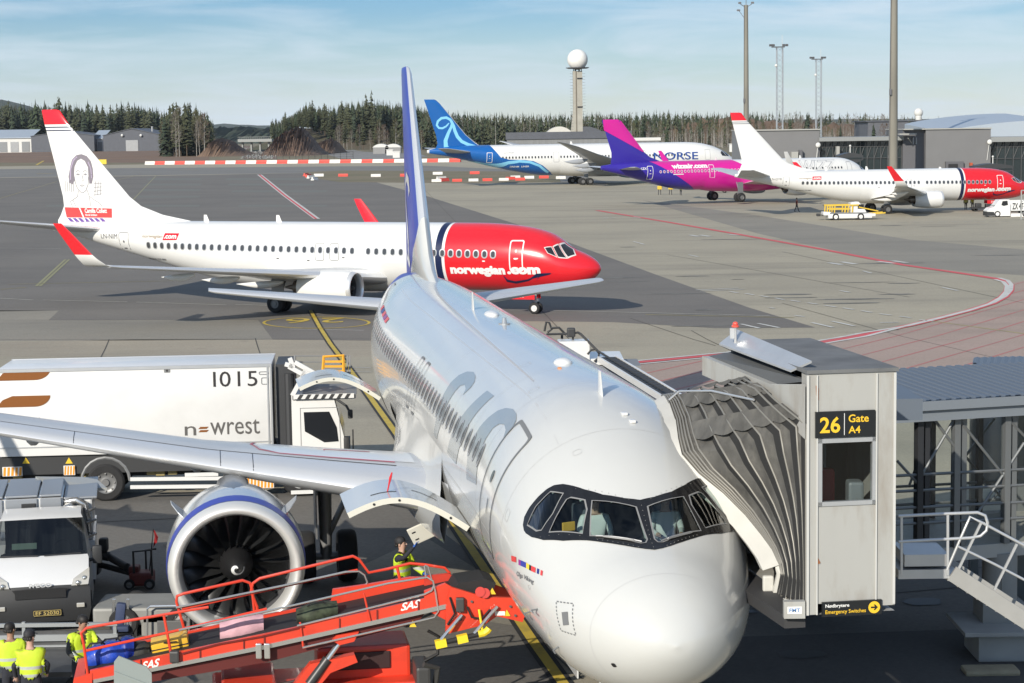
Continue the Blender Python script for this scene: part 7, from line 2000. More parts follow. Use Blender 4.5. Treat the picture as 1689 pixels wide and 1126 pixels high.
mb = MB(); mb.tube((cpl.x, cpl.y, zg + .5), (cpl.x, cpl.y, zf - .2), .33, 18); mb.box((cpl.x - .02, cpl.y - .33, (zg + zf) / 2), (.05, .04, zf - zg - 1.2)); mb.box((cpl.x, cpl.y, zg + .75), (.82, .8, .5), None, .03); wb(mb, 'pillar', mat('pillar_concrete', (.27, .27, .26), .8, var=.12, vscale=1.2), cor, 40)
mb = MB(); mb.box((cpl.x + .9, cpl.y - .3, zg + .28), (3.0, 1.2, .55), None, .03); mb.box((cpl.x + .4, cpl.y - .3, zg + .58), (2.6, 1.6, .08), None, .01); wb(mb, 'pillar_base', mat('base_concrete', (.33, .33, .32), .85, var=.15, vscale=1.0), cor)
mb = MB(); mb.box((cpl.x - .55, cpl.y - 1.6, zg + .05), (1.0, .5, .11), None, .05); wb(mb, 'kerb_block', mat('kerb_buff', (.30, .26, .18), .9, var=.2, vscale=2), cor)
# next corridor, higher and farther right
c2 = empty('upper_corridor', (at(1680, 700, 40).x, 41, gz(41)), 0, 'second higher blue grey corridor roof at the right edge', 'walkway')
e0 = at(1604, 600, 42.5); zz0 = e0.z; e1, e2, e3 = atz(1780, 664, zz0), atz(1780, 588, zz0), atz(1606, 592, zz0)
mb = MB(); hh = Z_ * -.42; q = [e0, e1, e2, e3]
mb.add(q + [p + hh for p in q], [(0, 1, 2, 3), (0, 4, 5, 1), (3, 2, 6, 7), (0, 3, 7, 4), (1, 5, 6, 2), (7, 6, 5, 4)]); wb(mb, 'roof', mat('fascia_blue_grey', (.21, .235, .265), .5, .25), c2)
mb = MB(); prof = [(i / 30, .03 + (.02 if i % 2 else 0)) for i in range(31)]; mb.loft([[e0.lerp(e1, t) + Z_ * z for t, z in prof], [e3.lerp(e2, t) + Z_ * z for t, z in prof]], False); wb(mb, 'ribbed_roof', rb, c2)
mb = MB()
for t in (.03, .5, .97):
 p = e0.lerp(e1, t) * .9 + e3.lerp(e2, t) * .1; mb.bar(p + hh, Vector((p.x, p.y, gz(p.y))), .18)
wb(mb, 'column', fr, c2)
mb = MB(); p0, p1 = e0 * .7 + e3 * .3 + hh, e1 * .7 + e2 * .3 + hh; mb.quad(p0, p1, p1 - Z_ * 2.2, p0 - Z_ * 2.2); wb(mb, 'glass_wall', mat('upper_glass', (.30, .31, .31), .2, .3), c2)
# ------------------------------------------------------------------ catering truck behind the near wing
g0, g1 = G(495, 817), G(175, 826); td = (g0 - g1); td.z = 0; td.normalize(); tn = Vector((-td.y, td.x, 0))  # along (to the cab), away from us
truck = empty('catering_truck', (g0.x - 3, g0.y + 1.2, gz(54)), 0, 'long white catering truck with bronze bars, behind the wing at left', 'truck')
TP = g0 - tn * .10; T_ = lambda px, py, k=0: onplane(px, py, TP + tn * k, tn)
zt_, zb_ = T_(225, 605).z, T_(225, 748).z
xl, xr = (T_(-4, 680) - TP).dot(td), (T_(450, 680) - TP).dot(td); tp = lambda a, b, z: Vector((TP.x, TP.y, 0)) + td * a + tn * b + Z_ * z
tw = mat('truck_white', (.70, .70, .69), .35, 0, .2, var=.03, vscale=.7, dirt=(.5, .5, .48), dirt_amt=.3, dirt_scale=.8); tdk = mat('truck_chassis', (.035, .036, .038), .6, .1); tgr = mat('truck_grey', (.22, .225, .23), .55, .2)
rot_t = Matrix((td, tn, Z_)).transposed()
mb = MB(); mb.box(tp((xl + xr) / 2, 1.25, (zt_ + zb_) / 2), (xr - xl, 2.5, zt_ - zb_), rot_t, .03); box_o = wb(mb, 'box_body', tw, truck, 30)
mb = MB()
for b in (0, 2.5):
 mb.bar(tp(xl, b, zt_ - .03), tp(xr, b, zt_ - .03), .05, .09)
mb.bar(tp(xl, -.01, zb_ + .25), tp(xr, -.01, zb_ + .25), .02, .03); mb.bar(tp(xr - .12, -.012, zb_), tp(xr - .12, -.012, zt_), .03, .04, up=tuple(td)); mb.bar(tp(xr - .03, -.014, zb_), tp(xr - .03, -.014, zt_), .05, .05, up=tuple(td))
wb(mb, 'body_trim', alu, truck)
to = Vector(truck.location)
def tdec(nm, VF, m, k=-.012): return raw_mesh(nm, [tp(x, k, z) - to for x, z in VF[0]], VF[1], m, truck)
tx = lambda px, py: ((T_(px, py) - TP).dot(td), T_(px, py).z)
brz = mat('bronze_brown', (.22, .075, .012), .4)
for y0, y1 in ((607.5, 628), (651.5, 672)):
 a, b = tx(-6, y1), tx(83, y0); W, H = b[0] - a[0], b[1] - a[1]
 pl = [(a[0], a[1]), (a[0] + W * .70, a[1])] + [(a[0] + W * .70 + W * .30 * math.sin(k * .196), a[1] + H * (1 - math.cos(k * .196))) for k in range(1, 9)] + [(a[0] + W * .30, b[1]), (a[0] + W * .12, b[1] - H * .35)]
 tdec('bronze_bar', poly2d(pl), brz)
dk_ = mat('letter_dark', (.025, .022, .022), .5); gy_ = mat('letter_grey_brown', (.10, .095, .09), .5)
a, b = tx(352, 638), tx(424, 611); VF = text2d('I015', bold=.0, width=b[0] - a[0], height=b[1] - a[1], spacing=1.1); tdec('fleet_number', move2d(VF, *a), dk_)
a, b = tx(305, 718), tx(428, 690.5); W, H = b[0] - a[0], b[1] - a[1]
VF = text2d('n', width=W * .15, height=H * .62); tdec('operator_lettering', move2d(VF, *a), gy_)
VF = text2d('wrest', width=W * .66, height=H); tdec('operator_lettering', move2d(VF, a[0] + W * .34, a[1]), gy_)
for v in (.20, .42): tdec('operator_lettering', poly2d([(a[0] + W * .18, a[1] + H * v), (a[0] + W * .29, a[1] + H * v), (a[0] + W * .32, a[1] + H * (v + .14)), (a[0] + W * .21, a[1] + H * (v + .14))]), brz)
for (x0, y0, x1, y1) in ((427, 612, 443, 618), (431, 622, 443, 634)): 
 p, q = tx(x0, y1), tx(x1, y0); tdec('small_plate', ring2d(rrect((p[0] + q[0]) / 2, (p[1] + q[1]) / 2, q[0] - p[0], q[1] - p[1], .04, 3), rrect((p[0] + q[0]) / 2, (p[1] + q[1]) / 2, q[0] - p[0] - .04, q[1] - p[1] - .04, .03, 3)), tgr)
p = tx(275.5, 611); tdec('side_lamp', poly2d(rrect(p[0], p[1], .17, .11, .02, 2)), tgr); tdec('side_lamp', poly2d(rrect(p[0], p[1], .06, .06, .02, 2)), dk_, -.016)
zw = gz(54)
mb = MB(); mb.box(tp((xl + xr) / 2 + .8, 1.25, zb_ - .28), (xr - xl + 2.6, 2.3, .5), rot_t); mb.box(tp((xl + xr) / 2 + .6, 1.25, zw + .75), (xr - xl + 1.5, 1.0, .35), rot_t); wb(mb, 'chassis', tdk, truck)
mb = MB(); c = tx(455, 690); mb.box(tp(xr + .35, 1.25, (zt_ + zb_) / 2), (.5, 2.0, zt_ - zb_ - .1), rot_t); mb.tube(tp(xr + .45, .2, zb_), tp(xr + .45, .2, zt_ - .3), .12, 10); wb(mb, 'lift_frame', mat('lift_frame_dark', (.05, .052, .056), .5, .2), truck)
for px in (42, 113):  # warning triangles and striped panels below the box
 p = tx(px, 761); tdec('warning_triangle', poly2d([(p[0] - .10, p[1] - .07), (p[0] + .10, p[1] - .07), (p[0], p[1] + .10)]), mat('warn_yellow', (.75, .5, .03), .5), .088)
org = mat('stripe_orange', (.75, .30, .02), .5)
for x0, x1, y0, y1, n in ((401, 451, 777, 806, 9), (105, 123, 768, 784, 4), (4, 36, 770, 786, 5)):
 p, q = tx(x0, y1), tx(x1, y0); mb = MB(); mb.box(tp((p[0] + q[0]) / 2, .06, (p[1] + q[1]) / 2), (q[0] - p[0], .05, q[1] - p[1]), rot_t); pn = wb(mb, 'striped_panel', signw, truck)
 V, Fc = [], []
 for i in range(n): u0 = p[0] + (q[0] - p[0]) * (i + .15) / n; u1 = u0 + (q[0] - p[0]) / n * .62; Fc.append([len(V) + k for k in range(4)]); V += [(u0, p[1] + .01), (u1, p[1] + .01), (u1 + .02, q[1] - .01), (u0 + .02, q[1] - .01)]
 tdec('stripe', (V, Fc), org, .03)
def road_wheel(root, c, ax, r, w, hub, nm='wheel', n=24):
 mb = MB(); mb.lathe([(-w / 2, r * .58), (-w / 2, r * .9), (-w * .36, r), (w * .36, r), (w / 2, r * .9), (w / 2, r * .58)], c, ax, n); t = wb(mb, nm, tyre_p, root, 40)
 mb = MB()
 for s in (-1, 1): mb.lathe([(s * w * .5, r * .6), (s * w * .42, r * .55), (s * w * .30, r * .4), (s * w * .36, r * .22), (s * w * .5, r * .18), (s * w * .5, .001)], c, ax, n)
 for k in range(8): a = k * .785; u = Z_ * math.sin(a) + ax.cross(Z_).normalized() * math.cos(a); mb.sphere(Vector(c) - ax * (w * .40) + u * r * .47, r * .06, 6, 4)
 o = wb(mb, 'rim', hub, root, 40); o.parent = t; return t
for px, py in ((175, 826), (495, 817)):
 a = (T_(px, py) - TP).dot(td)
 for b in (.18, 2.2): road_wheel(truck, tp(a, b, zw + .52), tn, .52, .32, rim_p if px > 300 else rimd_p)
 mb = MB(); mb.path([tp(a + .66 * math.cos(t), .12, zw + .55 + .66 * math.sin(t)) for t in [k * math.pi / 10 for k in range(11)]], .045, 6); wb(mb, 'mudguard', tgr, truck)
for px0, px1, py in ((215, 370, 790), (215, 370, 803), (305, 360, 783), (480, 520, 812)):
 mb = MB(); mb.bar(T_(px0, py, -.10), T_(px1, py - 1.5, -.10), .06, .10); wb(mb, 'side_guard', tw, truck)
mb = MB()
for px, py in ((250, 776), (265, 778), (285, 776), (30, 790), (140, 782)): mb.box(T_(px, py, .4), (.25, .2, .2), rot_t, .02)
wb(mb, 'underbody_gear', mat('gear_brass', (.35, .28, .12), .5, .3), truck)
# cab
ca, cb_ = tx(480, 740)[0], tx(566, 740)[0]; zc1 = tx(500, 653)[1]; zc0 = zw + .62
prof = [(ca, zc0), (cb_, zc0), (cb_ + .03, zc0 + 1.0), (cb_ - .22, zc1 - .12), (cb_ - .40, zc1), (ca, zc1 + .02)]
mb = MB(); mb.prism(prof, lambda x, z: tp(x, .1, z), lambda x, z: tp(x, 2.4, z)); wb(mb, 'cab', tw, truck, 30)
p, q = tx(502, 731), tx(556, 679); gcut = [(p[0], q[1]), (q[0] - .22, q[1]), (q[0] - .02, q[1] - .45), (q[0] + .02, p[1] + .02), (p[0] + .55, p[1]), (p[0] + .02, p[1] + .32)]
tdec('cab_window', poly2d(gcut), glassd_p, .088)
tdec('door_seam', ring2d([(p[0] - .1, q[1] + .12), (q[0] + .06, q[1] + .12), (q[0] + .10, p[1] - .95), (p[0] - .1, p[1] - .95)], [(p[0] - .085, q[1] + .105), (q[0] + .045, q[1] + .105), (q[0] + .085, p[1] - .935), (p[0] - .085, p[1] - .935)]), tgr, .09)
mb = MB(); mb.add([tp(cb_ + .035, .16, zc0 + 1.02), tp(cb_ - .19, .16, zc1 - .14), tp(cb_ - .19, 2.34, zc1 - .14), tp(cb_ + .035, 2.34, zc0 + 1.02)], [(0, 1, 2, 3)]); mb.add([tp(cb_ + .02, .12, zc0), tp(cb_ + .045, .12, zc0 + .95), tp(cb_ + .045, 2.38, zc0 + .95), tp(cb_ + .02, 2.38, zc0)], [(0, 1, 2, 3)]); wb(mb, 'windscreen', glassd_p, truck)
mb = MB(); mb.path([tp(cb_ - .25, .1, zc1 - .05), tp(cb_ + .12, -.05, zc1 - .30), tp(cb_ + .2, -.08, zc1 - .45)], .035, 6); mb.box(tp(cb_ + .22, -.1, zc1 - .52), (.14, .2, .24), rot_t, .04); mb.box(tp(cb_ + .10, -.02, zc0 + .75), (.16, .18, .55), rot_t, .05); mb.tube(tp(cb_ + .28, .1, zc0 + .5), tp(cb_ + .28, .1, zc0 + 1.2), .02); wb(mb, 'mirror', tdk, truck, 40)
mb = MB(); mb.box(tp(ca + .9, .6, zc0 - .25), (1.7, .9, .5), rot_t, .05); wb(mb, 'step_panel', tdk, truck)
# folding front platform over the cab
mb = MB(); k_ = -.02
for (x0, y0, x1, y1) in ((476, 604, 522, 629), (482, 652, 504, 612), (486, 597, 522, 617), (484, 655, 585, 654), (478, 590, 484, 606), (470, 600, 484, 604), (500, 610, 522, 622)): mb.bar(T_(x0, y0, .1), T_(x1, y1, .1), .10, .12); mb.bar(T_(x0, y0, 2.3), T_(x1, y1, 2.3), .10, .12)
wb(mb, 'platform_arm', tw, truck)
mb = MB(); p0, p1 = T_(482, 655, .05), T_(588, 654, .05); mb.box((p0 + p1) / 2 + tn * 1.2, ((p1 - p0).length, 2.4, .12), rot_t); wb(mb, 'platform', tgr, truck)
V, Fc = [], []
for i in range(7): u = tx(490 + i * 13, 654)[0]; z = tx(500, 654)[1]; Fc.append([len(V) + k for k in range(4)]); V += [(u, z - .06), (u + .1, z - .06), (u + .18, z + .06), (u + .08, z + .06)]
tdec('hazard_strip', (V, Fc), tdk, -.03); 
V, Fc = [], [[0, 1, 2, 3]]; V = [(tx(484, 654)[0], z - .065), (tx(584, 654)[0], z - .065), (tx(584, 654)[0], z + .065), (tx(484, 654)[0], z + .065)]; tdec('hazard_strip', (V, Fc), tw, -.02)
mb = MB(); oy = mat('guard_orange', (.75, .36, .03), .45)
for b in (.2, 2.1):
 T2 = lambda x, y: T_(x, y, b); mb.path([T2(532, 622), T2(534, 588), T2(566, 586), T2(567, 622)], .05, 6)
 for y in (596, 604, 612): mb.bar(T2(533, y), T2(567, y), .04, .06)
wb(mb, 'platform_guard', oy, truck)
mb = MB()
for y in (587, 597, 612): mb.tube(T_(485, y, 2.2), T_(575, y, 2.2), .018, 5)
for x in (486, 573, 577): mb.bar(T_(x, 586, 1.0), T_(x, 624, 1.0), .05, .05)
wb(mb, 'guard_rail', tgr, truck)

# ------------------------------------------------------------------ white service truck at the left edge, facing us
ivg = Vector((at(69, 1020, 39.0).x, 39.0, gz(38)))
iv = empty('service_truck', ivg, R(11), 'white cab service truck with grey machinery on its back, facing us at the left edge', 'truck')
ivw = mat('van_white', (.66, .665, .665), .3, 0, .5, var=.02, vscale=1); ivk = mat('bumper_black', (.028, .029, .031), .55)
pr = [(.0, .28, .93), (-.06, .5, .98), (-.05, .78, .98), (.02, 1.02, .96), (.12, 1.12, .95), (.75, 1.42, .95), (.86, 1.46, .93), (1.55, 2.10, .84), (1.72, 2.16, .80), (2.35, 2.20, .80)]   # back, height, half width
mb = MB(); rings = [[(-w, y, z), (-w * .6, y - .05, z + .012), (0, y - .07, z + .02), (w * .6, y - .05, z + .012), (w, y, z)] for y, z, w in pr]
mb.loft(rings[3:7], False, m=0); mb.loft(rings[7:], False, m=0); mb.loft(rings[:4], False, m=1); mb.loft(rings[6:8], False, m=2)
for s in (-1, 1):
 e = [(s * w, y, z) for y, z, w in pr]; low = [(s * 1.0, 2.35, .35), (s * .98, .75, .35)]
 mb.add([e[0], e[1], e[2], e[3], e[4], e[5], (s * .96, .85, .9), (s * .97, .8, .35)], [tuple(range(8))], 0)
 mb.add([e[5], e[6], e[7], e[8], e[9], (s * .96, 2.35, 1.3), (s * .96, .9, 1.3)], [tuple(range(7))], 0); mb.add([(s * .96, .85, .9), e[5], (s * .96, .9, 1.3), (s * .96, 2.35, 1.3), low[0], (s * .97, .8, .35)], [tuple(range(6))], 0)
mb.build('cab', [ivw, ivk, glass_mat('van_screen', (.30, .33, .34), .08)], iv, smooth=45)
mb = MB(); mb.box((0, 1.45, 1.25), (1.75, .5, .28), None, .08); mb.box((-.5, 2.1, 1.5), (.5, .2, .8), None, .08); mb.box((.5, 2.1, 1.5), (.5, .2, .8), None, .08); mb.bb((-.8, 2.3, .6), (.8, 2.34, 2.15)); mb.build('cab_interior', mat('van_interior', (.04, .042, .045), .8), iv)
mb = MB(); mb.box((-.35, 1.15, 1.62), (.5, .02, .14), Matrix.Rotation(R(-40), 3, 'X')); mb.build('dash_paper', mat('paper_green', (.45, .6, .45), .7), iv)
mb = MB(); mb.path([(.42 + .19 * math.cos(t), 1.25 + .1 * math.sin(t), 1.52 + .17 * math.sin(t)) for t in [k * .524 for k in range(12)]], .018, 6, True); mb.build('steering_wheel', ivk, iv)
mb = MB()
for z0, x0, x1 in ((.86, -.46, .46),): mb.loft([[(-.56, -.12, .99), (-.42, -.135, .80), (.42, -.135, .80), (.56, -.12, .99)], [(-.40, -.12, 1.00), (-.30, -.13, .99), (.30, -.13, .99), (.40, -.12, 1.0)]], True)
mb.bb((-.5, -.14, .80), (.5, -.10, .98)); mb.build('grille', mat('grille_black', (.012, .012, .013), .6), iv)
hl = mat('headlight_glass', (.62, .60, .54), .08, .3, .8)
for s in (-1, 1):
 pts = [(s * .60, -.04, .99), (s * .93, -.02, 1.0), (s * .955, .10, 1.12), (s * .955, .38, 1.26), (s * .80, .22, 1.19), (s * .64, .06, 1.11)]
 mb = MB(); mb.add([tuple(Vector(p) + Vector((s * .012, -.035, .03))) for p in pts] + pts, [(0, 1, 2, 5), (2, 3, 4, 5)] + [(i, (i + 1) % 6, 6 + (i + 1) % 6, 6 + i) for i in range(6)]); hh_ = mb.build('headlight', hl, iv)
 for y, z, x in ((.0, 1.06, .74), (.10, 1.13, .87)):
  mb = MB(); mb.sphere((s * x, y - .04, z), .055, 12, 8); mb.build('lamp', mat('lamp_chrome', (.8, .78, .72), .1, .9), hh_, smooth=60)
 mb = MB(); mb.box((s * .78, -.11, .62), (.16, .04, .09), None, .03); mb.build('fog_lamp', hl, iv)
 mb = MB(); mb.box((s * 1.12, .95, 1.42), (.2, .12, .38), None, .05); mb.tube((s * .93, .95, 1.3), (s * 1.12, .95, 1.35), .04, 6); mb.build('mirror', ivk, iv, smooth=40)
 for yy in (.85, 4.4): road_wheel(iv, Vector(iv.location) + Vector((s * .86, yy, .36)), Vector((1, 0, 0)), .36, .24, rimd_p)
 mb = MB(); mb.path([(s * .06, .75, 1.49), (s * .8, .8, 1.5)], .014, 5); mb.build('wiper', ivk, iv)
VF = text2d('IVECO', bold=.04, width=.44, height=.085, align='CENTER'); raw_mesh('maker_lettering', [(x, -.075 - .03 + .0 * z, 1.02 + z) for x, z in VF[0]], VF[1], mat('badge_chrome', (.55, .56, .57), .4, .1), iv)
mb = MB(); mb.box((.12, -.135, .50), (.56, .02, .125)); pl_ = mb.build('number_plate', mat('plate_black', (.014, .013, .012), .5), iv); py_ = mat('plate_amber', (.55, .42, .14), .5)
VF = text2d('EF 52030', bold=.005, width=.46, height=.07, align='CENTER'); raw_mesh('plate_lettering', [(.12 + x, -.147, .465 + z) for x, z in VF[0]], VF[1], py_, pl_)
VF = ring2d(rrect(.12, .5, .54, .11, .015, 2), rrect(.12, .5, .525, .095, .012, 2)); raw_mesh('plate_border', [(x, -.147, z) for x, z in VF[0]], VF[1], py_, pl_)
gm = mat('machinery_grey', (.30, .32, .35), .4, .3, .2); 
mb = MB(); mb.box((-.45, 3.6, 2.02), (1.75, 2.2, .7), None, .05); mb.box((.5, 3.9, 1.85), (1.05, 2.6, .9), None, .05); mb.bb((-1.0, 2.5, .55), (1.05, 5.4, 1.4)); mb.build('machinery_body', ivw, iv)
mb = MB()
for i, (x0, x1) in enumerate(((-1.3, -.82), (-.80, -.10), (-.08, .40))): mb.box(((x0 + x1) / 2, 3.6, 2.42), (x1 - x0 - .02, 2.2, .05), None, .02); mb.box(((x0 + x1) / 2, 2.47, 2.18), (x1 - x0 - .04, .04, .40), None, .015)
mb.box((.78, 3.8, 2.33), (.7, 2.5, .05), None, .02); mb.build('machinery_cover', gm, iv)
mb = MB(); mb.box((-.3, 2.44, 2.2), (.30, .03, .16), None, .04); mb.build('vent', ivk, iv)
mb = MB(); mb.path([(.45, 2.6, 2.25), (.7, 2.5, 2.3), (.86, 2.5, 2.2), (.92, 2.55, 1.9), (.95, 2.6, 1.5)], [.07, .075, .075, .07, .06], 10); mb.path([(.3, 2.55, 2.1), (.55, 2.5, 2.2), (.7, 2.6, 2.1)], .05, 8)
for z in (1.2, 1.5, 1.8, 2.05): mb.path([(.9, 2.4, z), (1.08, 2.5, z + .05), (1.05, 2.8, z)], .03, 6)
mb.build('hose_pipes', mat('pipe_chrome', (.6, .6, .6), .2, .8), iv, smooth=60)
mb = MB(); mb.add([tuple(p - ivg) for p in (at(125, 783, 43.6), at(220, 787, 43.6), at(231, 806, 42.9), at(140, 806, 42.9))] + [tuple(p - ivg + Vector((0, 0, -.06))) for p in (at(125, 783, 43.6), at(220, 787, 43.6), at(231, 806, 42.9), at(140, 806, 42.9))], [(0, 1, 2, 3), (7, 6, 5, 4), (0, 4, 5, 1), (1, 5, 6, 2), (2, 6, 7, 3), (3, 7, 4, 0)]); mb.build('folded_platform', mat('platform_silver', (.50, .52, .52), .35, .4), iv)

# dark hydrant trolley with a red flag
hg = G(232, 968); hy = empty('hydrant_trolley', hg, 0, 'dark hose trolley with red flag on a pole between truck and engine', 'trolley')
H_ = lambda px, py, Y=None: at(px, py, Y or hg.y) - hg
dkr = mat('trolley_dark_red', (.12, .018, .015), .6); dkk = mat('trolley_black', (.022, .022, .024), .6)
mb = MB(); a, b, c, d = H_(152, 912, 44), H_(180, 918, 44), H_(210, 935), H_(235, 950); mb.tube(a, b, .11, 8); mb.tube(b, c, .09, 8); mb.tube(H_(160, 930, 44), d, .07, 8); mb.tube(c, d, .08, 8); mb.build('tow_arm', dkk, hy, smooth=60)
mb = MB(); mb.box(H_(171, 898, 44), (.20, .25, .32), None, .06); mb.box(H_(158, 935, 44), (.2, .4, .3), None, .05); mb.build('hose_reel', dkk, hy, smooth=50)
mb = MB(); mb.box((.05, 0, .22), (.5, .5, .3), None, .06); mb.box((-.12, 0, .35), (.22, .3, .3), None, .04); mb.build('trolley_body', dkr, hy)
mb = MB(); mb.path([(-.1, -.2, .3), (-.1, -.2, .85), (.3, -.2, .88), (.3, -.2, .3)], .03, 6); mb.path([(.1, .2, .3), (.1, .2, .8), (.34, .2, .82)], .025, 6); mb.build('handle_frame', dkk, hy)
for x in (-.2, .25): road_wheel(hy, hg + Vector((x, -.25, .12)), Vector((0, 1, 0)), .12, .08, rimd_p, n=14)
f0, f1 = H_(246, 945), H_(253, 872); mb = MB(); mb.tube(f0, f1, .012, 6); mb.build('flag_pole', dkk, hy)
mb = MB(); p0 = H_(253, 874); mb.loft([[p0, p0 + Vector((.02, .03, -.15)), p0 + Vector((-.02, 0, -.40))], [p0 + Vector((.03, 0, -.01)), p0 + Vector((.09, .06, -.18)), p0 + Vector((.03, .03, -.32))], [p0 + Vector((.03, .02, -.1)), p0 + Vector((.08, -.04, -.27)), p0 + Vector((-.09, 0, -.44))]], False); mb.build('flag', mat('flag_red', (.30, .015, .02), .8), hy)

# mobile stairs at the far side, seen along the fuselage's right edge
ms_o = at(1000, 600, 44); ms = empty('mobile_stairs', (ms_o.x + 1.5, 44, gz(44)), 0, 'white framed mobile stair with black steps behind the fuselage, left of the bridge', 'stair')
Q_ = lambda px, py, Y: at(px, py, Y)
mb = MB(); l0, l1 = Q_(987, 592, 46), Q_(1092, 657, 40.5); w_ = Vector((.42, .10, -.0)); dn = l1 - l0
for k in (0, 1): mb.bar(l0 + w_ * k, l1 + w_ * k, .05, .13)
wb(mb, 'stringer', tw, ms)
for i in range(22):
 mb = MB(); c = l0 + dn * (i + .5) / 22 + w_ * .5; mb.box(c + Z_ * .02, (.40, .26, .05)); wb(mb, 'tread', tdk, ms)
mb = MB(); mb.box(l0 + w_ * .5 + Vector((-.4, 1.0, -.1)), (1.6, 1.6, .15), None, .02); mb.box(Q_(946, 578, 46.5), (.75, .6, .5), None, .02); wb(mb, 'top_platform', tw, ms)
mb = MB()
mb.path([Q_(898, 546, 47.2), Q_(901, 531, 47.2), Q_(906, 532, 47.2), Q_(910, 543, 47.2), Q_(903, 548, 47.2)], .03, 6); mb.path([Q_(908, 541, 47), Q_(922, 540, 47), Q_(930, 548, 47), Q_(932, 552, 47)], .03, 6); mb.path([Q_(902, 551, 47), Q_(945, 550, 46.6), Q_(953, 548, 46.5), Q_(958, 551, 46.4), Q_(985, 578, 46)], .03, 6)
mb.path([Q_(969, 584, 46.2), Q_(975, 577, 46.2), Q_(983, 576, 46.2), Q_(988, 583, 46.2), Q_(987, 590, 46.2), Q_(980, 596, 46.2)], .025, 6); mb.tube(Q_(927, 552, 47), Q_(927, 564, 47), .03); mb.tube(Q_(945, 549, 46.6), Q_(945, 567, 46.6), .025); mb.box(Q_(942, 548, 46.6), (.2, .2, .22), None, .04); mb.path([Q_(985, 578, 46), Q_(1092, 643, 40.5)], .025, 6)
wb(mb, 'handrail', tdk, ms)
mb = MB(); mb.box(l0 + w_ * .5 + Vector((.2, .8, -l0.z / 2 - .1)), (1.2, 1.4, l0.z * .96)); wb(mb, 'undercarriage', tgr, ms)

# ------------------------------------------------------------------ far vehicles
yv = mat('vehicle_yellow', (.62, .42, .04), .5)
vg = G(1397, 362); sv = empty('service_vehicle', vg, 0, 'low white flatbed vehicle with yellow rail frame under the right airliner', 'vehicle'); sS = vg.y / 3248
v_ = lambda px, py: ((px - 1397) * sS, (361 - py) * sS)
mb = MB(); (x0, z0), (x1, z1) = v_(1364, 359), v_(1436, 353); mb.box(((x0 + x1) / 2, 0, (z0 + z1) / 2 + .1), (x1 - x0, 2.2, z1 - z0 + .1), None, .12); mb.box((x0 - .1, 0, .75), (.9, 2.0, .4), None, .1); mb.box((x1 - .3, 0, .55), (1.4, 2.1, .35), None, .08); mb.build('body', tw, sv, smooth=40)
mb = MB(); mb.bb((x0 + .2, -1.0, z1 + .1), (x1 - .6, 1.0, z1 + .3)); mb.build('deck', tgr, sv)
for px in (1376, 1417):
 for s in (-1, 1): road_wheel(sv, vg + Vector((v_(px, 0)[0], s * 1.0, .38)), Vector((0, 1, 0)), .40, .25, rim_p, n=18)
mb = MB()
for s in (-.9, .9):
 for px in (1362, 1366, 1374, 1391, 1396, 1403): mb.bar((v_(px, 0)[0], s, z1 + .2), (v_(px + 1, 0)[0], s, v_(0, 337)[1]), .12, .12)
 mb.bar((v_(1361, 0)[0], s, v_(0, 337)[1]), (v_(1414, 0)[0], s, v_(0, 336.5)[1]), .14, .14); mb.bar((v_(1366, 0)[0], s, v_(0, 343)[1]), (v_(1400, 0)[0], s, v_(0, 343)[1]), .1, .12); mb.bar((v_(1414, 0)[0], s, v_(0, 340)[1]), (v_(1446, 0)[0], s, v_(0, 347)[1]), .12, .12); mb.bar((v_(1425, 0)[0], s, v_(0, 352)[1]), (v_(1458, 0)[0], s, v_(0, 350)[1]), .08, .14)
mb.build('rail_frame', yv, sv)
mb = MB(); cxx, czz = v_(1414, 340); mb.loft([[(cxx + x, s, z) for x, z in ((-.9, z1 + .2), (-.9, czz + .5), (.0, czz + .6), (.7, czz - .2), (.9, z1 + .3))] for s in (-.8, .8)], True, False, True); mb.build('cab', tw, sv, smooth=30)
mb = MB(); mb.box((cxx + .25, -.82, czz + .05), (.7, .03, .5)); mb.build('cab_window', glassd_p, sv)
mb = MB(); mb.tube((v_(1355, 0)[0], 0, .55), (x0, 0, .6), .1, 6); mb.box((v_(1350, 0)[0], 0, .6), (.4, .8, .3), None, .05); mb.build('tow_hitch', tdk, sv)

wg = G(1652, 357); wv = empty('pickup_van', wg, 0, 'small white pickup van with dark lettering at the right edge below the red nose', 'van'); kS = wg.y / 3248
w_ = lambda px, py: ((px - 1652) * kS, (357.5 - py) * kS)
pts = [w_(*p) for p in ((1625, 354), (1625, 347), (1630, 342.5), (1636, 341), (1645, 329.5), (1661, 329), (1663, 332), (1663, 356), (1650, 356), (1628, 356))]
mb = MB(); mb.prism(pts, lambda x, z: (x, -.95, z), lambda x, z: (x, .95, z)); mb.build('cab', tw, wv, smooth=25)
mb = MB(); mb.prism([w_(*p) for p in ((1624.5, 355.5), (1624.5, 348.5), (1636, 349), (1638, 355.5))], lambda x, z: (x, -.97, z), lambda x, z: (x, .97, z)); mb.build('bumper', ivk, wv)
mb = MB(); mb.poly([(x, -.962, z) for x, z in [w_(*p) for p in ((1650, 331.5), (1658, 331), (1659, 338), (1652, 339.5), (1648, 338))]]); mb.poly([(x + .0, s, z + .02) for x, z, s in ((*w_(1636.5, 340.5), -.85), (*w_(1645, 330.3), -.8), (*w_(1645, 330.3), .8), (*w_(1636.5, 340.5), .85))]); mb.build('side_window', glassd_p, wv)
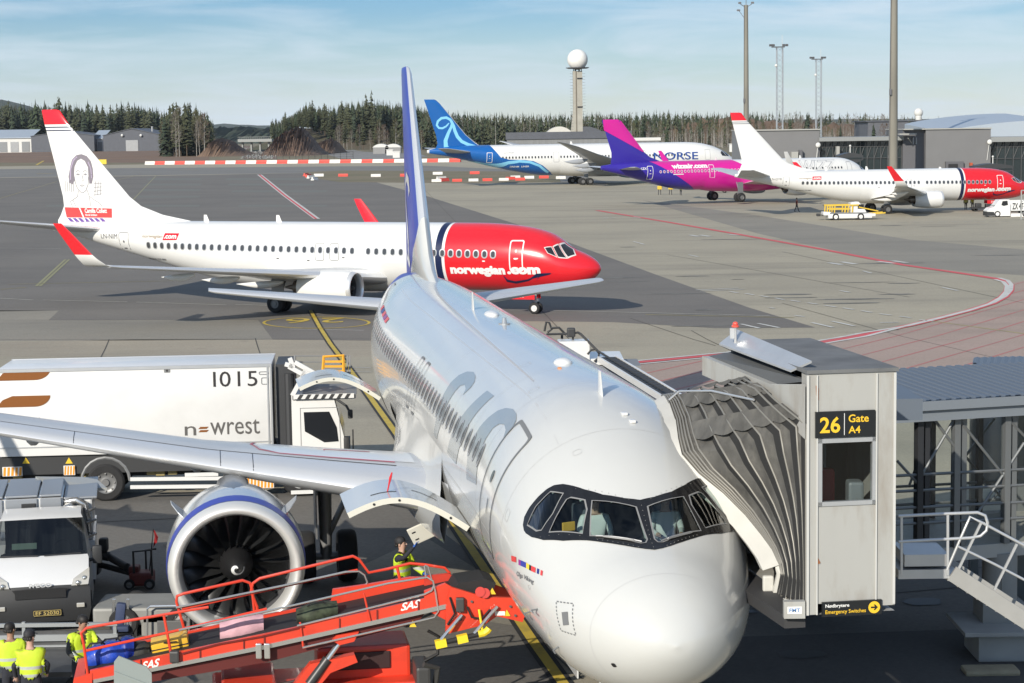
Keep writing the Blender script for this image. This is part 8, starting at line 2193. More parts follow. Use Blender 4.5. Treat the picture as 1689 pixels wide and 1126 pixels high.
mb = MB(); a, b = w_(1664, 349), w_(1690, 331); mb.bb((a[0], -.95, a[1]), (b[0] + 1, -.90, b[1])); mb.bb((a[0], .9, a[1]), (b[0] + 1, .95, b[1])); mb.bb((a[0], -.95, a[1]), (b[0] + 1, .95, a[1] + .1)); mb.bb((a[0], -.9, a[1] - .6), (b[0] + 1, .9, a[1] - .2)); mb.build('load_bed', tw, wv)
VF = text2d('ZX 4T', bold=.03, width=1.3, height=.75); raw_mesh('side_lettering', [(w_(1666, 0)[0] + x, -.957, a[1] + .25 + z) for x, z in VF[0]], VF[1], tdk, wv)
for px in (1642, 1688):
 for s in (-1, 1): road_wheel(wv, wg + Vector((w_(px, 0)[0], s * .85, .36)), Vector((0, 1, 0)), .38, .22, rim_p, n=18)
pg = G(1684, 362); gp = empty('lattice_gate', pg, 0, 'grey lattice gate post standing at the right edge beside the pickup van', 'gate'); hh_ = (362 - 314) * pg.y / 3248
mb = MB(); mb.bar((0, 0, 0), (0, 0, hh_), .12); mb.bar((1.2, .3, 0), (1.2, .3, hh_), .12); mb.bar((0, 0, hh_), (1.2, .3, hh_), .12)
for i in range(5): mb.bar((0, 0, hh_ * i / 5), (1.2, .3, hh_ * (i + 1) / 5), .05)
mb.build('gate_frame', mat('post_grey', (.30, .31, .30), .6), gp)
for i, (px, py) in enumerate(((1088, 321), (1106, 321))):
 c = G(px, py); e = empty('service_stand', c, 0, ('left' if i == 0 else 'right') + ' small yellow wheeled stand under the pink airliner tail', 'stand', 'yellow stands under the pink airliner')
 mb = MB(); mb.box((0, 0, 1.15), (.75, .6, .6), None, .1); mb.build('body', yv, e)
 mb = MB(); mb.tube((-.2, 0, 0), (-.15, 0, .9), .06); mb.tube((.2, 0, 0), (.15, 0, .9), .06); mb.box((.3, 0, 1.2), (.25, .5, .3), None, .05); mb.build('legs', tdk, e)
cc = G(1185, 318); ct = empty('dolly', cc, 0, 'green and dark equipment dolly behind the pink airliner wheels', 'dolly'); mb = MB(); mb.bb((-1.6, -.6, .35), (1.4, .6, .55)); mb.box((-.8, 0, .8), (.9, .9, .5), None, .08); mb.build('deck', mat('dolly_green', (.08, .16, .10), .6), ct); mb = MB(); mb.tube((1.4, 0, .4), (3.6, 0, .3), .05)
for x in (-1.2, 1.0): mb.lathe([(-.6, .2), (-.6, .3), (.6, .3), (.6, .2)], (x, 0, .3), (0, 1, 0), 12)
mb.build('drawbar', tdk, ct)
cc = G(1625, 348); ct = empty('baggage_cart', cc, 0, 'dark baggage cart beneath the red airliner nose', 'cart'); mb = MB(); mb.bb((-1.8, -.7, .35), (1.6, .7, .5)); mb.box((-.9, 0, .75), (.7, .9, .5), None, .08); mb.box((.4, 0, .7), (.8, .9, .4), None, .08); mb.build('bed', tdk, ct); mb = MB()
for x in (-1.3, 1.1): mb.lathe([(-.6, .15), (-.6, .28), (.6, .28), (.6, .15)], (x, 0, .28), (0, 1, 0), 12)
mb.build('wheel', tyre_p, ct)
# ------------------------------------------------------------------ red belt loader at the forward hold
lr = mat('loader_red', (.68, .052, .022), .42, 0, .25, var=.06, vscale=1.5, dirt=(.3, .03, .02), dirt_amt=.4, dirt_scale=2.0); lrd = mat('loader_red_worn', (.55, .045, .025), .5, 0, .1, var=.15, vscale=2); rub = mat('belt_rubber', (.016, .016, .017), .75); chrm = mat('chrome_tube', (.72, .72, .71), .2, .85); yb = mat('bumper_yellow', (.80, .62, .03), .45)
LP = at(150, 1104, 31.5); VL = Vector((.988, .153, 0)); UL = Vector((-.153, .988, 0))
ld = empty('belt_loader', (LP.x + 3.5, LP.y + 1, gz(32)), 0, 'red belt loader with tubular handrails sloping up to the forward hold', 'belt loader')
N_ = lambda px, py, k=0: onplane(px, py, LP + UL * k, UL)
WB = 1.15
def slab(nm, pts, k0, k1, m, bev=None):
 a = [N_(*p, k0) for p in pts]; k1 -= k0; k0 = 0; mb = MB(); n = len(a)
 mb.add([p + UL * k0 for p in a] + [p + UL * k1 for p in a], [tuple(range(n)), tuple(range(2 * n - 1, n - 1, -1))] + [(i, n + i, n + (i + 1) % n, (i + 1) % n) for i in range(n)]); return wb(mb, nm, m, ld)
slab('side_panel', [(150, 1122), (148, 1106), (478, 1037), (720, 983), (722, 1000), (478, 1058)], -.02, .05, lr)
slab('far_side_panel', [(150, 1090), (148, 1076), (478, 1006), (700, 958), (702, 990), (478, 1040)], WB - .03, WB + .05, lr)
slab('belt', [(140, 1112), (140, 1106), (480, 1036), (745, 978), (800, 968), (800, 975), (745, 986), (480, 1044)], .06, WB - .04, rub)
slab('lower_rail', [(154, 1127), (154, 1121), (440, 1063), (738, 996), (740, 1003), (440, 1070)], -.06, 0, chrm)
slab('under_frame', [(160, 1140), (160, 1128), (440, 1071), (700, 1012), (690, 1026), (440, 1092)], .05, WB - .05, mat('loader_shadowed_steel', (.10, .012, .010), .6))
slab('upper_guard', [(545, 1000), (549, 972), (605, 964), (677, 952), (741, 953), (757, 967), (748, 990)], WB - .10, WB - .02, lr)
slab('head_plate', [(736, 1000), (744, 968), (800, 985), (845, 986), (868, 1008), (862, 1026), (820, 1016), (800, 1030), (735, 1046)], -.12, -.04, lr)
slab('head_neck', [(700, 975), (735, 962), (752, 972), (756, 1000), (738, 1024), (700, 1004)], -.03, .05, lr)
slab('head_neck', [(700, 950), (741, 946), (770, 965), (772, 985), (745, 992), (700, 985)], WB - .2, WB - .12, lrd)
slab('head_plate', [(745, 962), (800, 958), (845, 976), (866, 1003), (850, 1012), (750, 996)], WB - .25, WB - .18, lr)
slab('end_belt', [(748, 975), (756, 962), (800, 955), (818, 962), (812, 978), (770, 988)], .08, WB - .3, rub)
slab('tail_plate', [(118, 1140), (122, 1118), (152, 1110), (152, 1140)], -.03, WB, lr)
mb = MB()
for x, y in ((800, 978), (792, 976)): mb.tube(N_(x, y, -.16), N_(x, y, WB - .15), .085, 14)
wb(mb, 'end_roller', mat('roller_red', (.5, .03, .02), .4), ld, 40)
def rails(nm, paths, k, m, r=.024):
 mb = MB()
 for pth in paths: mb.path([N_(*p, k) for p in pth], r, 7)
 return wb(mb, nm, m, ld, 50)
rails('handrail', [[(147, 1130), (138, 1062), (134, 1044), (142, 1036), (155, 1033), (344, 1001)], [(142, 1073), (282, 1042), (440, 1004)], [(270, 1012), (284, 1088)]], 0, lr)
rails('chrome_rail', [[(295, 1039), (480, 999), (640, 962), (704, 952), (714, 958), (718, 975), (723, 1008), (716, 1018), (700, 1022), (499, 1068)], [(490, 1032), (600, 1005), (700, 980), (712, 974), (716, 965)]], -.05, chrm, .018)
rails('chrome_rail', [[(495, 1026), (500, 1066)], [(600, 978), (612, 1030)]], -.04, lr, .018)
rails('far_handrail', [[(303, 1034), (291, 992), (292, 983), (302, 979), (400, 957), (412, 961), (416, 972), (425, 1062)], [(430, 1062), (424, 1000), (414, 975), (417, 962), (428, 954), (560, 922), (582, 917), (592, 922), (608, 944), (640, 938), (676, 929), (700, 931), (733, 936), (741, 944), (743, 953)], [(300, 1004), (430, 975), (560, 946), (590, 940)], [(655, 935), (664, 975)]], WB, lr, .026)
rails('far_chrome_rail', [[(290, 1002), (480, 963), (570, 943), (592, 942), (601, 948), (606, 960), (600, 972), (585, 976), (430, 1010)]], WB - .05, chrm, .02)
rails('control_lever', [[(700, 933), (703, 953), (712, 955), (706, 934), (701, 932)], [(697, 984), (697, 1000)]], WB - .2, mat('lever_grey', (.4, .4, .4), .4, .4), .014)
for px in (418, 432):
 mb = MB(); mb.box(N_(px + 9, 1073, -.08), (.10, .08, .26), None, .02); wb(mb, 'rail_clamp', chrm, ld)
mb = MB(); mb.box(N_(288, 1083, -.06), (.16, .1, .2), None, .03); mb.box(N_(759, 997, -.16), (.14, .1, .24), None, .02); wb(mb, 'hinge_block', mat('block_dark', (.06, .06, .06), .5, .3), ld)
for s, px, py, w in (('SAS', 234, 1105, .30), ('SAS', 661, 1008, .34)):
 a = N_(px, py, -.024); VF = text2d(s, bold=.03, shear=.3, width=w, height=.135); o = Vector(ld.location); d = (N_(px + 60, py - 13.2, -.024) - a).normalized()
 raw_mesh('operator_lettering', [a + d * x + Vector((0, 0, z)) - o for x, z in VF[0]], VF[1], signw, ld)
for px, py in ((681, 1029), (836, 1011), (812, 975)):
 a = N_(px, py, -.13 if px > 700 else -.03); o = Vector(ld.location); raw_mesh('warning_triangle', [a + Vector((x, -.004, z)) - o for x, z in ((-.06, -.05), (.06, -.05), (0, .06))], [(0, 1, 2)], mat('warn_yellow', (.75, .5, .03), .5), ld)
mb = MB(); a = N_(823, 1012, -.13); mb.bb(a + Vector((-.1, 0, -.03)), a + Vector((.1, .005, .04))); wb(mb, 'maker_label', signw, ld)
mb = MB(); mb.tube(N_(762, 1014, -.18), N_(727, 1055, -.3), .03, 8); mb.tube(N_(820, 1000, -.18), N_(782, 1045, -.3), .03, 8); wb(mb, 'bumper_strut', chrm, ld)
mb = MB(); mb.tube(N_(790, 1005, -.17), N_(796, 1042, -.28), .02, 6); wb(mb, 'bumper_lever', yb, ld)
mb = MB(); mb.tube(N_(722, 1062, -.3), N_(805, 1042, -.3), .045, 8); wb(mb, 'bumper_bar', rub, ld)
for x0, y0, x1, y1 in ((718, 1063, 736, 1059), (754, 1055, 771, 1051)): mb = MB(); mb.bar(N_(x0, y0, -.3), N_(x1, y1, -.3), .12, .13); wb(mb, 'bumper_pad', yb, ld)
mb = MB(); mb.path([N_(789, 1046, -.3), N_(798, 1044, -.3), (N_(804, 1040, -.3)), N_(807, 1036, -.3)], .06, 8); wb(mb, 'bumper_pad', yb, ld)
# chassis under the belt
gl_ = gz(33); ch = lambda a, b, z: LP + VL * a + UL * b + Z_ * (z - LP.z + gl_)
CA, CB = (N_(470, 1100) - LP).dot(VL), (N_(690, 1100) - LP).dot(VL); rotl = Matrix((VL, UL, Z_)).transposed()
mb = MB(); mb.box(ch((CA + CB) / 2 - .5, 1.0, .58), (CB - CA + 1.4, 1.3, .34), rotl, .05); mb.box(ch(CB - .85, 1.25, 1.0), (1.6, 1.0, .60), rotl, .06); mb.box(ch(CA - .6, .75, .68), (.9, 1.4, .5), rotl, .05); wb(mb, 'chassis', lr, ld)
mb = MB(); mb.box(ch(CB - .95, .735, 1.05), (1.1, .04, .3), rotl, .03); mb.box(ch(CA + .6, .34, .6), (1.3, .05, .22), rotl, .03); mb.path([ch(CA - .3, .3, .8), ch(CA + .5, .26, .95), ch(CB - 1.6, .3, .78)], .03, 6); wb(mb, 'chassis_shade_panel', mat('chassis_shade_dark', (.03, .012, .012), .6), ld)  # dark slabs paint shade onto the chassis side, with one curved tube
mb = MB(); mb.box(ch(CB - .6, -.05, .62), (1.2, .24, .10), rotl, .02); mb.bar(ch(CB - 1.0, -.22, .42), ch(CB + .08, -.22, .42), .06, .08); wb(mb, 'step_plate', mat('step_grey', (.42, .42, .40), .5, .3), ld)
mb = MB(); mb.bar(ch(CB - .72, -.26, .36), ch(CB + .10, -.26, .36), .05, .09); wb(mb, 'step_edge', yb, ld)
for a in (CA - .2, CB - 1.15):
 for b in (0.02, 1.45): road_wheel(ld, ch(a, b, .38), UL, .38, .26, rimd_p, n=22)
p0, p1 = N_(562, 1057, .15), N_(510, 1128, .1)
mb = MB(); mb.tube(p0, p0.lerp(p1, .45), .045, 10); wb(mb, 'lift_piston', chrm, ld); mb = MB(); mb.tube(p0.lerp(p1, .42), p1, .085, 12); wb(mb, 'lift_cylinder', mat('cylinder_dark', (.05, .05, .052), .4, .3), ld, 40)
slab('lift_bracket', [(548, 1056), (555, 1048), (592, 1042), (584, 1058), (560, 1064)], -.03, .10, lr)
slab('lift_bracket', [(480, 1135), (512, 1095), (585, 1080), (590, 1092), (545, 1110), (520, 1140)], .1, .3, lr)
mb = MB(); mb.box(ch(CB + .1, .5, .8), (.25, .8, .5), rotl, .05); mb.path([ch(CB + .1, .1, 1.1), ch(CB + .35, .2, 1.0), ch(CB + .3, .3, .6)], .05, 6); wb(mb, 'rear_unit', mat('block_dark', (.06, .06, .06), .5, .3), ld)
slab('control_shield', [(188, 1140), (188, 1092), (196, 1082), (242, 1100), (250, 1110), (251, 1140)], -.95, -.91, mat('shield_grey', (.30, .34, .33), .45, .2))
slab('shield_rib', [(189, 1110), (189, 1107), (249, 1130), (249, 1134)], -.97, -.95, mat('shield_grey', (.30, .34, .33), .45, .2))

# baggage tractor standing behind the lower end of the loader, and the cart by the workers
tg = G(262, 1062); tg.y += .6; tr_ = empty('baggage_tractor', (tg.x, tg.y, gz(38)), 0, 'grey baggage tractor with a dark blue seat behind the belt loader', 'tractor'); tl = lambda px, py, k=0: at(px, py, tg.y + k)
gsh = mat('tractor_grey', (.25, .25, .235), .55, .1, var=.08, vscale=2)
mb = MB(); a, b = tl(232, 1050), tl(318, 1012); mb.box(((a.x + b.x) / 2, tg.y + .7, (a.z + b.z) / 2 - .15), (b.x - a.x, 1.3, b.z - a.z + .3), None, .06); mb.box(((a.x + b.x) / 2 - .5, tg.y + .7, .2), (2.0, 1.3, .36), None, .06); hb_ = wb(mb, 'hood', gsh, tr_)
mb = MB(); mb.path([tl(243, 1060, -.1), tl(243, 1004, -.1), tl(248, 1000, -.1), tl(308, 999, -.1), tl(312, 1003, -.1), tl(312, 1050, -.1)], .022, 6); wb(mb, 'guard_frame', chrm, tr_)
mb = MB(); c = tl(282, 1036, -.06); mb.box(c, (.55, .06, .32), None, .02); wb(mb, 'tool_box', mat('box_dark_grey', (.10, .10, .10), .6), tr_)
mb = MB(); c = tl(199, 1012); mb.box(c, (.20, .16, .46), Matrix.Rotation(R(8), 3, 'Y'), .05); mb.box(tl(201, 1034), (.34, .38, .12), None, .04); wb(mb, 'seat', mat('seat_dark_blue', (.03, .045, .10), .7, var=.2, vscale=6), tr_, 40)
mb = MB()
for px in (186, 209): mb.bar(tl(px, 1040), tl(px + 2, 988), .06, .05)
wb(mb, 'seat_frame', chrm, tr_)
mb = MB(); mb.bar(tl(190, 1085), tl(190, 1035), .08); mb.bar(tl(224, 1062), tl(224, 1022), .05); wb(mb, 'seat_post', rub, tr_)
for px in (205, 300):
 for k in (-.05, 1.35): road_wheel(tr_, Vector((tl(px, 1060).x, tg.y + .1 + k, gz(38) + .3)), Vector((0, 1, 0)), .30, .2, rimd_p, n=16)
bg = Vector((at(60, 1080, 34.4).x, 34.5, gz(34))); bc = empty('baggage_cart', bg, 0, 'dark empty baggage cart with silver side rails behind the yellow vested workers', 'cart')
bz = lambda py: at(60, py, 34.4).z
mb = MB(); mb.bb((bg.x - 2.2, 34.2, bz(1112)), (bg.x + 1.15, 36.0, bz(1104))); wb(mb, 'deck', mat('cart_deck_dark', (.05, .05, .052), .5, .3, var=.3, vscale=3), bc)
mb = MB()
for py, h in ((1026, .07), (1045, .12), (1062, .04)): mb.bb((bg.x - 2.2, 35.9, at(60, py, 36).z - h), (bg.x + 1.15, 35.96, at(60, py, 36).z))
for x in (-2.1, -.6, 1.1): mb.bar((bg.x + x, 35.95, bz(1110)), (bg.x + x, 35.95, at(60, 1024, 36).z), .06)
wb(mb, 'side_rail', mat('cart_rail_silver', (.36, .38, .39), .4, .5), bc)
mb = MB(); mb.bb((bg.x - 2.2, 35.97, bz(1108)), (bg.x + 1.15, 36.0, at(60, 1040, 36).z)); wb(mb, 'side_panel', mat('cart_panel_dark', (.07, .072, .075), .5, .3, var=.3, vscale=2), bc)
for x in (-1.7, .7):
 for y in (34.4, 35.8): road_wheel(bc, Vector((bg.x + x, y, gz(34) + .22)), Vector((0, 1, 0)), .22, .14, rimd_p, n=14)

# luggage on the belt
def bag(nm, label, px, py, k, size, m, rz=0, lumps=1, seed=0, tilt=9.0):
 rr = random.Random(seed); c = N_(px, py, k); e = empty(nm, c, math.atan2(VL.y, VL.x), label, 'bag' if nm != 'suitcase' else 'suitcase', None); mb = MB()
 if nm == 'suitcase':
  mb.box((0, 0, size[2] / 2), size, Matrix.Rotation(R(-tilt), 3, 'Y'), .05); o = mb.build('shell', m, e, smooth=40); mb = MB()
  for z in (.42, .58): mb.box((0, 0, size[2] * z), (size[0] + .012, size[1] + .012, .018), Matrix.Rotation(R(-tilt), 3, 'Y'))
  mb.build('seam', rub, e); mb = MB(); mb.path([(-.1, -size[1] / 2, size[2] * .8), (-.1, -size[1] / 2 - .05, size[2] * .85), (.1, -size[1] / 2 - .05, size[2] * .87), (.1, -size[1] / 2, size[2] * .83)], .012, 6); mb.build('handle', rub, e); return e
 for i in range(lumps):
  L = size[0] / lumps; cx = -size[0] / 2 + L * (i + .5); rings = []
  for j in range(9):
   t = j / 8; w = max(math.sin(math.pi * (.06 + .88 * t)), .42) ** .32; row = []
   for q in range(12):
    a = 2 * math.pi * q / 12; ca, sa = math.cos(a), math.sin(a); sq = (abs(ca) ** 4 + abs(sa) ** 4) ** -.25; wr = 1 + rr.uniform(-.06, .06)
    row.append((cx + L * (t - .5) * 1.04, size[1] / 2 * ca * sq * w * wr, size[2] / 2 + size[2] / 2 * sa * sq * w * wr + (cx + L * (t - .5)) * math.tan(R(tilt))))
   rings.append(row)
  mb.loft(rings, True, False, True)
 mb.build('body', m, e, smooth=60); mb = MB(); h = size[2]
 mb.path([(-.16, -.04, h * .97 - .02), (-.1, -.06, h * 1.12), (.1, -.06, h * 1.15), (.16, -.04, h * 1.0)], .016, 6); mb.build('strap', rub, e, smooth=60); return e
bl = mat('bag_blue', (.012, .05, .36), .4, 0, .2, var=.35, vscale=6, bump=.8, bscale=9); pkb = mat('bag_pink', (.56, .33, .37), .75, var=.12, vscale=5, bump=.6, bscale=10); cam_ = mat('bag_camouflage', (.035, .045, .025), .8, var=.7, vscale=9)
bag('duffel_bag', 'shiny blue bag nearest the lower end of the belt', 161, 1103, .5, (.32, .5, .40), bl, 0, 1, 1)
bag('duffel_bag', 'large shiny blue bag with pale print on the belt', 185, 1098, .5, (.42, .55, .42), bl, 0, 1, 2)
bag('duffel_bag', 'small dark blue bag next to the dark rucksack', 209, 1091, .55, (.26, .5, .42), mat('bag_blue_dark', (.008, .025, .22), .45, var=.3, vscale=6, bump=.8, bscale=9), 0, 1, 3)
bag('rucksack', 'dark rucksack with white tag left of the yellow suitcase', 230, 1090, .55, (.34, .42, .30), mat('bag_black', (.025, .025, .022), .75, var=.4, vscale=8), 0, 1, 4)
bag('suitcase', 'bright yellow hard suitcase lying on the belt', 282, 1080, .5, (.62, .48, .34), mat('suitcase_yellow', (.72, .42, .03), .35, 0, .3))
bag('duffel_bag', 'pale pink soft bag with dark straps on the belt', 399, 1054, .5, (.70, .5, .40), pkb, 0, 1, 5)
bag('duffel_bag', 'dark camouflage bag high on the belt', 523, 1024, .5, (.66, .5, .30), cam_, 0, 1, 6)

mb = MB()
for px, y0, y1 in ((232, 1106, 1088), (330, 1085, 1070), (402, 1069, 1055), (436, 1062, 1047), (560, 1036, 1020), (622, 1022, 1006), (690, 1006, 991)): mb.bar(N_(px, y0, -.03), N_(px, y1, -.03), .02, .02, up=(0, 1, 0))
mb.path([N_(300, 1078, -.05), N_(360, 1062, -.06), N_(430, 1050, -.05), N_(500, 1033, -.06)], .014, 5); wb(mb, 'panel_seam', mat('seam_dark_red', (.16, .012, .008), .6), ld)
mb = MB(); mb.path([N_(770, 1000, -.16), N_(778, 1018, -.2), N_(795, 1020, -.18), N_(808, 1005, -.15)], .018, 6); mb.path([N_(742, 985, -.14), N_(750, 1012, -.18), N_(738, 1030, -.14)], .018, 6); mb.path([N_(706, 1040, .3), N_(724, 1050, .3), N_(722, 1078, .3), N_(700, 1090, .3)], .03, 6); wb(mb, 'hydraulic_hose', rub, ld, 60)
mb = MB()
for px, py in ((757, 1003), (778, 992), (812, 1006), (842, 1000), (850, 1015), (760, 1022)): mb.tube(N_(px, py, -.13), N_(px, py, -.15), .022, 8)
wb(mb, 'bolts', mat('block_dark', (.06, .06, .06), .5, .3), ld)
# ------------------------------------------------------------------ people
skin_m = [mat('skin_light', (.50, .31, .24), .55), mat('skin_tan', (.34, .19, .13), .55)]
navy_c = mat('cloth_navy', (.022, .024, .034), .85, var=.2, vscale=8); grey_c = mat('cloth_charcoal', (.06, .058, .055), .85, var=.2, vscale=8); vest_c = mat('vest_yellow', (.50, .66, .03), .65, var=.06, vscale=6, bump=.3, bscale=12); hair_c = mat('hair_black', (.014, .012, .011), .6); cap_c = mat('cap_dark', (.02, .02, .024), .7); shoe_c = mat('boot_black', (.015, .015, .015), .6); whs_c = mat('shirt_white', (.66, .67, .68), .7); glove_b = mat('glove_blue', (.02, .09, .36), .6); glove_g = mat('glove_grey', (.20, .21, .20), .7); org_c = mat('vest_orange', (.60, .12, .03), .7)

def tape_bands(m):  # two grey reflective bands round the vest
 n, l = m.node_tree.nodes, m.node_tree.links; b = n['Principled BSDF']; src = b.inputs['Base Color'].links[0].from_socket
 tc = n.new('ShaderNodeTexCoord'); sx = n.new('ShaderNodeSeparateXYZ'); l.new(tc.outputs['Object'], sx.inputs[0]); out = None
 for z in (.985, 1.12):
  c = n.new('ShaderNodeMath'); c.operation = 'COMPARE'; c.inputs[1].default_value = z; c.inputs[2].default_value = .026; l.new(sx.outputs['Z'], c.inputs[0])
  if out: a = n.new('ShaderNodeMath'); a.operation = 'MAXIMUM'; l.new(out, a.inputs[0]); l.new(c.outputs[0], a.inputs[1]); out = a.outputs[0]
  else: out = c.outputs[0]
 x = n.new('ShaderNodeMixRGB'); x.inputs['Color2'].default_value = (.40, .43, .40, 1); l.new(out, x.inputs['Fac']); l.new(src, x.inputs['Color1']); l.new(x.outputs[0], b.inputs['Base Color'])

tape_bands(vest_c)

def person(label, loc, rz, pose='stand', larm=None, rarm=None, skin=0, top=navy_c, legs=navy_c, hands=None, vest=vest_c, cap=True, hair=True, detail=2, lean=0.0, head_turn=0.0, head_dip=0.0, group=None, fingers=True, collar=None):
 """joints in metres, facing -y, feet on z = 0; larm/rarm = (elbow, wrist) relative to the body"""
 J = {}; sit = pose == 'sit'
 hip = Vector((0, 0, .93 if not sit else .50))
 sp = lambda h: hip + Vector((0, -math.sin(lean) * h, math.cos(lean) * h))
 J['pelvis'] = hip; J['waist'] = sp(.16); J['chest'] = sp(.34); J['neck0'] = sp(.49); J['neck'] = sp(.55)
 ht = Matrix.Rotation(head_turn, 3, 'Z') @ Matrix.Rotation(head_dip, 3, 'X'); hb = J['neck'] + Vector((0, -.01, .02))
 J['skull0'] = hb + ht @ Vector((0, -.01, .06)); J['skull1'] = hb + ht @ Vector((0, -.012, .145)); J['skull2'] = hb + ht @ Vector((0, .0, .205))
 E = [('pelvis', 'waist', 0), ('waist', 'chest', 0), ('chest', 'neck0', 0), ('neck0', 'neck', 2), ('neck', 'skull0', 2), ('skull0', 'skull1', 2), ('skull1', 'skull2', 2)]
 rad = {'pelvis': (.165, .115), 'waist': (.155, .105), 'chest': (.18, .12), 'neck0': (.085, .075), 'neck': (.056, .056), 'skull0': (.070, .082), 'skull1': (.078, .098), 'skull2': (.058, .072)}
 for s, nm, arm in ((-1, 'l', rarm), (1, 'r', larm)):
  J[nm + 'sh'] = J['chest'] + Vector((s * .185, 0, .10)); el, wr = arm or ((s * .25, .02, 1.13), (s * .25, -.10, .88))
  if sit and arm is None: el, wr = (s * .24, -.05, .72), (s * .18, -.30, .70)
  J[nm + 'el'], J[nm + 'wr'] = Vector(el), Vector(wr); d = (J[nm + 'wr'] - J[nm + 'el']).normalized(); J[nm + 'ha'] = J[nm + 'wr'] + d * .085
  E += [('chest', nm + 'sh', 0), (nm + 'sh', nm + 'el', 0), (nm + 'el', nm + 'wr', 0), (nm + 'wr', nm + 'ha', 3)]
  rad.update({nm + 'sh': (.072, .072), nm + 'el': (.050, .050), nm + 'wr': (.034, .034), nm + 'ha': (.040, .026)})
  if fingers:
   side = d.cross(Vector((0, 1, .3))).normalized(); curl = d.cross(side).normalized()
   for f in range(4):
    b0 = J[nm + 'ha'] + side * (.024 - .016 * f) - d * .01; L = (.030, .036, .033, .026)[f]
    for q, (u, c_) in enumerate(((.7, .05), (1.6, .35), (2.2, .8))):
     J[f'{nm}f{f}{q}'] = b0 + d * L * u + curl * L * c_; rad[f'{nm}f{f}{q}'] = (.0095 - .0012 * q,) * 2; E.append(((nm + 'ha' if q == 0 else f'{nm}f{f}{q-1}'), f'{nm}f{f}{q}', 3))
   for q, v in enumerate((side * .030 - d * .03, side * .052 + d * .0, side * .058 + d * .03)): J[f'{nm}t{q}'] = J[nm + 'ha'] + v + curl * .012; rad[f'{nm}t{q}'] = (.011 - .001 * q,) * 2; E.append(((nm + 'wr' if q == 0 else f'{nm}t{q-1}'), f'{nm}t{q}', 3))
  kx = s * .095; st_ = {'walk': s * .22}.get(pose, 0)
  J[nm + 'hp'] = hip + Vector((kx, 0, -.06))
  if sit: kn, an, to_ = Vector((kx * 1.3, -.42, .50)), Vector((kx * 1.3, -.40, .09)), Vector((kx * 1.3, -.58, .05))
  else: kn, an, to_ = Vector((kx, -.03 - st_ * .6, .49)), Vector((kx * 1.05, .03 - st_ * 1.2, .09)), Vector((kx * 1.25, -.16 - st_ * 1.2, .04))
  J[nm + 'kn'], J[nm + 'an'], J[nm + 'to'] = kn, an, to_
  E += [('pelvis', nm + 'hp', 1), (nm + 'hp', nm + 'kn', 1), (nm + 'kn', nm + 'an', 1), (nm + 'an', nm + 'to', 4)]
  rad.update({nm + 'hp': (.098, .10), nm + 'kn': (.066, .066), nm + 'an': (.048, .052), nm + 'to': (.045, .035)})
 names = list(J); ix = {k: i for i, k in enumerate(names)}
 me = bpy.data.meshes.new('skeleton'); me.from_pydata([J[k] for k in names], [(ix[a], ix[b]) for a, b, _ in E], [])
 so = bpy.data.objects.new('skeleton', me); COL.objects.link(so); sk = so.modifiers.new('s', 'SKIN'); sk.use_smooth_shade = True
 for i, k in enumerate(names):
  v = me.skin_vertices[0].data[i]; v.radius = rad[k]; v.use_root = k == 'pelvis'
 sb = so.modifiers.new('b', 'SUBSURF'); sb.levels = sb.render_levels = detail
 dg = bpy.context.evaluated_depsgraph_get(); bm_me = bpy.data.meshes.new_from_object(so.evaluated_get(dg)); bpy.data.objects.remove(so)
 root = empty('person', loc, rz, label, 'person', group)
 mats = [top, legs, skin_m[skin], hands or skin_m[skin], shoe_c]; bm_me.materials.clear()
 for m in mats: bm_me.materials.append(m)
 segs = [(J[a], J[b], m) for a, b, m in E]; near_t = []
 for p in bm_me.polygons:
  c = Vector(p.center); best = None
  for a, b, m in segs:
   d = b - a; t = min(max((c - a).dot(d) / max(d.length_squared, 1e-9), 0), 1); q = (c - (a + d * t)).length
   if best is None or q < best[0]: best = (q, m, a, b)
  p.material_index = best[1]; near_t.append(best)
 for p in bm_me.polygons: p.use_smooth = True
 body = bpy.data.objects.new('body', bm_me); COL.objects.link(body); body.parent = root
 if vest:  # vest : torso skin pushed outwards, sleeveless
  vs, fs = [], []; mp = {}; ax = (J['neck0'] - J['pelvis']); L = ax.length; ax.normalize()
  for p, bt in zip(bm_me.polygons, near_t):
   c = Vector(p.center); h = (c - J['pelvis']).dot(ax)
   if bt[1] != 0 or h < -.10 or h > L + .02: continue
   lat = (c - J['pelvis']); lat -= ax * lat.dot(ax)
   if abs(lat.x) > .235: continue
   if abs(lat.x) < .045 and h > L - .14 and lat.y < 0: continue
   f = []
   for i in p.vertices:
    if i not in mp: v = bm_me.vertices[i]; mp[i] = len(vs); hh = (v.co - J['pelvis']).dot(ax); vs.append(v.co + v.normal * (.022 + .012 * max(0, .2 - hh)))
    f.append(mp[i])
   fs.append(f)
  vo = raw_mesh('vest', vs, fs, vest, root, True)
  so_ = vo.modifiers.new('t', 'SOLIDIFY'); so_.thickness = .012
 hm = hb
 T = lambda x, y, z: hm + ht @ Vector((x, y, z))
 mb = MB()
 if hair:
  for i in range(1): 
   rings = [[T(.084 * math.cos(a) * k, .0 + .104 * math.sin(a) * k + .012, z) for a in [j * math.pi / 8 for j in range(16)]] for z, k in ((.12, .96), (.16, 1.02), (.20, .98), (.235, .78), (.255, .42), (.262, .05))]
   mb.loft(rings)
  for i in range(5): a = R(20 + 35 * i); mb.sphere(T(.07 * math.cos(a), .05 + .05 * math.sin(a), .115), .032, 7, 5)
  mb.build('hair', hair_c, root, smooth=70)
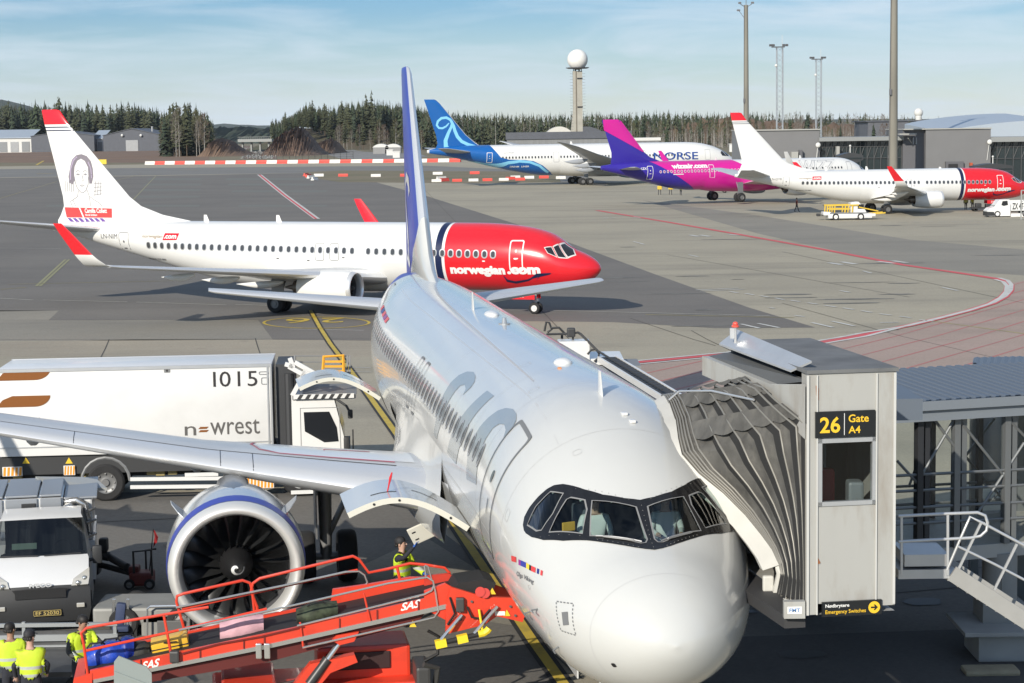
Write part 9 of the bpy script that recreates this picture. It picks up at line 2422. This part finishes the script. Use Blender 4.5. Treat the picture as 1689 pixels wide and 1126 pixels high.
 if cap:
  mb = MB(); rings = [[T(.088 * math.cos(a) * k, .0 + .108 * math.sin(a) * k + .006, z) for a in [j * math.pi / 8 for j in range(16)]] for z, k in ((.165, 1.03), (.205, 1.02), (.245, .82), (.268, .45), (.275, .05))]
  mb.loft(rings); mb.loft([[T(x, -.09 - (.0 if abs(x) > .06 else .03), .168) for x in (-.075, -.04, 0, .04, .075)], [T(x, -.135 - (.0 if abs(x) > .05 else .045), .158) for x in (-.055, -.03, 0, .03, .055)]], False); mb.build('cap', cap_c, root, smooth=60)
 if detail > 1:
  mb = MB(); mb.add([T(-.013, -.10, .085), T(.013, -.10, .085), T(0, -.128, .092), T(0, -.098, .135)], [(0, 2, 3), (2, 1, 3), (0, 1, 2)]); mb.build('nose', skin_m[skin], root, smooth=80)
  for s in (-1, 1):
   mb = MB(); mb.sphere(T(s * .033, -.098, .128), .011, 8, 6); mb.build('eye', hair_c, root); mb = MB(); mb.sphere(T(s * .082, .005, .115), .024, 8, 6, (.4, .8, 1.2)); mb.build('ear', skin_m[skin], root, smooth=80)
  mb = MB(); mb.box(T(0, -.098, .055), (.045, .012, .010), None, .003); mb.build('mouth', mat('lip_brown', (.25, .09, .07), .6), root)
 return root

gN = gz(33)
person('worker in yellow vest seen from behind, nearer of the pair at the bottom left corner', (at(50, 1080, 32.6).x, 32.6, gN), R(188), rarm=((.29, -.02, 1.15), (.27, -.14, .92)), larm=((-.29, 0, 1.15), (-.24, -.18, .95)), skin=0, head_turn=R(-35), group=None)
person('worker in yellow vest half hidden behind his colleague at the far bottom left', (at(22, 1080, 33.1).x - .05, 33.15, gN), R(195), larm=((-.28, -.06, 1.15), (-.2, -.26, 1.02)), skin=1, cap=False, head_turn=R(-40), top=navy_c)
person('bearded worker in yellow vest reaching to the bags at the lower end of the loader', (at(130, 1060, 33.6).x, 33.7, gN), R(38), rarm=((-.27, -.08, 1.12), (-.20, -.32, 1.02)), larm=((.30, -.22, 1.20), (.36, -.50, 1.12)), skin=1, cap=False, top=grey_c, legs=navy_c, hands=glove_g, head_turn=R(20), head_dip=R(12), lean=.16)
pw = Vector((at(664, 950, 39.4).x, 39.4, gz(38)))
person('worker in yellow vest and dark cap at the open service panel behind the loader', pw, R(62), larm=((.27, -.12, 1.14), (.18, -.38, 1.04)), rarm=((-.30, -.22, 1.42), (-.24, -.42, 1.66)), skin=0, hands=glove_b, head_turn=R(10), head_dip=R(-14)).scale = (1.05,) * 3
c = at(700, 876, 38.9); pnl = empty('service_panel', c); pnl.parent = near_plane; pnl.matrix_parent_inverse = (Matrix.Translation((2.216, 26.607, -.20)) @ Matrix.Rotation(1.7244, 4, 'Z')).inverted()
rm = Matrix.Rotation(R(-24), 3, 'Y') @ Matrix.Rotation(R(18), 3, 'X'); mb = MB(); mb.box((0, 0, 0), (.62, .05, .38), rm, .015); mb.build('panel_door', mat('panel_cream', (.66, .65, .58), .45), pnl); mb = MB()
for z in (-.08, .09): mb.box(rm @ Vector((-.20, -.03, z)), (.08, .012, .02), rm)
mb.build('latch', dark_p, pnl); mb = MB(); mb.box(rm @ Vector((.42, .1, .12)), (.26, .2, .16), rm, .05); mb.build('hinge_arm', mat('panel_cream', (.66, .65, .58), .45), pnl)
# two pilots on the flight deck, seated
def in_plane(x, y, z): a = Vector((math.cos(1.7244), math.sin(1.7244), 0)); s = Vector((-a.y, a.x, 0)); return Vector((2.216, 26.607, -.2)) + a * x + s * y + Z_ * z
person('pilot in white shirt seated at the left cockpit window, seen through the glass', in_plane(2.98, .55, 3.22), R(8.8), 'sit', vest=None, cap=False, top=whs_c, legs=navy_c, detail=2, rarm=((-.26, -.12, .74), (-.20, -.36, .80)))
person('pilot in white shirt seated at the right cockpit window, seen through the glass', in_plane(2.98, -.55, 3.22), R(8.8), 'sit', vest=None, cap=False, top=whs_c, legs=navy_c, detail=2)
for lab, px, py, rz, kw in (('person in orange jacket walking under the white tail at right', 1314, 349, 80, dict(pose='walk', vest=org_c, cap=False)), ('worker in yellow vest left of the pair under the red nose', 1593, 346, 170, {}), ('worker in yellow vest reaching up to the red airliner belly', 1604, 346, 185, dict(rarm=((-.3, -.1, 1.5), (-.25, -.2, 1.75)))), ('worker in pale yellow vest standing under the pink airliner', 1123, 322, 10, {})):
 person(lab, G(px, py), R(rz), detail=1, fingers=False, **kw)
# ------------------------------------------------------------------ thin air haze
hz = bpy.data.materials.new('air_haze'); hz.use_nodes = True; hn, hl_ = hz.node_tree.nodes, hz.node_tree.links; hn.clear()
ho = hn.new('ShaderNodeOutputMaterial'); hv = hn.new('ShaderNodeVolumePrincipled'); hv.inputs['Color'].default_value = (.80, .89, 1.0, 1); hv.inputs['Density'].default_value = 2.3e-5; hv.inputs['Anisotropy'].default_value = 0.0
hl_.new(hv.outputs[0], ho.inputs['Volume'])
mb = MB(); mb.bb((-9500, -90, -8), (9500, 15000, 420)); tag(mb.build('haze', hz), kind='stuff')
